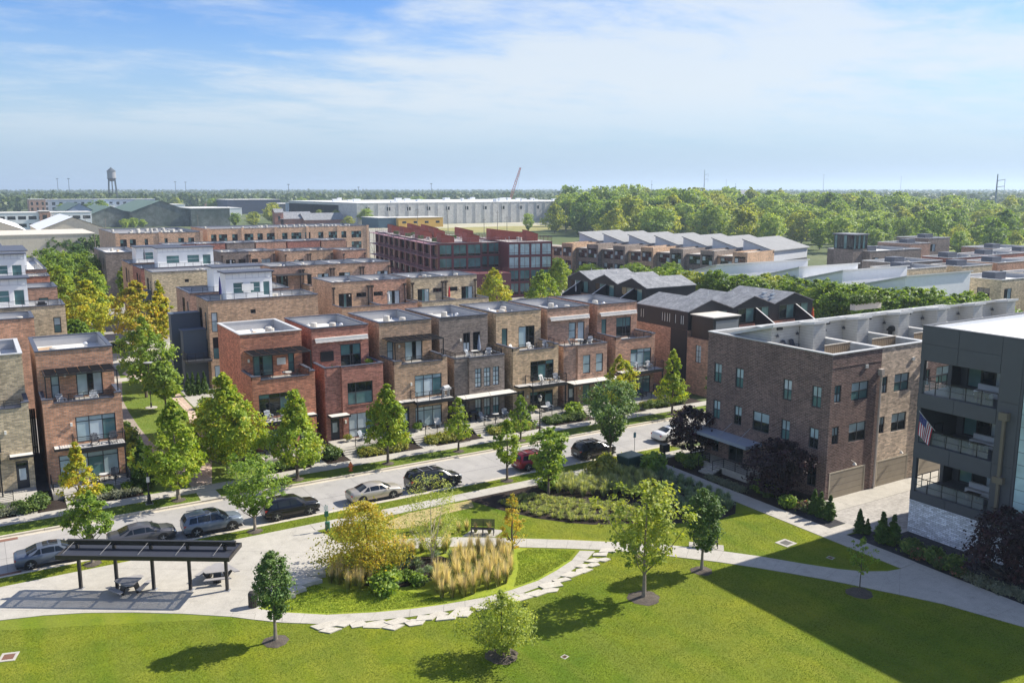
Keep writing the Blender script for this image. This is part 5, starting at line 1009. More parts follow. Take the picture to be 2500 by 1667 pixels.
# water tower
wt = thing('water_tower', 'silver water tower with conical cap standing on tall legs', 'water tower', (179.5, 1365, 0)); tm = M('tank_silver', (.30, .30, .31), .5, .12, .3, 1); lm = M('tower_steel', (.06, .07, .08), .7)
MB().lathe((0, 0, 0), [(5.7, 40.5), (5.7, 50.3)], 20).build('tank', tm, wt, smooth=False); MB().lathe((0, 0, 0), [(6.5, 50.3), (3.4, 53), (.6, 55.2), (.3, 56)], 20).build('tank_roof', lm, wt); MB().lathe((0, 0, 0), [(.8, 36.2), (3.4, 37.2), (5.1, 39), (5.75, 40.6)], 20).build('tank_bowl', M('rust_brown', (.16, .10, .07), .8), wt); MB().lathe((0, 0, 0), [(6.5, 40.4), (6.5, 40.8)], 20).build('walkway', lm, wt)
for i in range(4):
    a = math.pi/4+i*math.pi/2; MB().tube([(5.4*math.cos(a), 5.4*math.sin(a), 41), (9.0*math.cos(a), 9.0*math.sin(a), 0)], .55, 6).build('leg', lm, wt)
br = MB()
for z in (12, 25):
    k = 9.0-(9.0-5.4)*z/41; pts = [(k*math.cos(math.pi/4+i*math.pi/2), k*math.sin(math.pi/4+i*math.pi/2), z) for i in range(5)]
    for a, b in zip(pts[:-1], pts[1:]): br.bar(a, b, .4)
br.tube([(0, 0, 0), (0, 0, 37)], .7, 6); br.build('brace', lm, wt)
# lattice crane
cr = thing('crane', 'red lattice boom crane rising behind the pale warehouse', 'crane', (560, 910, 0)); crm = M('crane_red', (.70, .12, .05), .6)
b0 = Vector(rt)*-6+Vector((0, 0, 3)); b1 = Vector(rt)*9.5+Vector((0, 0, 51)); L = MB(); ax = (b1-b0).normalized(); s1 = Vector((-ax.y, ax.x, 0)).normalized(); s2 = ax.cross(s1)
cs = [[b0+(b1-b0)*t+s1*(p*1.15*(1.1-abs(t-.45)))+s2*(q*1.15*(1.1-abs(t-.45))) for t in np.linspace(0, 1, 17)] for p, q in ((-1, -1), (1, -1), (1, 1), (-1, 1))]
for c_ in cs: L.tube([tuple(p) for p in c_], .34, 4)
for i in range(16):
    for k in range(4): L.bar(tuple(cs[k][i]), tuple(cs[(k+1) % 4][i+1]), .27)
L.build('boom', crm, cr); MB().box(-5, -4, 1.4, 5, 4, 4.5).build('cab', crm, cr); MB().box(-5, -3.6, 0, 5, -2.4, 1.4).box(-5, 2.4, 0, 5, 3.6, 1.4).build('track', black, cr); L2 = MB(); L2.tube([tuple(b1), (4, 0, 5)], .09, 4); L2.build('cable', black, cr)
# poles and pylons
def pole(name, label, x, y, h, r_=.14, arms=(), mat=None, cat='pole', group=None):
    t = thing(name, label, cat, (x, y, 0), -YAW*0, group); m_ = mat or M('pole_grey', (.32, .32, .31), .8)
    MB().tube([(0, 0, -.3), (0, 0, h)], [r_*1.2, r_*.8], 6).build('shaft', m_, t)
    for z, w_, s in arms: MB().box(-w_/2*(rt.x), -.1, z, w_/2*rt.x, .1, z+s).build('crossarm', m_, t)
    return t
pyl = M('pylon_blue_grey', (.16, .20, .25), .6)
for x, y, h, lb_ in ((1080, 1130, 58, 'tall dark transmission pole above the wood'), (727, 419, 38, 'tall grey transmission pole at far right')):
    t = thing('transmission_pole', lb_, 'pole', (x, y, 0)); MB().tube([(0, 0, 0), (0, 0, h)], [.9, .45], 8).build('shaft', pyl, t)
    a = MB()
    for z in (h*.72, h*.86): a.bar((0, 0, z), tuple(Vector(rt)*6.5+Vector((0, 0, z+1))), .45); a.bar(tuple(Vector(rt)*6.3+Vector((0, 0, z+1))), tuple(Vector(rt)*6.3+Vector((0, 0, z-4))), .25)
    a.build('crossarm', pyl, t)
for i, (x, y, h) in enumerate([(237, 497, 14.4), (253, 487, 13.4), (279, 471, 12.8), (307, 438, 16.2), (242, 423, 10.5), (284, 468, 9.9)]): pole('utility_pole', 'thin utility pole standing before the pale warehouse', x, y, h, .16, ((h-1.2, 2.4, .2),), M('pole_wood', (.22, .19, .16), .9), group='utility poles before the warehouse')
for i, (k, ang, h) in enumerate([(2900, .235, 56), (2700, .155, 50), (3100, .41, 66), (2500, .335, 64), (2500, .245, 40), (2000, .155, 36), (1900, -.47, 46), (1700, -.46, 44), (1800, -.36, 40), (1900, -.35, 40), (1500, -.245, 34), (1700, -.17, 30), (1600, -.09, 36)]):
    dx = fh*math.cos(ang)+rt*math.sin(ang); pole('light_mast', 'slender far mast standing on the horizon', dx.x*k, dx.y*k, h, .55, ((h-1.5, 5, 1.2),), pyl, group='horizon masts')
for x, y, h in ((58, 560, 11), (66, 540, 10), (40, 360, 9.5), (120, 560, 11)): pole('utility_pole', 'thin utility pole near the derelict factory sheds', x, y, h, .14, ((h-1, 2.2, .2),), M('pole_wood', (.22, .19, .16), .9), group='utility poles by the factory')
# ------------------------------------------------------------------ vegetation
def leaf_mesh(name, C, Nn, size, val, mat, aspect=1.5):
    """rhombic leaf faces: centres C, normals Nn, half sizes, random value per leaf"""
    n = len(C); rs = np.random.RandomState(n)
    a = rs.normal(size=(n, 3)); u = np.cross(Nn, a); u /= np.linalg.norm(u, axis=1)[:, None]+1e-9; v = np.cross(Nn, u)
    s = size[:, None]; V = np.empty((n, 4, 3)); V[:, 0] = C-u*s*aspect; V[:, 1] = C-v*s; V[:, 2] = C+u*s*aspect; V[:, 3] = C+v*s
    me = bpy.data.meshes.new(name); me.vertices.add(n*4); me.vertices.foreach_set('co', V.reshape(-1))
    me.loops.add(n*4); me.loops.foreach_set('vertex_index', np.arange(n*4, dtype=np.int32)); me.polygons.add(n); me.polygons.foreach_set('loop_start', np.arange(0, n*4, 4, dtype=np.int32)); me.polygons.foreach_set('loop_total', np.full(n, 4, dtype=np.int32))
    at = me.attributes.new('leaf', 'FLOAT', 'POINT'); at.data.foreach_set('value', np.repeat(val, 4).astype(np.float32))
    me.materials.append(mat); me.update(calc_edges=True); return me
def prof(shape, t):
    if shape == 'ovoid': return np.sin(np.pi*np.clip(t, 0, 1)**.72)**.75
    if shape == 'egg': return np.sin(np.pi*np.clip(t, 0, 1)**.6)**.65*np.clip(1.08-t*.42, .2, 1)
    if shape == 'pyramid': return (1-t)**.62*np.clip(t*6+.1, .25, 1)*.95
    if shape == 'oval': return np.sin(np.pi*np.clip(t*.94+.04, 0, 1))**.6
    if shape == 'vase': return np.sin(np.pi*np.clip(t*.88+.02, 0, 1)**1.35)**.75
    if shape == 'round': return np.sqrt(np.clip(1-(2*t-1)**2, 0, 1))
    if shape == 'cone': return (1-t)**.75*np.clip(.6+t*4, .6, 1)
    return np.ones_like(t)
def crown(name, seed, H, W, cb, shape, ncl, nlf, leaf, mat, clr=.30, shell=.5, droop=0., lob=.22, up=.45, thin=True):
    rs = np.random.RandomState(seed); n = ncl
    t = rs.beta(1.25, 1.25, n); th = rs.rand(n)*2*np.pi
    ph = rs.rand(4)*6.28
    R = W/2*prof(shape, t)*(1+lob*np.sin(2*th+ph[0]+3*t)+lob*.7*np.sin(3*th+ph[1]-5*t)+lob*.5*np.sin(9*t+ph[2]))
    rho = R*(shell+(1-shell)*rs.rand(n)**.6); spr = rs.rand(n) < .14; rho = np.where(spr, rho*1.22, rho)
    cc = np.stack([rho*np.cos(th), rho*np.sin(th), cb+(H-cb)*(.03+.95*t)-droop*rho], 1)
    cc[0] = (0, 0, H-.1*(H-cb)); cc[1] = (.1*W, 0, H-.18*(H-cb))
    k = nlf; cr_ = W*clr*(.45+.8*rs.rand(n))*np.clip(prof(shape, t), .3, 1)*np.where(spr, .6, 1)
    off = rs.normal(size=(n, k, 3))*.5*cr_[:, None, None]; off[:, :, 2] *= .7
    C = (cc[:, None, :]+off).reshape(-1, 3)
    ctr = np.array([0, 0, cb+(H-cb)*.4]); out = C-ctr; out /= np.linalg.norm(out, axis=1)[:, None]+1e-6
    Nn = out*.6+rs.normal(size=C.shape)*.55+np.array([0, 0, up]); Nn /= np.linalg.norm(Nn, axis=1)[:, None]
    cv = rs.rand(n); val = np.clip(.5+(np.repeat(cv, k)-.5)*.55+rs.normal(size=n*k)*.16, 0, 1)
    sz = leaf*(.6+.8*rs.rand(n*k))
    keep = (C[:, 2] > cb*.55) & ((rs.rand(n*k) < np.repeat(.3+.8*rs.rand(n), k)) | (not thin))
    return leaf_mesh(name, C[keep], Nn[keep], sz[keep], val[keep], mat), cc
def trunk_mesh(seed, H, cb, r, cc, mat, nl=9, lean=0.0, multi=1):
    rr = random.Random(seed); mb = MB()
    for mlt in range(multi):
        ax = rr.uniform(-.1, .1)*(mlt > 0)*3; ay = rr.uniform(-.1, .1)*(mlt > 0)*3
        top = .82*H if mlt == 0 else .7*H
        pts = [(ax*z/H*top+rr.uniform(-.03, .03)*z/2+lean*z/H, ay*z/H*top+rr.uniform(-.03, .03)*z/2, z) for z in np.linspace(-.05, top, 7)]
        mb.tube(pts, [r*(1.25 if i == 0 else 1-.82*i/6)/(1+.4*(multi > 1)) for i in range(7)], 7)
    idx = np.argsort(-np.hypot(cc[:, 0], cc[:, 1]))[:max(nl*3, 1)]
    for q in range(min(nl, len(idx))):
        c = cc[idx[rr.randrange(len(idx))]]; z0 = max(cb*.8, c[2]-np.hypot(c[0], c[1])*1.1-.3); z0 = min(z0, H*.75)
        s = Vector((lean*z0/H, 0, z0)); e = Vector(c); md = (s+e)/2+Vector((0, 0, -.08*(e-s).length))
        rb = r*.42*(1-.6*z0/H); mb.tube([tuple(s), tuple(md), tuple(e)], [rb, rb*.6, rb*.2], 5, cap=False)
    me = bpy.data.meshes.new('trunk'); me.from_pydata(mb.v, [], mb.f); me.materials.append(mat); return me
bark = ground_mat('bark', ((.13, .105, .085), (.18, .15, .125), (.085, .07, .06)), (1., 5., 20), .95, .6, .02)
barkp = ground_mat('pale_bark', ((.24, .205, .17), (.30, .26, .22), (.17, .145, .12)), (1., 5., 20), .95, .5, .02)
birchb = ground_mat('birch_bark', ((.55, .50, .43), (.62, .58, .5), (.25, .21, .18)), (1.5, 6., 20), .9, .4, .01)
L_MAPLE = leafmat('maple_leaves', [(0, (0.126, 0.216, 0.024)), (.45, (0.222, 0.312, 0.031)), (.85, (0.330, 0.396, 0.043)), (1, (0.480, 0.432, 0.054))])
L_YEL = leafmat('yellowing_leaves', [(0, (0.164, 0.247, 0.026)), (.5, (0.355, 0.382, 0.033)), (.8, (0.491, 0.448, 0.039)), (1, (0.614, 0.419, 0.046))])
L_ORG = leafmat('amber_leaves', [(0, (0.182, 0.245, 0.031)), (.4, (0.376, 0.360, 0.043)), (.75, (0.513, 0.389, 0.050)), (1, (0.570, 0.317, 0.050))])
L_GRN = leafmat('green_leaves', [(0, (0.089, 0.161, 0.028)), (.5, (0.170, 0.270, 0.038)), (1, (0.325, 0.398, 0.055))])
L_DGR = leafmat('dark_green_leaves', [(0, (0.049, 0.105, 0.025)), (.5, (0.095, 0.171, 0.041)), (1, (0.192, 0.261, 0.072))], .25)
L_OLV = leafmat('olive_leaves', [(0, (0.156, 0.225, 0.039)), (.5, (0.299, 0.353, 0.054)), (1, (0.487, 0.470, 0.085))])
L_CYP = leafmat('cypress_needles', [(0, (0.172, 0.216, 0.036)), (.4, (0.359, 0.345, 0.051)), (.8, (0.546, 0.416, 0.057)), (1, (0.517, 0.273, 0.043))], .4)
L_CYG = leafmat('green_cypress_needles', [(0, (0.172, 0.234, 0.047)), (.5, (0.312, 0.374, 0.070)), (1, (0.499, 0.499, 0.102))], .4)
L_BIR = leafmat('birch_leaves', [(0, (0.176, 0.246, 0.070)), (.5, (0.299, 0.351, 0.096)), (1, (0.491, 0.474, 0.140))], .35)
L_PUR = leafmat('plum_leaves', [(0, (0.017, 0.011, 0.017)), (.5, (0.039, 0.020, 0.028)), (1, (0.105, 0.042, 0.050))], .2)
L_ARB = leafmat('arborvitae_leaves', [(0, (0.039, 0.085, 0.018)), (.5, (0.072, 0.137, 0.026)), (1, (0.130, 0.202, 0.036))], .2)
L_BOX = leafmat('boxwood_leaves', [(0, (0.056, 0.105, 0.028)), (.5, (0.105, 0.168, 0.039)), (1, (0.196, 0.252, 0.056))], .25)
L_SPI = leafmat('spirea_leaves', [(0, (0.130, 0.176, 0.033)), (.5, (0.247, 0.267, 0.046)), (1, (0.429, 0.377, 0.078))], .3)
L_LAV = leafmat('silvery_leaves', [(0, (.12, .14, .10)), (.5, (.18, .20, .14)), (1, (.27, .28, .20))], .25)
L_ROS = leafmat('rose_leaves', [(0, (.05, .09, .03)), (.6, (.09, .13, .04)), (.85, (.35, .12, .12)), (1, (.5, .2, .2))], .25)
L_WOOD = leafmat('wood_leaves', [(0, (0.133, 0.214, 0.040)), (.5, (0.253, 0.358, 0.057)), (1, (0.445, 0.501, 0.088))], .3)
def tree(name, label, x, y, H, W, cb, shape='ovoid', mat=None, ncl=110, nlf=42, leaf=.13, dens=1.0, r=None, seed=None, tm=None, group=None, droop=0, nl=10, shell=.5, clr=.155, lob=.3, mulch_r=.6, lean=0, multi=1, cat='tree'):
    seed = seed or int(abs(x*31+y*17)) % 9999
    leaf *= .62; W *= .93 if shape in ('egg', 'ovoid', 'oval', 'vase') else 1; nlf = int(nlf*1.6*dens); ncl = int(ncl*1.15)
    t = thing(name, label, cat, (x, y, 0), rnd.random()*0, group)
    me, cc = crown('crown', seed, H, W, cb, shape, ncl, nlf, leaf, mat, clr, shell, droop, lob)
    link('crown', me, t); link('trunk', trunk_mesh(seed, H, cb, r or (.05+.011*H), cc, tm or bark, nl, lean, multi), t)
    if mulch_r:
        mm = MB(); n = 22; rr = [mulch_r*(1+.05*math.sin(i*2.3+seed)+.05*math.sin(i*.9)) for i in range(n)]
        for i in range(n):
            a, b = 6.2832*i/n, 6.2832*((i+1) % n)/n
            mm.poly([(0, 0, .16), (rr[i]*math.cos(a), rr[i]*math.sin(a), .014), (rr[(i+1) % n]*math.cos(b), rr[(i+1) % n]*math.sin(b), .014)])
        mm.build('mulch_ring', mulch2, t)
    return t
mulch2 = ground_mat('tree_mulch', ((.10, .085, .072), (.14, .12, .10), (.07, .06, .052)), (.8, 4, 18), .95, .9, .05)
tree('young_tree', 'slender dark green tree on the lawn beside the litter bin', 13.21, 47.84, 5.6, 2.15, 1.4, 'oval', L_DGR, 150, 52, .08, tm=barkp, mulch_r=.75, lob=.1, clr=.2)
tree('shade_tree', 'tall open crowned yellow green tree on the lawn', 35.12, 40.88, 8.2, 4.9, 2.0, 'oval', L_OLV, 120, 34, .12, tm=barkp, mulch_r=1.05, lob=.3, clr=.15)
tree('young_tree', 'narrow dark green tree standing next to the right hand bench', 41.18, 41.96, 6.0, 2.4, 1.3, 'oval', L_DGR, 150, 50, .085, tm=barkp, mulch_r=.75, lob=.1, clr=.2)
tree('bald_cypress', 'small feathery yellow green cypress alone on the lawn', 23.63, 39.55, 3.95, 3.4, .4, 'ovoid', L_CYG, 140, 44, .07, droop=.12, mulch_r=.95, clr=.22, shell=.3)
tree('sapling', 'thin sparse sapling in the building shadow by the path fork', 47.58, 34.05, 3.9, 1.5, 1.3, 'oval', L_GRN, 40, 22, .075, r=.045, mulch_r=.85)
tree('bald_cypress', 'broad orange tinged cypress in the island of grasses', 21.3, 53.6, 5.3, 5.6, .4, 'ovoid', L_CYP, 210, 46, .085, droop=.1, mulch_r=0, clr=.22, shell=.3)
tree('bald_cypress', 'thin golden cypress by the far edge of the island', 31.82, 51.75, 4.4, 2.5, .3, 'pyramid', L_CYP, 70, 34, .065, droop=.12, mulch_r=0, shell=.3, lob=.3)
tree('birch', 'airy multi stemmed birch among the island grasses', 25.95, 53.07, 6.6, 4.4, 1.0, 'oval', L_BIR, 120, 26, .06, tm=birchb, mulch_r=0, multi=3, r=.07, lob=.32, nl=16, clr=.2)
tree('street_tree', 'small leafy street tree behind the picnic pergola', 5.44, 65.27, 5.3, 2.6, 1.8, 'oval', L_GRN, 95, 40, .11, tm=barkp, lob=.3)
tree('street_tree', 'spreading elm between grey and black cars', 16.86, 65.3, 6.0, 4.4, 1.3, 'vase', L_GRN, 110, 40, .11, tm=barkp, lob=.34)
tree('street_tree', 'compact street tree just left of the red car', 39.62, 65.3, 5.8, 2.4, 1.5, 'ovoid', L_MAPLE, 95, 42, .11, lob=.2)
tree('street_tree', 'round headed street tree hiding the front of the red car', 40.77, 60.31, 6.1, 3.2, 1.5, 'oval', L_GRN, 130, 44, .12, mulch_r=0)
tree('street_tree', 'largest dark green elm in front of the black compact car', 51.5, 65.5, 7.9, 5.2, 1.5, 'vase', L_DGR, 190, 46, .125, lob=.32)
tree('street_tree', 'orange tipped young maple in front of the orange brick house', 5.75, 75.6, 6.3, 2.9, 1.3, 'pyramid', L_YEL, 100, 42, .12, tm=barkp, clr=.2)
tree('street_tree', 'tall maple at the mouth of the brick lane', 13.25, 75.6, 8.9, 4.3, 1.2, 'egg', L_MAPLE, 170, 50, .14, tm=barkp)
tree('street_tree', 'broadest yellow green maple beside the lane corner house', 18.62, 80.6, 9.6, 6.5, .9, 'egg', L_MAPLE, 250, 54, .155, tm=barkp, mulch_r=0)
tree('street_tree', 'full maple in front of the red corner townhouse', 23.59, 75.6, 8.4, 4.8, 1.4, 'egg', L_MAPLE, 180, 50, .14)
tree('street_tree', 'pointed maple in front of the rust red townhouse', 32.49, 75.6, 7.9, 4.4, 1.5, 'pyramid', L_MAPLE, 170, 50, .135)
tree('street_tree', 'sparse young maple in front of the tan brown townhouse', 40.16, 75.6, 5.7, 2.8, 1.1, 'pyramid', L_MAPLE, 80, 36, .11, lob=.3)
tree('street_tree', 'small pointed maple left of the street lamp', 47.53, 75.6, 5.0, 2.9, .9, 'pyramid', L_GRN, 85, 40, .11, lob=.25)
tree('street_tree', 'yellow tipped maple behind the largest elm', 60.6, 75.6, 8.0, 3.4, 1.4, 'ovoid', L_YEL, 120, 44, .13)
tree('street_tree', 'bright pointed maple before the end townhouse', 68.47, 75.6, 7.8, 3.5, 1.3, 'pyramid', L_MAPLE, 130, 46, .13)
tree('street_tree', 'dark tree half hidden behind the dark brick corner house', 69.5, 67.2, 7.6, 4.2, 1.4, 'oval', L_DGR, 140, 44, .13)
tree('plum_tree', 'purple leaved plum beside the white car', 58.7, 61.9, 5.2, 3.9, .7, 'round', L_PUR, 150, 46, .12, mulch_r=0)
tree('plum_tree', 'purple leaved plum against the dark brick wall', 57.0, 49.6, 5.2, 4.2, .4, 'round', L_PUR, 150, 46, .12, mulch_r=0)
tree('plum_tree', 'purple leaved plum at the right edge before the white brick base', 57.4, 29.4, 5.2, 4.6, .3, 'round', L_PUR, 170, 46, .12, mulch_r=0)
# lane trees
for i, (x, y, H, W, s, m_, lb_) in enumerate([(17.49, 116.97, 10.5, 5.3, 'ovoid', L_GRN, 'large green tree at the top of the lane lawn'), (18.36, 108.9, 6.0, 4.0, 'oval', L_GRN, 'smaller green tree in the middle of the lane lawn'), (15.6, 158, 11.8, 7.2, 'ovoid', L_YEL, 'yellow maple on the left side of the lane'), (21.6, 148, 12.0, 6.6, 'ovoid', L_ORG, 'amber maple in the centre of the lane'), (18.7, 178, 11.5, 7.0, 'ovoid', L_GRN, 'deep green tree behind the amber maple'), (25.4, 150, 11.6, 3.2, 'ovoid', L_YEL, 'narrow yellow green tree against the lane houses'), (14.5, 190, 11.5, 6.5, 'ovoid', L_MAPLE, 'pale green tree beside the red lane house'), (17.1, 228, 12, 9, 'oval', L_GRN, 'broad green tree far down the lane'), (22.5, 232, 11.5, 9, 'oval', L_GRN, 'broad green tree far down the lane on the right'), (14, 210, 11, 8, 'oval', L_GRN, 'green tree filling the left of the far lane'), (21, 205, 11, 6, 'ovoid', L_MAPLE, 'light green pointed tree far down the lane'), (29.3, 214, 9.5, 3.4, 'ovoid', L_MAPLE, 'slim tree before the far lane house'), (17, 258, 11, 10, 'oval', L_GRN, 'dark green tree at the end of the lane'), (25, 265, 11, 9, 'oval', L_DGR, 'darker tree at the end of the lane near the cream warehouse'), (12, 140, 7.5, 4.5, 'oval', L_GRN, 'low green tree behind the orange brick house')]):
    tree('lane_tree', lb_, x, y, H, W, 1.4, s, m_, 170, 44, .16 if y < 130 else .22, mulch_r=0)
for i, (x, y, h) in enumerate([(28.4, 398, 8), (33.9, 398, 8), (39, 396, 7), (44, 392, 8)]): tree('lane_tree', 'dark rounded tree standing before the cream warehouse', x, y, h, 7, .5, 'round', L_DGR, 70, 34, .4, mulch_r=0, group='trees before the cream warehouse')
# --- shrubs from shared meshes
def proto(seed, H, W, cb, shape, ncl, nlf, leaf, mat, clr=.3): return crown('foliage', seed, H, W, cb, shape, ncl, nlf, leaf, mat, clr, .3, lob=.1, thin=False)[0]
P_ARB = [proto(s, 2.1, .95, 0, 'cone', 150, 34, .05, L_ARB, .22) for s in (1, 2)]
P_BOX = [proto(s, .95, 1.15, 0.02, 'round', 60, 26, .055, L_BOX, .3) for s in (3, 4, 5)]; P_SPI = [proto(s, .8, 1.2, .02, 'round', 50, 26, .06, L_SPI, .32) for s in (6, 7)]
P_LAV = [proto(s, .6, 1.1, .02, 'round', 40, 24, .05, L_LAV, .35) for s in (8, 9)]; P_ROS = [proto(s, .9, 1.1, .02, 'round', 50, 26, .06, L_ROS, .3) for s in (10,)]; P_GRN = [proto(s, 1.0, 1.2, .02, 'round', 50, 26, .07, L_GRN, .3) for s in (12, 13)]
twig = MB().tube([(0, 0, -.02), (0, 0, .5)], [.04, .015], 5); ME_TW = bpy.data.meshes.new('stem'); ME_TW.from_pydata(twig.v, [], twig.f); ME_TW.materials.append(bark)
def shrub(name, label, x, y, ps, s=1.0, sz=None, group=None, z=0.0):
    t = thing(name, label, 'shrub', (x, y, z), rnd.random()*6.28, group, (s, s, sz or s)); link('foliage', rnd.choice(ps), t); link('stem', ME_TW, t); return t
for x, y, s, lb_ in [(56.53, 45.15, 1.0, 'arborvitae nearest the pink rose by the gravel bed'), (56.4, 44.44, 1.02, 'middle arborvitae of the sunlit three by the gravel bed'), (56.48, 43.61, 1.0, 'arborvitae at the alley end of the sunlit three'), (56.35, 40.72, .9, 'stubby arborvitae beside the alley entrance'), (56.6, 40.2, .6, 'smallest arborvitae clinging to the stubby one'), (55.96, 38.46, 1.18, 'tall arborvitae in the building shadow, left of a pair'), (56.35, 37.82, 1.14, 'tall arborvitae in the building shadow, right of a pair')]: shrub('arborvitae', lb_, x, y, P_ARB, s)
for x, lb_ in ((22.2, 'slim arborvitae by the lane forecourt, leftmost'), (22.8, 'slim arborvitae by the lane forecourt, second from left'), (23.5, 'slim arborvitae by the lane forecourt, third from left'), (24.2, 'slim arborvitae by the lane forecourt, rightmost')): shrub('arborvitae', lb_, x, 114.9, P_ARB, .95, 1.42)
shrub('arborvitae', 'big dark columnar evergreen beside the street lamp', 11.2, 80.2, P_ARB, 1.9, 2.2)
for x, y, s, ps, lb_ in [(56.2, 36.2, 1.15, P_BOX, 'clipped round shrub nearest the shaded arborvitae pair'), (56.15, 34.43, 1.15, P_BOX, 'clipped round shrub, second from the shaded arborvitae pair'), (56.1, 32.78, 1.15, P_BOX, 'clipped round shrub nearest the purple plum at right'), (55.7, 35.4, .9, P_ROS, 'reddish low shrub before the first clipped round shrub'), (55.6, 33.6, .9, P_ROS, 'reddish low shrub before the second clipped round shrub'), (55.5, 32.0, .8, P_ROS, 'reddish low shrub before the third clipped round shrub'), (56.4, 46.0, 1.0, P_ROS, 'pink flowering rose beside the arborvitae'), (55.9, 47.3, 1.0, P_GRN, 'green shrub below the purple plum'), (21.22, 50.3, 1.3, P_GRN, 'leafy hydrangea at the front of the island'), (21.9, 51.3, 1.2, P_GRN, 'leafy hydrangea behind the front one in the island'), (23.22, 51.27, .7, P_GRN, 'small leafy plant left in the island mulch'), (23.5, 50.2, .8, P_GRN, 'small leafy plant right in the island mulch'), (28.4, 79.9, 1.35, P_BOX, 'round boxwood beside the rust red house steps'), (36.0, 80.5, 1.5, P_BOX, 'round boxwood between rust red and tan brown houses'), (3.0, 79.6, 1.35, P_BOX, 'round boxwood before the gap of the left houses'), (2.0, 78.9, .9, P_BOX, 'low boxwood at the left picture edge'), (42.6, 80.7, 1.2, P_GRN, 'green shrub at the tan brown house corner'), (57.9, 80.6, 1.6, P_GRN, 'large shrub beside the tan house porch'), (22.6, 107.2, 1.2, P_GRN, 'dark shrub on the lane forecourt edge'), (23.1, 105.5, 1.1, P_GRN, 'second dark shrub beside the lane forecourt')]: shrub('shrub', lb_, x, y, ps, s)
HED = [('spirea in the bed of the red corner house', 23.0, 26.0, 79.1, P_BOX, 6, P_SPI), ('spirea in the bed of the rust red house', 31.4, 35.6, 79.1, P_SPI, 8, P_BOX), ('spirea in the bed of the tan brown house', 39.0, 42.0, 79.4, P_SPI, 6, P_SPI), ('low shrub in the bed of the grey brown house', 46.3, 50.5, 79.3, P_SPI, 7, P_BOX), ('low shrub in the bed of the balcony chair house', 53.6, 57.8, 79.4, P_BOX, 7, P_BOX), ('low shrub in the bed of the pinkish house', 61, 65.6, 79.3, P_BOX, 6, P_SPI), ('low shrub in the bed of the end townhouse', 67.6, 72.8, 79.2, P_BOX, 8, P_SPI), ('silvery shrub in the bed of the orange brick house', 6.5, 10.4, 79.2, P_LAV, 6, P_GRN), ('silvery shrub at the left picture edge bed', -2.0, 1.3, 79.2, P_LAV, 5, P_BOX)]
for lb_, a, b, y, ps, n, ps2 in HED:
    for i in range(n):
        x = a+(b-a)*i/(n-1); shrub('garden_shrub', 'clipped '+lb_ if False else lb_, x, y+rnd.uniform(-.15, .15), ps, rnd.uniform(.75, 1.0), group=lb_+' group')
        if i % 2 == 0: shrub('garden_shrub', lb_, x+.3, y+.95, ps2, rnd.uniform(.7, .95), group=lb_+' group')
for i in range(13): shrub('garden_shrub', 'low shrub along the dark brick house stoop', 56.2+rnd.uniform(0, 1.2)+(i > 7)*1.2, 53.0-rnd.uniform(0, 3.0) if i < 6 else 59+rnd.uniform(0, 3.2), P_BOX if i % 2 else P_GRN, rnd.uniform(.7, 1.05), group='shrubs by the stoop')
for i in range(11): shrub('groundcover_plant', 'silvery groundcover plant edging the side path', 55.5, 55.9-i*.55 if i < 8 else 31.5-(i-8)*1.2, P_LAV, .75, group='silvery groundcover plants')
for i in range(7): shrub('groundcover_plant', 'silvery plant at the foot of the right hand plum', 55.5+rnd.uniform(0, .3), 30.6-i*1.0, P_LAV, .95, group='silvery plants by the plum')
for i, (x, y) in enumerate([(12.0, 84.6), (12.2, 87.5), (11.8, 90.5), (20.6, 84.2), (21.3, 88), (22.0, 93), (12, 95), (12, 99)]): shrub('garden_shrub', 'green shrub lining the brick lane', x, y, P_GRN, rnd.uniform(1.3, 2.2), group='shrubs lining the lane')
# --- grasses
def blades(name, seed, n, h, spread, w, mat, bend=.5, plume=None, base=.12):
    rs = np.random.RandomState(seed); th = rs.rand(n)*6.283; b = np.stack([np.cos(th), np.sin(th), 0*th], 1); r0 = base*np.sqrt(rs.rand(n))[:, None]
    hh = h*(.65+.45*rs.rand(n)); sp_ = spread*rs.rand(n)**.8
    p0 = b*r0; p1 = p0+b*(sp_*.35)[:, None]+np.stack([0*th, 0*th, hh*.62], 1); p2 = p0+b*sp_[:, None]+np.stack([0*th, 0*th, hh*(1-bend*sp_/max(spread, .01)*.5)], 1)
    s = np.stack([-np.sin(th+.6), np.cos(th+.6), 0*th], 1)*w
    V = np.stack([p0-s*.6, p0+s*.6, p1+s, p1-s, p2], 1).reshape(-1, 3); F = []
    for i in range(n): k = i*5; F += [(k, k+1, k+2, k+3), (k+3, k+2, k+4)]
    me = bpy.data.meshes.new(name); me.from_pydata(V.tolist(), [], F); at = me.attributes.new('leaf', 'FLOAT', 'POINT'); at.data.foreach_set('value', np.repeat(rs.rand(n), 5).astype(np.float32)); me.materials.append(mat); return me
L_REED = leafmat('reed_blades', [(0, (0.146, 0.195, 0.049)), (.6, (0.276, 0.309, 0.081)), (1, (0.488, 0.423, 0.146))], .3); L_PLUME = leafmat('reed_plumes', [(0, (.46, .38, .24)), (.5, (.60, .51, .34)), (1, (.72, .63, .46))], .35)
L_TUFT = leafmat('tuft_blades', [(0, (.16, .22, .06)), (.5, (.29, .34, .10)), (1, (.46, .45, .19))], .35); L_SWI = leafmat('switchgrass_blades', [(0, (.17, .23, .08)), (.5, (.30, .35, .14)), (1, (.50, .49, .27))], .35); L_BLUE = leafmat('blue_green_blades', [(0, (0.101, 0.169, 0.101)), (.5, (0.186, 0.263, 0.152)), (1, (0.338, 0.397, 0.237))], .3)
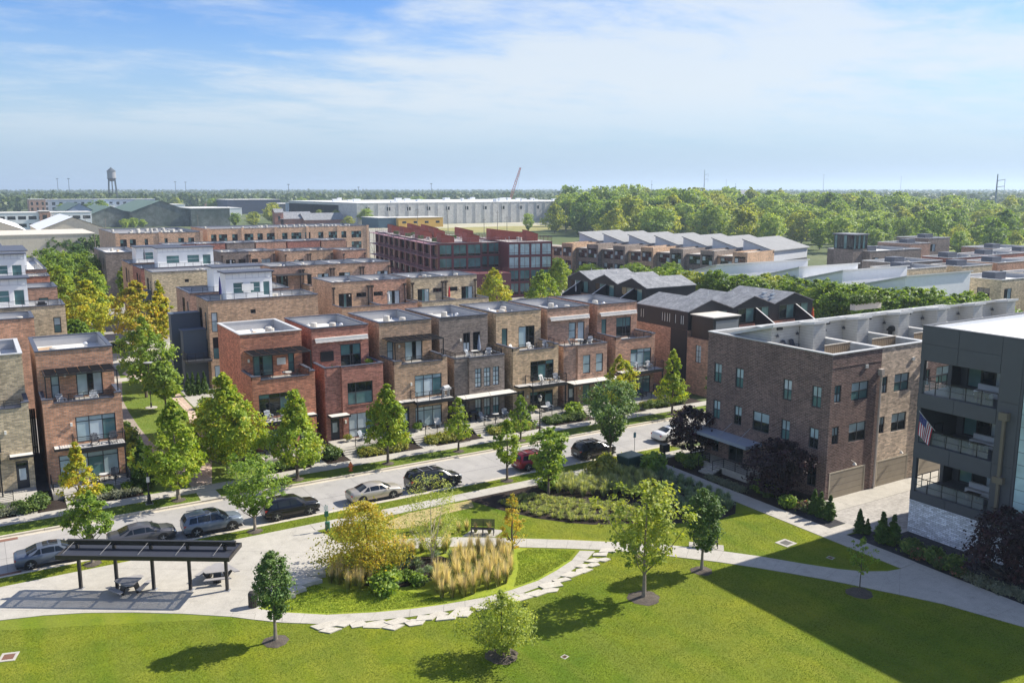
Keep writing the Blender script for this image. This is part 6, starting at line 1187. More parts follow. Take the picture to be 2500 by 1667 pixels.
G_REED = [(blades('blades', s, 230, 1.05, .6, .016, L_REED), blades('plumes', s+50, 75, 1.8, .45, .013, L_PLUME, .2)) for s in (1, 2, 3)]
G_TUFT = [blades('blades', s, 110, .52, .48, .022, L_TUFT, .9) for s in (4, 5)]; G_SWI = [blades('blades', s, 190, 1.25, .75, .022, L_SWI, .7) for s in (6, 7, 8)]; G_BLU = [blades('blades', s, 150, .95, .7, .026, L_BLUE, .8) for s in (9, 10)]
def inpoly(x, y, P):
    c = False; j = len(P)-1
    for i in range(len(P)):
        if (P[i][1] > y) != (P[j][1] > y) and x < (P[j][0]-P[i][0])*(y-P[i][1])/(P[j][1]-P[i][1])+P[i][0]: c = not c
        j = i
    return c
def clump(name, label, x, y, parts, s, group):
    t = thing(name, label, 'ornamental grass', (x, y, 0), rnd.random()*6.28, group, (s, s, s*rnd.uniform(.9, 1.1)))
    for nm, me in parts: link(nm, me, t)
def scatter(P, n, dmin, seed):
    r = random.Random(seed); xs = [p[0] for p in P]; ys = [p[1] for p in P]; out = []
    for _ in range(n*40):
        x, y = r.uniform(min(xs), max(xs)), r.uniform(min(ys), max(ys))
        if inpoly(x, y, P) and all((x-a)**2+(y-b)**2 > dmin*dmin for a, b in out): out.append((x, y))
        if len(out) >= n: break
    return out
REED1 = [(23.6, 47.6), (24.8, 47.2), (26.6, 47.0), (28.7, 47.2), (30.4, 49), (31.6, 50.8), (30.6, 52.6), (28.2, 53.2), (26.6, 51.6), (24.6, 50.3)]
for x, y in scatter(REED1, 56, .58, 3): b, p = rnd.choice(G_REED); clump('reed_grass', 'plumed reed grass clump in the right half of the island', x, y, (('blades', b), ('plumes', p)), rnd.uniform(.72, 1.05), 'reed grass, right half of the island')
for x, y in scatter([(18.4, 53.4), (19.6, 55.0), (21.0, 56.6), (22.4, 55.4), (20.8, 53), (20.9, 51.6), (19.6, 51.7)], 18, .6, 4): b, p = rnd.choice(G_REED); clump('reed_grass', 'plumed reed grass clump around the broad orange cypress', x, y, (('blades', b), ('plumes', p)), rnd.uniform(.7, .95), 'reed grass round the cypress')
for x, y in scatter([(22.6, 55.4), (24.6, 54.4), (27.6, 53.6), (28, 54.6), (25, 56), (22.4, 56.8)], 14, .7, 5): b, p = rnd.choice(G_REED); clump('reed_grass', 'plumed reed grass clump along the far side of the island', x, y, (('blades', b), ('plumes', p)) if rnd.random() < .6 else (('blades', b),), rnd.uniform(.8, 1.0), 'reed grass, far side of the island')
for x, y in scatter([(28, 57.9), (30.4, 57.1), (33.5, 54.6), (34, 55.0), (31, 57.6), (28.4, 58.6)], 9, .55, 6): b, p = rnd.choice(G_REED); clump('reed_grass', 'short plumed grass clump behind the first bench', x-1.6, y+.5, (('blades', b), ('plumes', p)), .6, 'short plumed grass behind the bench')
for x, y in scatter([(19.4, 52.6), (21.4, 55.6), (27, 53.4), (30.6, 52), (29.6, 48.4), (26, 48.2), (23, 50.4), (21, 51)], 40, .7, 15): clump('meadow_grass', 'low green grass clump filling the island', x, y, (('blades', rnd.choice(G_BLU)),), rnd.uniform(.6, .85), 'low grass filling the island')
TUF = [(36.0, 60.4), (37.3, 56.4), (39.0, 54.2), (42.6, 51.9), (45.6, 50.2), (47.4, 52.5), (44.8, 54.6), (41.6, 57.6), (38.8, 61.2)]
for x, y in scatter(TUF, 125, .56, 7): clump('tuft_grass', 'low golden tuft of grass in the rain garden', x, y, (('blades', rnd.choice(G_TUFT)),), rnd.uniform(.8, 1.15), 'golden tufts in the rain garden')
for x, y in scatter([(41.5, 60.6), (43.4, 58), (47.5, 55.4), (51.0, 58.2), (50.2, 61.6), (45.5, 62.4), (42.5, 62.3)], 60, .7, 8): clump('switchgrass', 'tall pale switchgrass clump in the rain garden', x, y, (('blades', rnd.choice(G_SWI)),), rnd.uniform(.85, 1.15), 'pale switchgrass in the rain garden')
for x, y in scatter([(46.5, 52.6), (49, 50.2), (51.4, 49.4), (53, 51.4), (53, 61), (51.4, 62), (51.2, 57), (48, 54.4)], 58, .7, 9): clump('blue_grass', 'shaded blue green grass clump beside the side path', x, y, (('blades', rnd.choice(G_BLU)),), rnd.uniform(.85, 1.2), 'blue green grass by the side path')
for x, y, s, ps, lb_ in [(41.5, 61.4, 1.3, P_GRN, 'low juniper at the foot of the round headed tree'), (47.6, 61.8, 2.0, P_SPI, 'yellow green bush left of the green utility cabinet'), (49.4, 63.2, 1.7, P_SPI, 'yellow green bush in front of the green utility cabinet'), (52.4, 60.0, 1.8, P_GRN, 'green bush right of the green utility cabinet')]: shrub('shrub', lb_, x, y, ps, s)
# --- lawn blades: real tufts over the visible lawns
def grass_field(name, label, P, dens, h, mat, avoid, seed, w=.016):
    rs = np.random.RandomState(seed); P_ = np.array(P); lo = P_.min(0); hi = P_.max(0); n = int((hi[0]-lo[0])*(hi[1]-lo[1])*dens)
    xy = lo+rs.rand(n, 2)*(hi-lo)
    def ins(poly):
        c = np.zeros(n, bool); j = len(poly)-1
        for i in range(len(poly)):
            xi, yi = poly[i]; xj, yj = poly[j]
            with np.errstate(all='ignore'): c ^= ((yi > xy[:, 1]) != (yj > xy[:, 1])) & (xy[:, 0] < (xj-xi)*(xy[:, 1]-yi)/(yj-yi+1e-12)+xi)
            j = i
        return c
    keep = ins(P)
    for a in avoid: keep &= ~ins(a)
    xy = xy[keep]; n = len(xy); th = rs.rand(n)*6.283; hh = h*(.6+.8*rs.rand(n)); le = h*.7
    dx = np.stack([np.cos(th), np.sin(th)], 1)*w; ln = np.stack([np.cos(th*3+1), np.sin(th*3+1)], 1)*le*rs.rand(n)[:, None]
    V = np.zeros((n, 3, 3)); V[:, 0, :2] = xy-dx; V[:, 1, :2] = xy+dx; V[:, 2, :2] = xy+ln; V[:, 2, 2] = hh
    me = bpy.data.meshes.new(name); me.vertices.add(n*3); me.vertices.foreach_set('co', V.reshape(-1)); me.loops.add(n*3); me.loops.foreach_set('vertex_index', np.arange(n*3, dtype=np.int32)); me.polygons.add(n); me.polygons.foreach_set('loop_start', np.arange(0, n*3, 3, dtype=np.int32)); me.polygons.foreach_set('loop_total', np.full(n, 3, dtype=np.int32))
    at = me.attributes.new('leaf', 'FLOAT', 'POINT'); at.data.foreach_set('value', np.repeat(rs.rand(n), 3).astype(np.float32)); me.materials.append(mat); me.update(calc_edges=True)
    o = link(name, me); o['kind'] = 'stuff'; o['label'] = label; o['category'] = 'grass'; return o
def grassblade_mat(name, cols, scale=(.11, .55)):
    mt, t, out = newmat(name); g = T(t); p = g.pos(); a = g.rng(g.noise(p, scale[0], 4), .35, .65, 0, 1); b_ = g.rng(g.noise(p, scale[1], 5), .35, .65, 0, 1); at = g.n('ShaderNodeAttribute', attribute_name='leaf').outputs['Fac']
    col = g.mix(a, c4(cols[0]), c4(cols[1])); col = g.mix(g.m('MULTIPLY', b_, .75), col, c4(cols[2]))
    mp = g.n('ShaderNodeMapping', {'Vector': p, 'Rotation': (0, 0, .62), 'Scale': (.03, .55, 1)}); mw = g.rng(g.noise(mp.outputs[0], 1.0, 3), .4, .6, .8, 1.2)
    base = g.n('ShaderNodeVectorMath', {0: col, 3: g.m('MULTIPLY', mw, g.rng(at, 0, 1, .7, 1.4))}, operation='SCALE').outputs[0]
    d = g.n('ShaderNodeBsdfPrincipled', {'Base Color': base, 'Roughness': .7, 'Specular IOR Level': .1}); tr = g.n('ShaderNodeBsdfTranslucent', {'Color': base}); mx = g.n('ShaderNodeMixShader', {0: .4, 1: d.outputs[0], 2: tr.outputs[0]}); t.links.new(mx.outputs[0], out.inputs[0]); return mt
GB1 = grassblade_mat('lawn_blades', ((.145, .21, .018), (.265, .28, .022), (.08, .145, .016)))
GB2 = grassblade_mat('island_blades', ((.27, .35, .035), (.38, .42, .045), (.20, .29, .035)), (.4, 1.4))
islm = ground_mat('island_lawn', ((.24, .30, .03), (.33, .36, .04), (.17, .24, .03)), (.4, 1.6, 9.), .9, .6, .05)
sheet('island_lawn', ARCU[:11]+[(33.9, 50.9), (31.8, 52.3), (27, 54.9), (21.6, 57.6), (20.4, 57.6), (19.2, 55.9), (17.7, 54.7), (16.5, 54.1), (15.7, 53.4)], .003, islm)
ARC = ARCU+ARCL[::-1]; PTH = PATHU+PATHL[::-1]
grass_field('lawn_grass', 'mown grass of the park lawn', [(-6, 60.4), (14, 51), (22, 47), (30, 46.2), (37, 48.5), (42, 44), (50, 33), (54, 22), (54, 17), (36, 20), (16, 34), (2, 44), (-6, 50)], 420, .03, GB1, [PLAZA, ARC, PTH, JUNC], 1)
grass_field('lawn_grass', 'mown grass between the park paths', [(22, 60), (26, 58.4), (34, 53.4), (42, 47.2), (50.6, 36.3), (53.1, 35.1), (53.2, 48), (46, 49.5), (40, 53), (36, 58), (34, 62.8), (21.5, 62.8)], 330, .03, GB1, [PLAZA, PTH, RAIN, JUNC], 2)
grass_field('verge_grass', 'mown grass strip along the kerb', [(-2, 64.5), (56, 64.5), (56, 66.0), (-2, 66.0)], 300, .045, GB1, [], 3); grass_field('verge_grass', 'mown grass strip before the far sidewalk', [(-2, 74.6), (72, 74.6), (72, 76.6), (-2, 76.6)], 220, .045, GB1, [[(14.85, 74.3), (16.6, 74.3), (16.55, 76.7), (14.95, 76.7)]], 4)
grass_field('island_grass', 'lush lime green grass of the island', [(14.6, 51.3), (17, 49.6), (20, 48.1), (24, 46.9), (23.6, 48.6), (22, 50.2), (20, 51.4), (18.2, 52.8), (17.5, 54.2), (16, 53.2), (13.9, 52.2)], 420, .075, GB2, [ARC], 5, .024); grass_field('island_grass', 'lush lime green grass at the tip of the island', [(28.8, 46.6), (30.7, 46.8), (32.6, 47.5), (34.5, 48.3), (35.8, 49.3), (33, 51.4), (31.9, 51.2), (30.6, 48.9)], 420, .075, GB2, [ARC, PTH], 6, .024)
grass_field('lane_grass', 'mown grass of the lane lawn', [(14.5, 96), (14.4, 110), (15, 118), (17, 130), (19.6, 118), (20.1, 112), (20, 105), (18.8, 97), (17, 88), (16, 86)], 60, .06, GB1, [], 7)
# --- street trees of the middle distance and the wood
MT = [crown('crown', s, 9.0, 6.6, 1.0, 'oval', 190, 60, .125, m_, .16, .45, lob=.34) for s, m_ in ((41, L_GRN), (42, L_OLV), (43, L_GRN))]
MTT = [trunk_mesh(41+i, 9, 1.2, .15, MT[i][1], bark, 8) for i in range(3)]
def cptree(name, label, x, y, s, sz, ms, ts, group, k=None):
    k = rnd.randrange(len(ms)) if k is None else k; t = thing(name, label, 'tree', (x, y, 0), rnd.random()*6.28, group, (s, s, sz)); link('crown', ms[k][0], t); link('trunk', ts[k], t)
for x, y, h in [(142, 172, 8), (146, 163, 8.5), (137, 200, 7.5), (141, 190, 6.5), (138, 181, 6), (125, 142, 10), (124.4, 136.6, 10), (120, 121, 11), (124, 117.5, 10.5), (126.5, 114.5, 10.5), (129.5, 113.5, 10.3), (127.5, 109, 10.3), (129.5, 104.5, 10.3), (127.5, 100.5, 10.3), (130, 97.5, 10.3), (126.5, 96, 10.4), (125.5, 91, 10.4), (129, 87.5, 10.6), (131, 85, 10.5), (128.5, 79, 10.4), (132.5, 78.5, 10.4), (128.5, 73, 10), (118, 126, 10.5), (121.5, 113, 10)]: cptree('street_tree', 'rounded green street tree among the right hand roofs', x, y, h/9*1.12, h/9, MT, MTT, 'street trees among the right hand roofs')
YT = [crown('crown', s, 9.0, 5.2, .8, 'ovoid', 160, 60, .12, m_, .17, .45, lob=.3) for s, m_ in ((51, L_YEL), (52, L_MAPLE))]; YTT = [trunk_mesh(51+i, 9, .8, .14, YT[i][1], bark, 6) for i in range(2)]
for x, y, h, k, lb_ in [(89, 152, 10.5, 0, 'tall yellow green tree before the maroon building podium'), (98, 148, 10, 1, 'broad yellow green tree before the maroon facade'), (93, 140, 6, 0, 'small yellow tree at the foot of the maroon facade'), (106, 142, 5.5, 1, 'little pointed tree right of the maroon facade'), (122, 176, 9.5, 1, 'green tree at the right corner of the maroon building')]: cptree('court_tree', lb_, x, y, h/9*1.1, h/9, YT, YTT, None, k)
WT = [crown('crown', s, 18., 14., 1.0, ['oval', 'vase', 'ovoid'][s % 3], 170, 46, .34, (L_WOOD, L_GRN, L_OLV, L_WOOD)[s % 4], .15, .35, lob=.34) for s in (61, 62, 63, 64, 65, 66, 67)]; WTT = [trunk_mesh(61+i, 18, 2, .3, WT[i][1], bark, 6) for i in range(7)]
WOODP = [(268, 352), (286, 318), (292, 288), (302, 250), (312, 222), (330, 198), (352, 194), (410, 216), (640, 332), (640, 500), (560, 640), (440, 640), (350, 500)]
wl = scatter(WOODP, 285, 12.0, 12); wl.sort(key=lambda p: p[0]**2+p[1]**2)
for x, y in wl:
    dd = math.hypot(x, y); an = math.atan2(x*rt.x+y*rt.y, x*fh.x+y*fh.y); s = rnd.uniform(.68, 1.15)*(1+.34*min(1, max(0, (dd-400)/240)))*(1-.25*max(0, (an-.25)/.25)); cptree('wood_tree', 'leafy tree of the wood behind the right hand roofs', x, y, s, s*rnd.uniform(.85, 1.12), WT, WTT, 'trees of the wood')
for x, y, h in [(295, 461, 11.5), (302, 442, 18), (299, 414, 17.2), (323, 460, 20)]: cptree('wood_tree', 'tree standing apart between the maroon building and the wood', x, y, h/18*.8, h/18, WT, WTT, 'trees apart from the wood')
for x, y, h in [(161, 634, 9.5), (172, 627, 10.5), (200, 677, 16), (231, 655, 10.6), (245, 598, 12.3), (229, 592, 7.5), (238, 640, 11), (90, 640, 6.5), (101, 640, 6), (96, 645, 7)]: cptree('far_tree', 'tree among the sheds of the middle distance', x, y, h/18*1.15, h/18, WT, WTT, 'trees among the far sheds')
r = random.Random(21)
for i in range(120):
    dist = r.uniform(760, 1500); ang = r.uniform(-.47, .47); dx = fh*math.cos(ang)+rt*math.sin(ang); x, y = dx.x*dist, dx.y*dist
    if 230 < x < 460 and y < 780: continue
    if abs(x-560) < 30 and abs(y-910) < 30: continue
    s = r.uniform(.55, .95); cptree('far_tree', 'distant tree of the tree belt below the horizon', x, y, s*1.1, s, WT, WTT, 'distant tree belt')
# far-off woods, one mass
L_FAR = leafmat('far_leaves', [(0, (.05, .085, .03)), (.5, (.085, .125, .04)), (1, (.14, .17, .055))], .25)
def far_woods():
    rs = np.random.RandomState(5); n = 9000; dist = 1150*np.exp(rs.rand(n)*1.7); ang = (rs.rand(n)-.5)*1.15; dxy = np.outer(np.cos(ang), np.array(fh)[:2])+np.outer(np.sin(ang), np.array(rt)[:2]); xy = dxy*dist[:, None]; k = 26
    h = 14+9*rs.rand(n)+3*(dist > 2500); w = 8+7*rs.rand(n)
    off = rs.normal(size=(n, k, 3)); off /= np.linalg.norm(off, axis=2)[:, :, None]; rad = .55+.45*rs.rand(n, k)
    C = np.empty((n, k, 3)); C[:, :, 0] = xy[:, 0:1]+off[:, :, 0]*rad*w[:, None]/2; C[:, :, 1] = xy[:, 1:2]+off[:, :, 1]*rad*w[:, None]/2; C[:, :, 2] = h[:, None]*.5+off[:, :, 2]*rad*h[:, None]*.48
    Nn = off+rs.normal(size=off.shape)*.4; Nn /= np.linalg.norm(Nn, axis=2)[:, :, None]
    me = leaf_mesh('far_woods', C.reshape(-1, 3), Nn.reshape(-1, 3), (1.3+1.2*rs.rand(n*k))*np.repeat(1+dist/9000, k), np.clip(np.repeat(rs.rand(n), k)*.7+.3*rs.rand(n*k), 0, 1), L_FAR, 1.2)
    o = link('far_woods', me); o['kind'] = 'stuff'; o['label'] = 'far-off woods along the horizon'; o['category'] = 'woods'
far_woods()
# ------------------------------------------------------------------ cars
def paint(name, col, metal=.35, rough=.32):
    return M(name, col, .2 if metal < .2 else rough, .04, .5, 3, metal=metal, spec=.45, coat=.25)
carglass = glass('car_glass', (.012, .016, .02), .04, .45); tyrem = M('tyre', (.018, .018, .019), .85, .2); rimm = M('alloy', (.50, .50, .51), .3, .05, metal=.7); redl = M('tail_lamp', (.42, .015, .012), .2, .05, coat=.5); whl = M('head_lamp', (.70, .72, .74), .15, .05, coat=.5); platem = M('number_plate', (.65, .65, .6), .5, .1)
TAB = dict(
 sedan=[(-2.38, .40, .68, .76, .70, .58), (-2.33, .30, .86, .97, .80, .68), (-2.1, .24, .92, 1.05, .87, .74), (-1.62, .21, .94, 1.08, .90, .74), (-.85, .20, .95, 1.40, .91, .60), (-.15, .20, .94, 1.46, .91, .61), (.5, .20, .93, 1.40, .91, .59), (1.30, .20, .91, 1.01, .90, .74), (1.95, .22, .84, .92, .87, .70), (2.28, .28, .72, .80, .78, .60), (2.38, .38, .58, .62, .66, .50)],
 suv=[(-2.24, .46, .80, .98, .74, .64), (-2.19, .34, .97, 1.18, .84, .70), (-1.92, .28, 1.02, 1.56, .90, .64), (-.9, .26, 1.03, 1.66, .93, .67), (-.1, .26, 1.02, 1.66, .93, .67), (.42, .26, 1.01, 1.59, .93, .65), (1.18, .26, .99, 1.10, .92, .78), (1.85, .28, .94, 1.03, .89, .72), (2.16, .34, .82, .90, .80, .62), (2.24, .44, .68, .72, .70, .52)],
 van=[(-2.5, .44, .82, 1.0, .80, .70), (-2.46, .32, 1.0, 1.25, .90, .74), (-2.2, .26, 1.05, 1.66, .96, .70), (-1.2, .24, 1.06, 1.76, .98, .73), (.1, .24, 1.05, 1.74, .98, .72), (.72, .24, 1.03, 1.62, .98, .69), (1.62, .24, 1.0, 1.12, .95, .80), (2.2, .28, .92, 1.0, .90, .72), (2.48, .36, .76, .82, .80, .60), (2.54, .44, .64, .68, .72, .52)])
CARW = dict(sedan=(-1.40, 1.36), suv=(-1.33, 1.32), van=(-1.42, 1.55)); CARR = dict(sedan=.335, suv=.365, van=.36)
WIN = dict(sedan=[(-1.35, -.72, 3), (-.66, .14, 0), (.20, .92, 1)], suv=[(-1.85, -1.25, 2), (-1.19, -.28, 0), (-.22, .80, 1)], van=[(-2.1, -1.1, 2), (-1.02, .02, 0), (.1, 1.12, 1)])
def car(label, kind, x, y, col, group='cars parked along the kerb', rails=False, rz=0.0, z=-.12, sx=1.0, dark_trim=False, roofm=None):
    t = thing('parked_car', label, 'car', (x, y, z), rz, group, (sx, 1, 1)); tb = TAB[kind]; pm = col
    def ring(s):
        X, zl, zb, zt, w_, wt_ = s
        hf = [(.80*w_, zl), (w_*.97, zl+.10), (w_, (zl+zb)*.5), (w_*.985, zb-.06), (w_*.94, zb), (wt_+(w_*.94-wt_)*.12, zt-.09), (wt_*.9, zt-.03), (wt_*.55, zt), (0, zt+.012)]
        return [(X, -a, b) for a, b in hf]+[(X, a, b) for a, b in hf[-2::-1]]
    R = [ring(s) for s in tb]; nr = len(R[0]); mb = MB(); mb.v = [p for r_ in R for p in r_]
    for i in range(len(R)-1):
        for j in range(nr-1):
            mb.f.append((i*nr+j, (i+1)*nr+j, (i+1)*nr+j+1, i*nr+j+1)); mb.mi.append(0)
        mb.f.append((i*nr+nr-1, (i+1)*nr+nr-1, (i+1)*nr, i*nr)); mb.mi.append(0)
    mb.f.append(tuple(range(nr))); mb.mi.append(0); mb.f.append(tuple((len(R)-1)*nr+nr-1-j for j in range(nr))); mb.mi.append(0)
    body = mb.build('body', pm, t, smooth=True)
    for p_ in (body.data.polygons[-1], body.data.polygons[-2]): p_.use_smooth = False
    def surf(X, j):   # point on the loft at x, ring coordinate j (float)
        for i in range(len(tb)-1):
            if tb[i][0] <= X <= tb[i+1][0]: break
        k = (X-tb[i][0])/(tb[i+1][0]-tb[i][0]); j0 = min(int(j), nr-2); f = j-j0
        P = [Vector(R[i+a][j0+b]) for a in (0, 1) for b in (0, 1)]
        return (P[0]*(1-f)+P[1]*f)*(1-k)+(P[2]*(1-f)+P[3]*f)*k
    def patch(name, fx, mat, nx, j0, j1, nj, off, par):
        # fx(u, v) -> x ; ring coord from j0 to j1
        g_ = [[None]*(nj+1) for _ in range(nx+1)]
        for a in range(nx+1):
            for b in range(nj+1):
                v = b/nj; X = fx(a/nx, v); j = j0+(j1-j0)*v; p = surf(X, j); e1 = surf(min(X+.02, tb[-1][0]), j)-surf(max(X-.02, tb[0][0]), j); e2 = surf(X, min(j+.05, nr-1.001))-surf(X, max(j-.05, 0)); n_ = e1.cross(e2)
                n_ = n_.normalized() if n_.length > 1e-9 else Vector((0, 0, 1))
                c_ = Vector((X, 0, .75)); n_ = n_ if n_.dot(p-c_) > 0 else -n_; g_[a][b] = tuple(p+n_*off)
        q = MB(); q.v = [g_[a][b] for a in range(nx+1) for b in range(nj+1)]
        for a in range(nx):
            for b in range(nj): k = a*(nj+1)+b; q.f.append((k, k+nj+1, k+nj+2, k+1)); q.mi.append(0)
        o_ = q.build(name, mat, par, smooth=True); return o_
    # side glass: ring index 4->5 (right side is negative y first), mirrored near the end
    for x0, x1, sl in WIN[kind]:
        for sd in (0, 1):
            ja, jb = (4.12, 4.93) if sd == 0 else (nr-1-4.12, nr-1-4.93)
            def fx(u, v, x0=x0, x1=x1, sl=sl):
                a = x0+(.48*v if sl == 3 else (.12*v if sl == 2 else 0)); b = x1-(.50*v if sl == 1 else 0); return a+(b-a)*u
            patch('side_window', fx, carglass, 5, ja, jb, 3, .012, t)
    xa = {'sedan': (.62, 1.24), 'suv': (.52, 1.12), 'van': (.84, 1.55)}[kind]; patch('windscreen', lambda u, v: xa[0]+(xa[1]-xa[0])*u, carglass, 5, 5.25, nr-1-5.25, 8, .012, t)
    xb = {'sedan': (-1.58, -.92), 'suv': (-2.16, -1.96), 'van': (-2.43, -2.24)}[kind]; patch('rear_window', lambda u, v: xb[0]+(xb[1]-xb[0])*u, carglass, 4, 5.3, nr-1-5.3, 8, .012, t)
    if roofm: patch('sunroof', lambda u, v: -.55+.95*u, carglass, 4, 6.2, nr-1-6.2, 6, .01, t)
    zr_ = CARR[kind]
    for wx in CARW[kind]:
        for sd in (-1, 1):
            wy = sd*(tb[4][4]-.11); wh_ = thing_part('wheel', t); wh_.location = (wx, wy, zr_)
            ty = MB(); prof_ = [(.62, -.1), (.97, -.105), (1, -.07), (1, .07), (.97, .105), (.62, .1)]
            ty.v = [(zr_*r_*math.cos(6.2832*i/18), dy, zr_*r_*math.sin(6.2832*i/18)) for i in range(18) for r_, dy in prof_]
            for i in range(18):
                for k in range(5): a = i*6+k; b = ((i+1) % 18)*6+k; ty.f.append((a, b, b+1, a+1)); ty.mi.append(0)
            ty.build('tyre', tyrem, wh_)
            rm = MB(); o_ = sd*.085
            rm.v = [(0, o_, 0)]+[(zr_*.66*math.cos(6.2832*i/20), o_*.6, zr_*.66*math.sin(6.2832*i/20)) for i in range(20)]; rm.f = [(0, 1+i, 1+(i+1) % 20) for i in range(20)]; rm.mi = [0]*20
            for i in range(5):
                a = 6.2832*i/5+.3; rm.bar((0, o_*1.1, 0), (zr_*.64*math.cos(a), o_*1.0, zr_*.64*math.sin(a)), .085, .03, 1)
            rm.build('rim', [M('rim_dark', (.06, .06, .065), .5), rimm], wh_)
            ar = MB(); ar.v = [(wx, sd*(tb[4][4]-.006), zr_+.01)]+[(wx+(zr_+.075)*math.cos(3.1416*i/14), sd*(tb[4][4]*1.0+.004), zr_+.01+(zr_+.075)*math.sin(3.1416*i/14)) for i in range(15)]; ar.f = [(0, 1+i, 2+i) if sd < 0 else (0, 2+i, 1+i) for i in range(14)]; ar.mi = [0]*14
            ar.v += [(wx-zr_-.075, sd*(tb[4][4]+.004), .14), (wx+zr_+.075, sd*(tb[4][4]+.004), .14)]; ar.f.append((0, 15, 16, 17) if sd < 0 else (0, 17, 16, 15)[::1]); ar.mi.append(0); ar.f.append((0, 17, 1)); ar.mi.append(0)
            ar.build('wheel_arch', black, t)
            wh_.location.y = sd*(tb[4][4]-.07)
    xr, xf = tb[0][0], tb[-1][0]; wb = tb[1][4]
    zl_ = {'sedan': .78, 'suv': .92, 'van': 1.0}[kind]
    for sd in (-1, 1):
        MB().box(xr+.02, sd*wb-.2 if sd > 0 else -wb, zl_-.07, xr+.28, wb if sd > 0 else -wb+.2, zl_+.07).build('tail_light', redl, t)
        MB().box(xf-.36, (tb[-2][4]-.26) if sd > 0 else -tb[-2][4]-.01, .62 if kind == 'sedan' else .76, xf-.07, tb[-2][4]+.01 if sd > 0 else -tb[-2][4]+.26, .72 if kind == 'sedan' else .88).build('headlight', whl, t)
        mx = {'sedan': .82, 'suv': .72, 'van': 1.1}[kind]; MB().box(mx, sd*.93-.02 if sd > 0 else -1.10, .98, mx+.12, 1.10 if sd > 0 else -.91, 1.12).build('mirror', pm, t)
    MB().box(xr-.012, -.26, .52, xr+.02, .26, .66).build('number_plate', platem, t); MB().box(xf-.03, -.45, .40, xf+.012, .45, .56).build('grille', black, t)
    MB().box(tb[1][0]+.05, -tb[4][4]*.965, .2, tb[-2][0]-.05, tb[4][4]*.965, .30).build('sill', black, t)
    if rails:
        zt = tb[3][3]-.01
        for sd in (-1, 1): MB().bar((tb[2][0]+.15, sd*.58, zt), (tb[5][0]-.1, sd*.58, zt-.01), .05, .05).build('roof_rail', M('rail_grey', (.35, .35, .36), .4, metal=.5) if rails == 1 else black, t)
        if rails == 2:
            for xx in (-1.3, -.3): MB().bar((xx, -.62, zt+.05), (xx, .62, zt+.05), .06, .04).build('roof_bar', steel, t)
    return t
YK = 67.62
car('mid grey sedan at the left picture edge', 'sedan', 3.1, YK, paint('paint_grey', (.12, .145, .19)), roofm=True)
car('dark bronze grey sedan half hidden behind the picnic pergola', 'sedan', 9.15, YK+.35, paint('paint_bronze', (.095, .095, .105)))
car('blue grey crossover with roof rails', 'suv', 14.2, YK, paint('paint_blue_grey', (.15, .185, .24)), rails=1, roofm=True)
car('glossy black crossover beside the spreading elm', 'suv', 20.4, YK, paint('paint_black', (.008, .009, .012), .1), sx=1.02)
car('champagne silver sedan parked between black cars', 'sedan', 27.75, YK+.05, paint('paint_champagne', (.46, .42, .36), .5))
car('black minivan with roof bars', 'van', 33.4, YK+.15, paint('paint_black2', (.010, .011, .014), .1), rails=2)
car('dark red compact crossover behind two street trees', 'suv', 44.2, YK+.1, paint('paint_red', (.22, .012, .022), .3), rails=2)
car('black compact crossover with roof rack before the largest elm', 'suv', 51.1, YK, paint('paint_black3', (.012, .012, .013), .1), rails=2)
car('white sedan half hidden by the purple plum', 'sedan', 61.9, YK+.5, paint('paint_white', (.70, .71, .72), .05))
car('black off road car parked at the top of the lane', 'suv', 19.6, 153.2, paint('paint_black4', (.012, .012, .013), .1), group=None, rz=.05, z=.0)

# ------------------------------------------------------------------ street furniture
PD = Vector((.836, -.549, 0)); ps = thing('picnic_shelter', 'black steel picnic pergola with louvred roof on five posts', 'pergola', (4.31, 61.36, .03), math.atan2(-.549, .836)); pmat = M('shelter_steel', (.022, .02, .022), .4, .15, spec=.5)
for i in range(5):
    MB().box(i*2.44-.09, -.09, 0, i*2.44+.09, .09, 3.12).build('post', pmat, ps); MB().box(i*2.44-.2, -.2, 0, i*2.44+.2, .2, .03).build('base_plate', steel, ps)
rfz = 2.72
MB().box(-.75, -1.36, rfz-.12, 10.5, -1.28, rfz+.16).build('front_beam', pmat, ps); MB().box(-.75, 1.02, rfz-.12, 10.5, 1.10, rfz+.16).build('back_beam', pmat, ps)
for x in (-.75, 10.42): MB().box(x, -1.28, rfz-.12, x+.08, 1.02, rfz+.155).build('end_beam', pmat, ps)
for i in range(5): MB().box(i*2.44-.04, -1.28, rfz-.1, i*2.44+.04, 1.02, rfz+.0).build('rafter', pmat, ps)
ME_SL = mesh_of(MB().box(-.66, -.055, -.012, 10.40, .055, .012).bar((-.66, 0, .01), (10.4, 0, .05), .02, .05) if False else MB().box(-.66, -.052, -.012, 10.40, .052, .014), 'louvre', M('louvre_black', (.045, .047, .055), .3, .1, spec=.7))
for i in range(17): o = link('louvre', ME_SL, ps, (0, -1.2+i*.133, rfz+.06)); o.rotation_euler = (math.radians(16), 0, 0)
MB().box(-.7, .12, 3.0, 10.45, .2, 3.32).box(-.7, .0, 3.32, 10.45, .24, 3.37).build('upper_beam', pmat, ps)
for i in range(5): MB().tube([(i*2.44-.2+.05, .1, 3.3), (i*2.44-.35, -1.2, rfz+.2)], .012, 5).build('tie_rod', M('rod_grey', (.16, .16, .17), .5), ps)
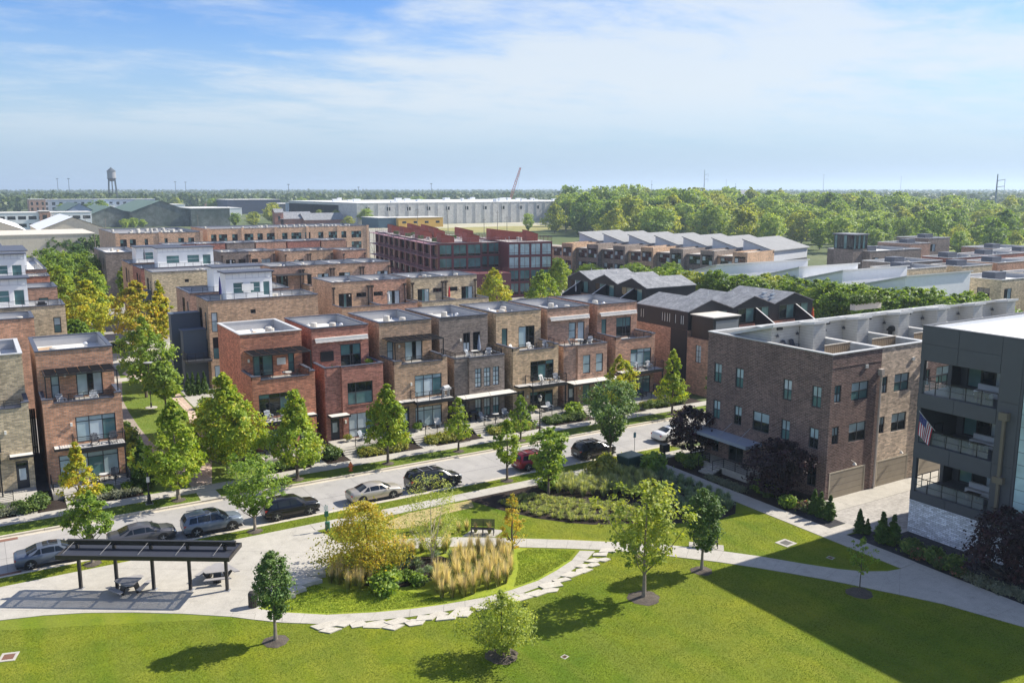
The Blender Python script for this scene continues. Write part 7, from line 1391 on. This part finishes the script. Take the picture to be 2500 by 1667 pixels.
def picnic(label, x, y, rz):
    t = thing('picnic_table', label, 'picnic table', (x, y, .03), rz, 'picnic tables'); tm = M('table_grey', (.30, .29, .29), .6, .12)
    MB().prism([(.95*math.cos(a), .95*math.sin(a)) for a in [math.radians(q) for q in (-12, 12, 108, 132, 228, 252)]], .72, .77).build('table_top', tm, t)
    for k in range(3):
        a = math.radians(60+k*120); c, s = math.cos(a), math.sin(a); px_, py_ = 1.02*c, 1.02*s; q = [(px_+c*u-s*v, py_+s*u+c*v) for u, v in ((-.16, -.72), (.16, -.85), (.16, .85), (-.16, .72))]
        MB().prism(q, .43, .48).build('seat', tm, t)
        MB().bar((.35*c, .35*s, .72), (.62*c, .62*s, 0), .5, .06).bar((.62*c, .62*s, .03), (px_, py_, .43), .5, .05).build('leg', pmat, t)
picnic('grey picnic table under the pergola between its posts', 7.0, 59.25, .4); picnic('grey picnic table beyond the last pergola post', 12.35, 58.1, 1.3)
bn = thing('litter_bin', 'dark slatted litter bin with domed lid on the plaza edge', 'bin', (13.3, 52.85, .03)); bm_ = M('bin_brown', (.045, .04, .035), .6)
MB().lathe((0, 0, 0), [(.24, 0), (.25, .75)], 14).build('liner', M('bin_liner', (.02, .02, .02), .8), bn); MB().lathe((0, 0, 0), [(.31, .78), (.31, .86), (.24, .98), (.08, 1.04)], 14).build('lid', bm_, bn)
for i in range(16): a = 6.2832*i/16; o = MB().box(-.045, -.012, .04, .045, .012, .8).build('slat', bm_, bn); o.location = (.285*math.cos(a), .285*math.sin(a), 0); o.rotation_euler = (0, 0, a+1.5708)
pw = thing('waste_station', 'green dog waste station with bin on a post', 'waste station', (21.6, 62.5, 0)); gm_ = M('station_green', (.02, .10, .07), .5)
MB().box(-.03, -.03, 0, .03, .03, 2.1).build('post', gm_, pw); MB().lathe((0, -.25, 0), [(.18, .1), (.2, .75), (.2, .8), (.05, .84)], 10).build('bin', gm_, pw); MB().box(-.15, -.14, 1.2, .15, -.03, 1.6).build('dispenser', gm_, pw); MB().box(-.16, -.045, 1.7, .16, -.031, 2.05).build('sign_plate', M('sign_pale', (.55, .6, .6), .5), pw)
hy = thing('fire_hydrant', 'orange fire hydrant on the far verge', 'hydrant', (28.62, 75.4, 0)); om = M('hydrant_orange', (.62, .16, .04), .5, .1)
MB().lathe((0, 0, 0), [(.2, 0), (.2, .06), (.13, .1), (.13, .55), (.19, .58), (.19, .63), (.15, .7), (.06, .82), (.05, .9)], 12).build('barrel', om, hy); MB().tube([(-.27, 0, .45), (.27, 0, .45)], .065, 8).tube([(0, 0, .42), (0, -.26, .42)], .08, 8).build('nozzle', om, hy)
def lamp(label, x, y, h):
    t = thing('street_lamp', label, 'street lamp', (x, y, 0), 0, None); MB().lathe((0, 0, 0), [(.26, 0), (.26, .1), (.16, .2), (.13, .75), (.08, .85), (.06, h-.75), (.08, h-.7)], 10).build('post', black, t); MB().lathe((0, 0, 0), [(.09, h-.7), (.15, h-.62), (.21, h-.3), (.23, h-.28)], 8).build('lantern', M('lantern_pane', (.62, .58, .5), .3), t); MB().lathe((0, 0, 0), [(.27, h-.29), (.2, h-.16), (.08, h-.05), (.03, h+.08)], 8).build('lantern_cap', black, t); MB().box(-.3, -.3, -.02, .3, .3, .03).build('footing', concrete, t); return t
l1 = lamp('black lantern street lamp with a small white sign at the lane mouth', 11.0, 76.0, 4.3); MB().box(-.12, -.1, 1.9, .12, -.065, 2.35).build('sign_plate', M('sign_white', (.75, .75, .75), .5), l1)
lamp('black lantern street lamp in front of the balcony chair house', 50.0, 75.7, 4.6)
tl = thing('lane_lamp', 'tall slim lane lamp with a flat disc head', 'street lamp', (17.05, 110.9, 0)); MB().lathe((0, 0, 0), [(.1, 0), (.1, .6), (.05, .7), (.05, 5.5)], 8).build('post', black, tl); MB().lathe((0, 0, 0), [(.15, 5.4), (.55, 5.52), (.55, 5.58), (.1, 5.66)], 14).build('lamp_head', M('lamp_disc', (.30, .30, .30), .5), tl); MB().lathe((0, 0, 0), [(.7, -.02), (.7, .05)], 14).build('footing', concrete, tl)
def bench(label, x, y, rz):
    t = thing('park_bench', label, 'bench', (x, y, .03), rz, None); 
    for i in range(5): MB().box(-.9, -.42+i*.1, .44, .9, -.34+i*.1, .47).build('seat_slat', black, t)
    for i in range(8): MB().box(-.9, .12+i*.012, .52+i*.07, .9, .145+i*.012, .57+i*.07).build('back_slat', black, t)
    for s in (-.88, 0, .84): MB().box(s, -.4, .0, s+.05, -.34, .44).box(s, .08, 0, s+.05, .13, .5).bar((s+.025, .11, .45), (s+.025, .24, 1.08), .05).box(s, -.4, .38, s+.05, .1, .44).build('leg', black, t)
bench('black slatted bench beside the island of grasses', 31.6, 55.7, -.62); bench('black slatted bench behind the narrow dark green tree', 44.4, 44.95, -.72)
uc = thing('utility_cabinet', 'dark green electrical cabinet among tall grasses', 'cabinet', (51.0, 61.9, 0), .1); ucm = M('cabinet_green', (.025, .055, .045), .5, .1); MB().box(-.95, -.75, 0, .95, .75, 1.45).build('case', ucm, uc); MB().box(-1.0, -.8, 1.45, 1.0, .8, 1.55).build('lid', M('cabinet_lid', (.09, .14, .13), .4), uc)
up = thing('utility_pedestal', 'small green service box right of the electrical cabinet', 'service box', (52.6, 60.2, 0)); MB().box(-.45, -.3, 0, .45, .3, .55).build('case', ucm, up); MB().box(-.5, -.35, .55, .5, .35, .6).build('lid', M('pedestal_lid', (.40, .43, .42), .4), up)
mbx = thing('mailbox', 'black cluster mailbox on a post by the side path', 'mailbox', (55.9, 62.6, 0)); MB().box(-.07, -.07, 0, .07, .07, .85).build('post', black, mbx); MB().box(-.42, -.28, .85, .42, .28, 1.6).build('box', black, mbx)
sp_ = thing('street_sign', 'thin sign pole on the near verge beside the purple plum', 'sign', (54.2, 65.1, 0)); MB().tube([(0, 0, 0), (0, 0, 2.5)], .03, 6).build('post', steel, sp_); MB().box(-.15, -.02, 1.9, .15, .02, 2.4).build('sign_plate', M('sign_green', (.05, .16, .2), .5), sp_)
def drain(label, x, y, sx, sy, rz, rusty, th=.03):
    t = thing('drain_grate', label, 'drain', (x, y, 0), rz); MB().box(-sx, -sy, 0, sx, -sy*.62, th).box(-sx, sy*.62, 0, sx, sy, th).box(-sx, -sy*.62, 0, -sx*.66, sy*.62, th).box(sx*.66, -sy*.62, 0, sx, sy*.62, th).build('frame', concrete, t); gm2 = M('rust_grate', (.20, .10, .07), .8) if rusty else M('grey_grate', (.22, .21, .19), .8); q = MB()
    n = 9
    for i in range(n): xx = -sx*.64+1.28*sx*i/(n-1); q.box(xx-.025, -sy*.6, .004, xx+.025, sy*.6, th-.004)
    q.build('bars', gm2, t); MB().quad((-sx*.66, -sy*.62, .005), (sx*.66, -sy*.62, .005), (sx*.66, sy*.62, .005), (-sx*.66, sy*.62, .005)).build('pit', M('pit_dark', (.02, .02, .02), .9), t)
drain('concrete framed drain grate on the sunlit lawn', 49.95, 42.25, .6, .55, .1, False); drain('rusty drain grate at the lower left lawn edge', -.15, 54.0, .45, .5, -.3, True); drain('small drain cover in the shaded lawn', 50.6, 38.75, .24, .24, .2, True, .012); drain('small brown drain cover in the lawn below the small cypress', 26.6, 37.6, .2, .18, .3, True, .012)
for x, y, lb_ in ((.3, 73.7, 'rusty kerb inlet on the far gutter at left'), (.2, 66.75, 'rusty kerb inlet on the near gutter at left')): t = thing('kerb_inlet', lb_, 'drain', (x, y, -.112)); MB().box(-.9, -.24, 0, .9, .24, .012).build('grate', M('rust_grate', (.20, .10, .07), .8), t)
# flag on the charcoal building
fl = thing('flag', 'american flag hanging from a slanted pole on the charcoal building', 'flag', (59.78, 37.4, 8.35))
MB().tube([(0, 0, 0), (-1.0, .75, 1.5)], .022, 6).build('flagpole', M('pole_white', (.6, .6, .6), .4), fl)
fr, fwt, fb = M('flag_red', (.42, .02, .04), .7), M('flag_white', (.75, .74, .74), .7), M('flag_blue', (.03, .04, .18), .7)
def fp(u, v): # u across the stripes (0 top hoist..1), v along the drop; folded cloth
    a = Vector((-.95, .71, 1.42)); b = Vector((-.15, .11, .22)); h_ = a+(b-a)*u; w_ = math.sin(u*9+v*2)*.07*(.3+v)
    return (h_.x+.02-(.18*v*(u-.2)) + w_*.6, h_.y+.10*v+w_*.8-.45*v*(u-.5)*-.3, h_.z-1.75*v*(1-.12*u)+.18*u*v)
for i in range(13):
    q = MB()
    for k in range(8):
        for s in (0, 1):
            u0, u1 = (i+s/2)/13, (i+s/2+.5)/13; v0, v1 = k/8, (k+1)/8; q.quad(fp(u0, v0), fp(u1, v0), fp(u1, v1), fp(u0, v1))
    q.build('stripe', fr if i % 2 == 0 else fwt, fl)
cn_ = MB()
for k in range(4):
    for s in range(7): u0, u1 = s/13, (s+1)/13; v0, v1 = k*.1, (k+1)*.1; P = [fp(u0, v0), fp(u1, v0), fp(u1, v1), fp(u0, v1)]; cn_.quad(*[(p[0]-.012, p[1]-.006, p[2]+.003) for p in P])
cn_.build('canton', fb, fl)
stq = MB()
for r_ in range(5):
    for c_ in range(6):
        u, v = (r_+.75)/9.3, (c_+.6)*.066; p = Vector(fp(u, v))+Vector((-.024, -.012, .005)); 
        pts = [(p.x, p.y+.0+.022*(1 if k % 2 == 0 else .42)*math.sin(6.2832*k/10), p.z+.022*(1 if k % 2 == 0 else .42)*math.cos(6.2832*k/10)) for k in range(10)]; stq.poly(pts)
stq.build('stars', fwt, fl)
# ------------------------------------------------------------------ porch, balcony and roof deck furniture
def adir_mesh():
    mb = MB()
    for i in range(5): mb.bar((-.24+i*.12, .18, .3), (-.24+i*.12*1.06, .5, 1.0-.04*abs(i-2)), .1, .02)
    for i in range(4): mb.box(-.28, -.28+i*.12, .36-i*.03, .28, -.18+i*.12, .38-i*.03)
    for s in (-.32, .28): mb.box(s, -.3, .56, s+.12, .35, .59); mb.box(s, -.28, 0, s+.05, -.22, .56); mb.bar((s+.03, .4, .03), (s+.03, -.25, .36), .04, .08)
    return mb
AD = {}
def chair(label, x, y, z, rz, col='grey', group=None):
    m_ = {'grey': M('chair_grey', (.30, .33, .37), .7), 'white': M('chair_white', (.62, .62, .6), .7), 'brown': M('chair_brown', (.16, .09, .07), .7), 'dark': M('chair_dark', (.05, .055, .07), .7)}[col]
    t = thing('deck_chair', label, 'chair', (x, y, z), rz, group)
    if col not in AD:
        a = MB(); 
        for i in range(5): a.bar((-.24+i*.12, .18, .3), (-.25+i*.125, .5, 1.0-.04*abs(i-2)), .1, .02)
        b = MB()
        for i in range(4): b.box(-.28, -.28+i*.12, .36-i*.03, .28, -.18+i*.12, .38-i*.03)
        c = MB(); c.box(0, -.3, .56, .12, .35, .59); d_ = MB(); d_.box(0, -.28, 0, .05, -.22, .56); d_.bar((.03, .4, .03), (.03, -.25, .36), .04, .08)
        AD[col] = [mesh_of(q, n, m_) for q, n in ((a, 'backrest'), (b, 'seat'), (c, 'armrest'), (d_, 'leg'))]
    A = AD[col]; link('backrest', A[0], t); link('seat', A[1], t)
    for s in (-.36, .24): link('armrest', A[2], t, (s, 0, 0)); link('leg', A[3], t, (s, 0, 0))
def table(label, x, y, z, r_=.4, h=.7, col=None):
    t = thing('patio_table', label, 'table', (x, y, z)); MB().lathe((0, 0, 0), [(r_, h-.03), (r_, h)], 14).build('table_top', col or M('table_white', (.55, .55, .53), .6), t); MB().tube([(0, 0, 0), (0, 0, h-.03)], .03, 6).build('leg', black, t); MB().lathe((0, 0, 0), [(.22, 0), (.2, .03)], 10).build('base', black, t)
ZB, ZP_, ZD_ = 3.72, .49, 7.13
for a in [('left slatted chair on the tan house balcony', 55.6, 83.5, ZB, .2, 'white'), ('right slatted chair on the tan house balcony', 57.4, 83.4, ZB, -.2, 'grey'), ('left chair on the end townhouse balcony', 69.9, 83.5, ZB, .2, 'grey'), ('right chair on the end townhouse balcony', 71.6, 83.5, ZB, -.2, 'white'), ('left dark chair on the orange brick house balcony', 8.0, 83.4, ZB, .1, 'dark'), ('right dark chair on the orange brick house balcony', 9.5, 83.4, ZB, -.1, 'dark'), ('left pale chair on the red corner house balcony', 23.5, 83.5, ZB, .2, 'grey'), ('right pale chair on the red corner house balcony', 25.0, 83.5, ZB, -.2, 'grey'), ('white chair on the tan brown house porch', 41.7, 83.2, ZP_, -.3, 'white'), ('dark chair on the tan brown house porch', 39.9, 83.3, ZP_, .3, 'dark'), ('grey slatted chair on the grey brown house porch', 47.2, 82.9, ZP_, .3, 'grey'), ('second slatted chair on the grey brown house porch', 50.1, 83.0, ZP_, -.3, 'grey'), ('grey slatted chair on the rust red house porch', 32.9, 82.9, ZP_, .5, 'grey'), ('slatted chair half hidden on the rust red house porch', 34.6, 83.0, ZP_, -.3, 'white'), ('dark chair on the orange brick house porch', 9.2, 82.9, ZP_, -.4, 'dark'), ('second dark chair on the orange brick house porch', 7.6, 82.6, ZP_, .6, 'dark'), ('reddish chair on the red corner house porch', 24.0, 82.6, ZP_, .2, 'brown'), ('blue grey chair on the tan house porch', 56.2, 83.0, ZP_, 0, 'grey'), ('chair on the pinkish house porch', 63.2, 83.0, ZP_, 0, 'dark'), ('chair on the end townhouse porch', 70.2, 82.8, ZP_, .2, 'dark'), ('white cushioned chair on the tan house roof deck', 55.6, 86.3, ZD_, 0, 'white'), ('second cushioned chair on the tan house roof deck', 57.6, 86.1, ZD_, -.5, 'white'), ('lounge chair at left on the tan house roof deck', 53.2, 86.2, ZD_, .5, 'white'), ('pale chair on the orange brick house roof deck', 8.4, 85.6, ZD_, 0, 'grey'), ('left pale chair on the orange brick house roof deck', 5.8, 85.6, ZD_, .4, 'white'), ('left deck chair around the pinkish house roof table', 61.4, 86.0, ZD_, .6, 'dark'), ('middle deck chair around the pinkish house roof table', 62.7, 85.4, ZD_, 3.1, 'dark'), ('right deck chair around the pinkish house roof table', 64.2, 86.2, ZD_, -.9, 'white'), ('deck chair on the grey brown house roof deck', 47.2, 86.0, ZD_, .5, 'grey'), ('right deck chair on the grey brown house roof deck', 49.6, 85.8, ZD_, -.6, 'white'), ('left roof chair before the first alley penthouse', 62.0, 53.6, 11.56, 0, 'dark'), ('right roof chair before the first alley penthouse', 63.1, 53.6, 11.56, 0, 'dark')]: chair(*a)
for a in [('small table between the tan house balcony chairs', 56.5, 83.4, ZB, .25, .5), ('round table on the rust red house porch', 33.8, 83.0, ZP_, .4), ('round table on the grey brown house porch', 48.7, 82.8, ZP_, .4), ('round table on the pinkish house roof deck', 62.8, 86.3, ZD_, .6), ('round table on the grey brown house roof deck', 48.2, 86.4, ZD_, .5), ('round table on the orange brick house roof deck', 7.2, 85.6, ZD_, .45), ('table on the orange brick house porch', 8.4, 82.7, ZP_, .4), ('small table on the end townhouse balcony', 70.8, 83.4, ZB, .25, .5), ('table on the red corner house roof deck', 26.2, 86.0, ZD_, .5), ('table on the tan house porch', 55.2, 82.7, ZP_, .4)]: table(*a)
def umbrella(label, x, y, z, h, col):
    t = thing('closed_umbrella', label, 'umbrella', (x, y, z)); MB().tube([(0, 0, 0), (0, 0, h)], .03, 6).build('pole', M('umbrella_pole', (.5, .42, .3), .6), t); MB().lathe((0, 0, 0), [(.17, h*.36), (.2, h*.5), (.12, h*.8), (.05, h*.97), (.02, h+.05)], 8).build('canopy', col, t); MB().lathe((0, 0, 0), [(.28, 0), (.26, .1), (.06, .14)], 10).build('base', black, t)
um = lambda n, c: M(n, c, .8)
umbrella('closed blue grey umbrella on the grey brown house roof deck', 48.0, 85.2, ZD_, 2.7, um('umb_bluegrey', (.22, .26, .34)))
umbrella('closed red umbrella on the olive rear house terrace', 67.6, 130, 7.2, 2.9, um('umb_red', (.5, .03, .04))); umbrella('closed white umbrella on the orange red rear house terrace', 56.9, 130.5, 7.2, 2.6, um('umb_white', (.7, .7, .68))); umbrella('closed red umbrella on the left lane house roof', 1.8, 125.6, 10.8, 4.3, um('umb_red', (.5, .03, .04))); umbrella('closed navy umbrella on the right lane house roof', 28.2, 120.6, 10.8, 3.6, um('umb_navy', (.02, .02, .12))); umbrella('closed grey umbrella before the six pane penthouse', 30.2, 191.5, 10.8, 3.4, um('umb_grey', (.12, .13, .16))); umbrella('closed white umbrella beside the far black gabled houses', 90.6, 126, 7.1, 3.0, um('umb_white', (.7, .7, .68))); umbrella('closed orange red umbrella on the skylight house terrace', 99.8, 82.0, 7.1, 2.6, um('umb_orange', (.55, .08, .03)))
tv = MB().box(30.48, Y3-.12, 8.06, 31.91, Y3-.005, 9.12).build('wall_cover', M('black_vinyl', (.012, .013, .018), .35, .2, spec=.6)); tag(tv, 'black vinyl cover over a screen on the rust red house terrace wall', 'cover')
sh = MB().box(25.85, Y3-.10, 8.25, 26.75, Y3-.05, 8.95).build('wall_towel', M('white_cloth', (.75, .75, .73), .9)); tag(sh, 'white towel hanging on the red corner house terrace wall', 'towel')
sh2 = MB().box(31.4, 121.72, 12.25, 33.0, 121.80, 13.2).build('hanging_cloth', MATS['white_cloth']); tag(sh2, 'white cloth hanging between penthouse windows right of the lane', 'cloth')
def grill(label, x, y, z, rz=0.0, col=None):
    t = thing('barbecue', label, 'barbecue', (x, y, z), rz); c_ = col or black; MB().box(-.6, -.28, .75, .6, .28, .95).build('firebox', c_, t); MB().tube([(-.4, 0, .95), (.4, 0, .95)], .28, 12).build('lid', c_, t)
    for sx_ in (-.4, .35): MB().box(sx_, -.22, 0, sx_+.05, .22, .75).build('leg', c_, t)
grill('covered black barbecue on the third alley roof deck', 76.6, 53.2, 11.56); grill('dark barbecue on the grey brown house porch', 46.3, 83.6, ZP_); grill('black barbecue on the left lane house roof', 7.2, 125.4, 10.8); grill('pale covered barbecue on the tan brown house balcony', 42.9, 83.6, ZB, .3, M('cover_grey', (.45, .46, .47), .8))
def planter(label, x0, x1, y, z, nb, mat):
    t = thing('planter_box', label, 'planter', (x0, y, z)); MB().box(0, -.3, 0, x1-x0, .3, .6).build('box', M('planter_beige', (.5, .44, .38), .7), t)
    for i in range(nb): o = link('foliage', rnd.choice(mat), t, ((i+.5)*(x1-x0)/nb, 0, .5), i, (1.1, .8, .95))
planter('long beige planter with clipped hedge on the fourth alley roof', 79.0, 82.4, 49.2, 11.6, 5, P_BOX); planter('beige planter with clipped hedge on the third alley roof', 73.2, 77.2, 55.4, 14.3, 6, P_ARB[:0]+P_BOX)
for x, y, z, lb_, ps2, s in [(30.6, 84.95, 7.15, 'small conifer pot plant on the rust red terrace', P_ARB, .45), (31.3, 84.95, 7.15, 'yellow pot plant on the rust red terrace', P_SPI, .5), (35.4, 86.6, 7.15, 'tall pot plant on the rust red terrace corner', P_GRN, .7), (39.1, 82.9, .5, 'pot plant in a white tub on the tan brown porch', P_GRN, .7), (31.4, 83.2, .5, 'pot plant beside the rust red house door', P_SPI, .6), (53.7, 83.0, .5, 'pot plant on the tan house porch', P_GRN, .7)]:
    t = shrub('pot_plant', lb_, x, y, ps2, s, None, None, z+.35*s); t['category'] = 'pot plant'; MB().lathe((0, 0, -.5), [(.26, 0), (.34, .55), (.3, .56)], 10).build('pot', M('pot_white', (.6, .59, .56), .6), t)
# ------------------------------------------------------------------ haze
hz = MB().box(-9500, -500, -1.3, 12500, 14500, 95).build('haze', [])
hm, ht, ho = newmat('haze'); hv = ht.nodes.new('ShaderNodeVolumePrincipled'); hv.inputs['Color'].default_value = (.66, .82, 1.0, 1); hv.inputs['Density'].default_value = .00019; hv.inputs['Anisotropy'].default_value = .3; ht.links.new(hv.outputs[0], ho.inputs['Volume'])
hz.data.materials.append(hm); hz['kind'] = 'stuff'; hz['label'] = 'pale summer haze over the city'; hz['category'] = 'haze'

# ------------------------------------------------------------------ tell look-alikes apart by their order across the picture
ORDS = 'first second third fourth fifth sixth seventh eighth ninth tenth eleventh twelfth thirteenth fourteenth fifteenth sixteenth seventeenth eighteenth nineteenth twentieth twenty-first twenty-second twenty-third twenty-fourth twenty-fifth twenty-sixth'.split()
byl = {}
for o in COL.objects:
    if o.parent is None and o.get('label') and o.get('group'): byl.setdefault(o['label'], []).append(o)
def across(o):
    v = Vector(o.location)-Vector((0, 0, CAMZ)); return v.dot(rt)/max(v.dot(fw), .1)
for lb_, os_ in byl.items():
    if 1 < len(os_) <= len(ORDS) and len(lb_.split()) <= 12:
        for i, o in enumerate(sorted(os_, key=across)): o['label'] = lb_+', '+ORDS[i]+' from the left'
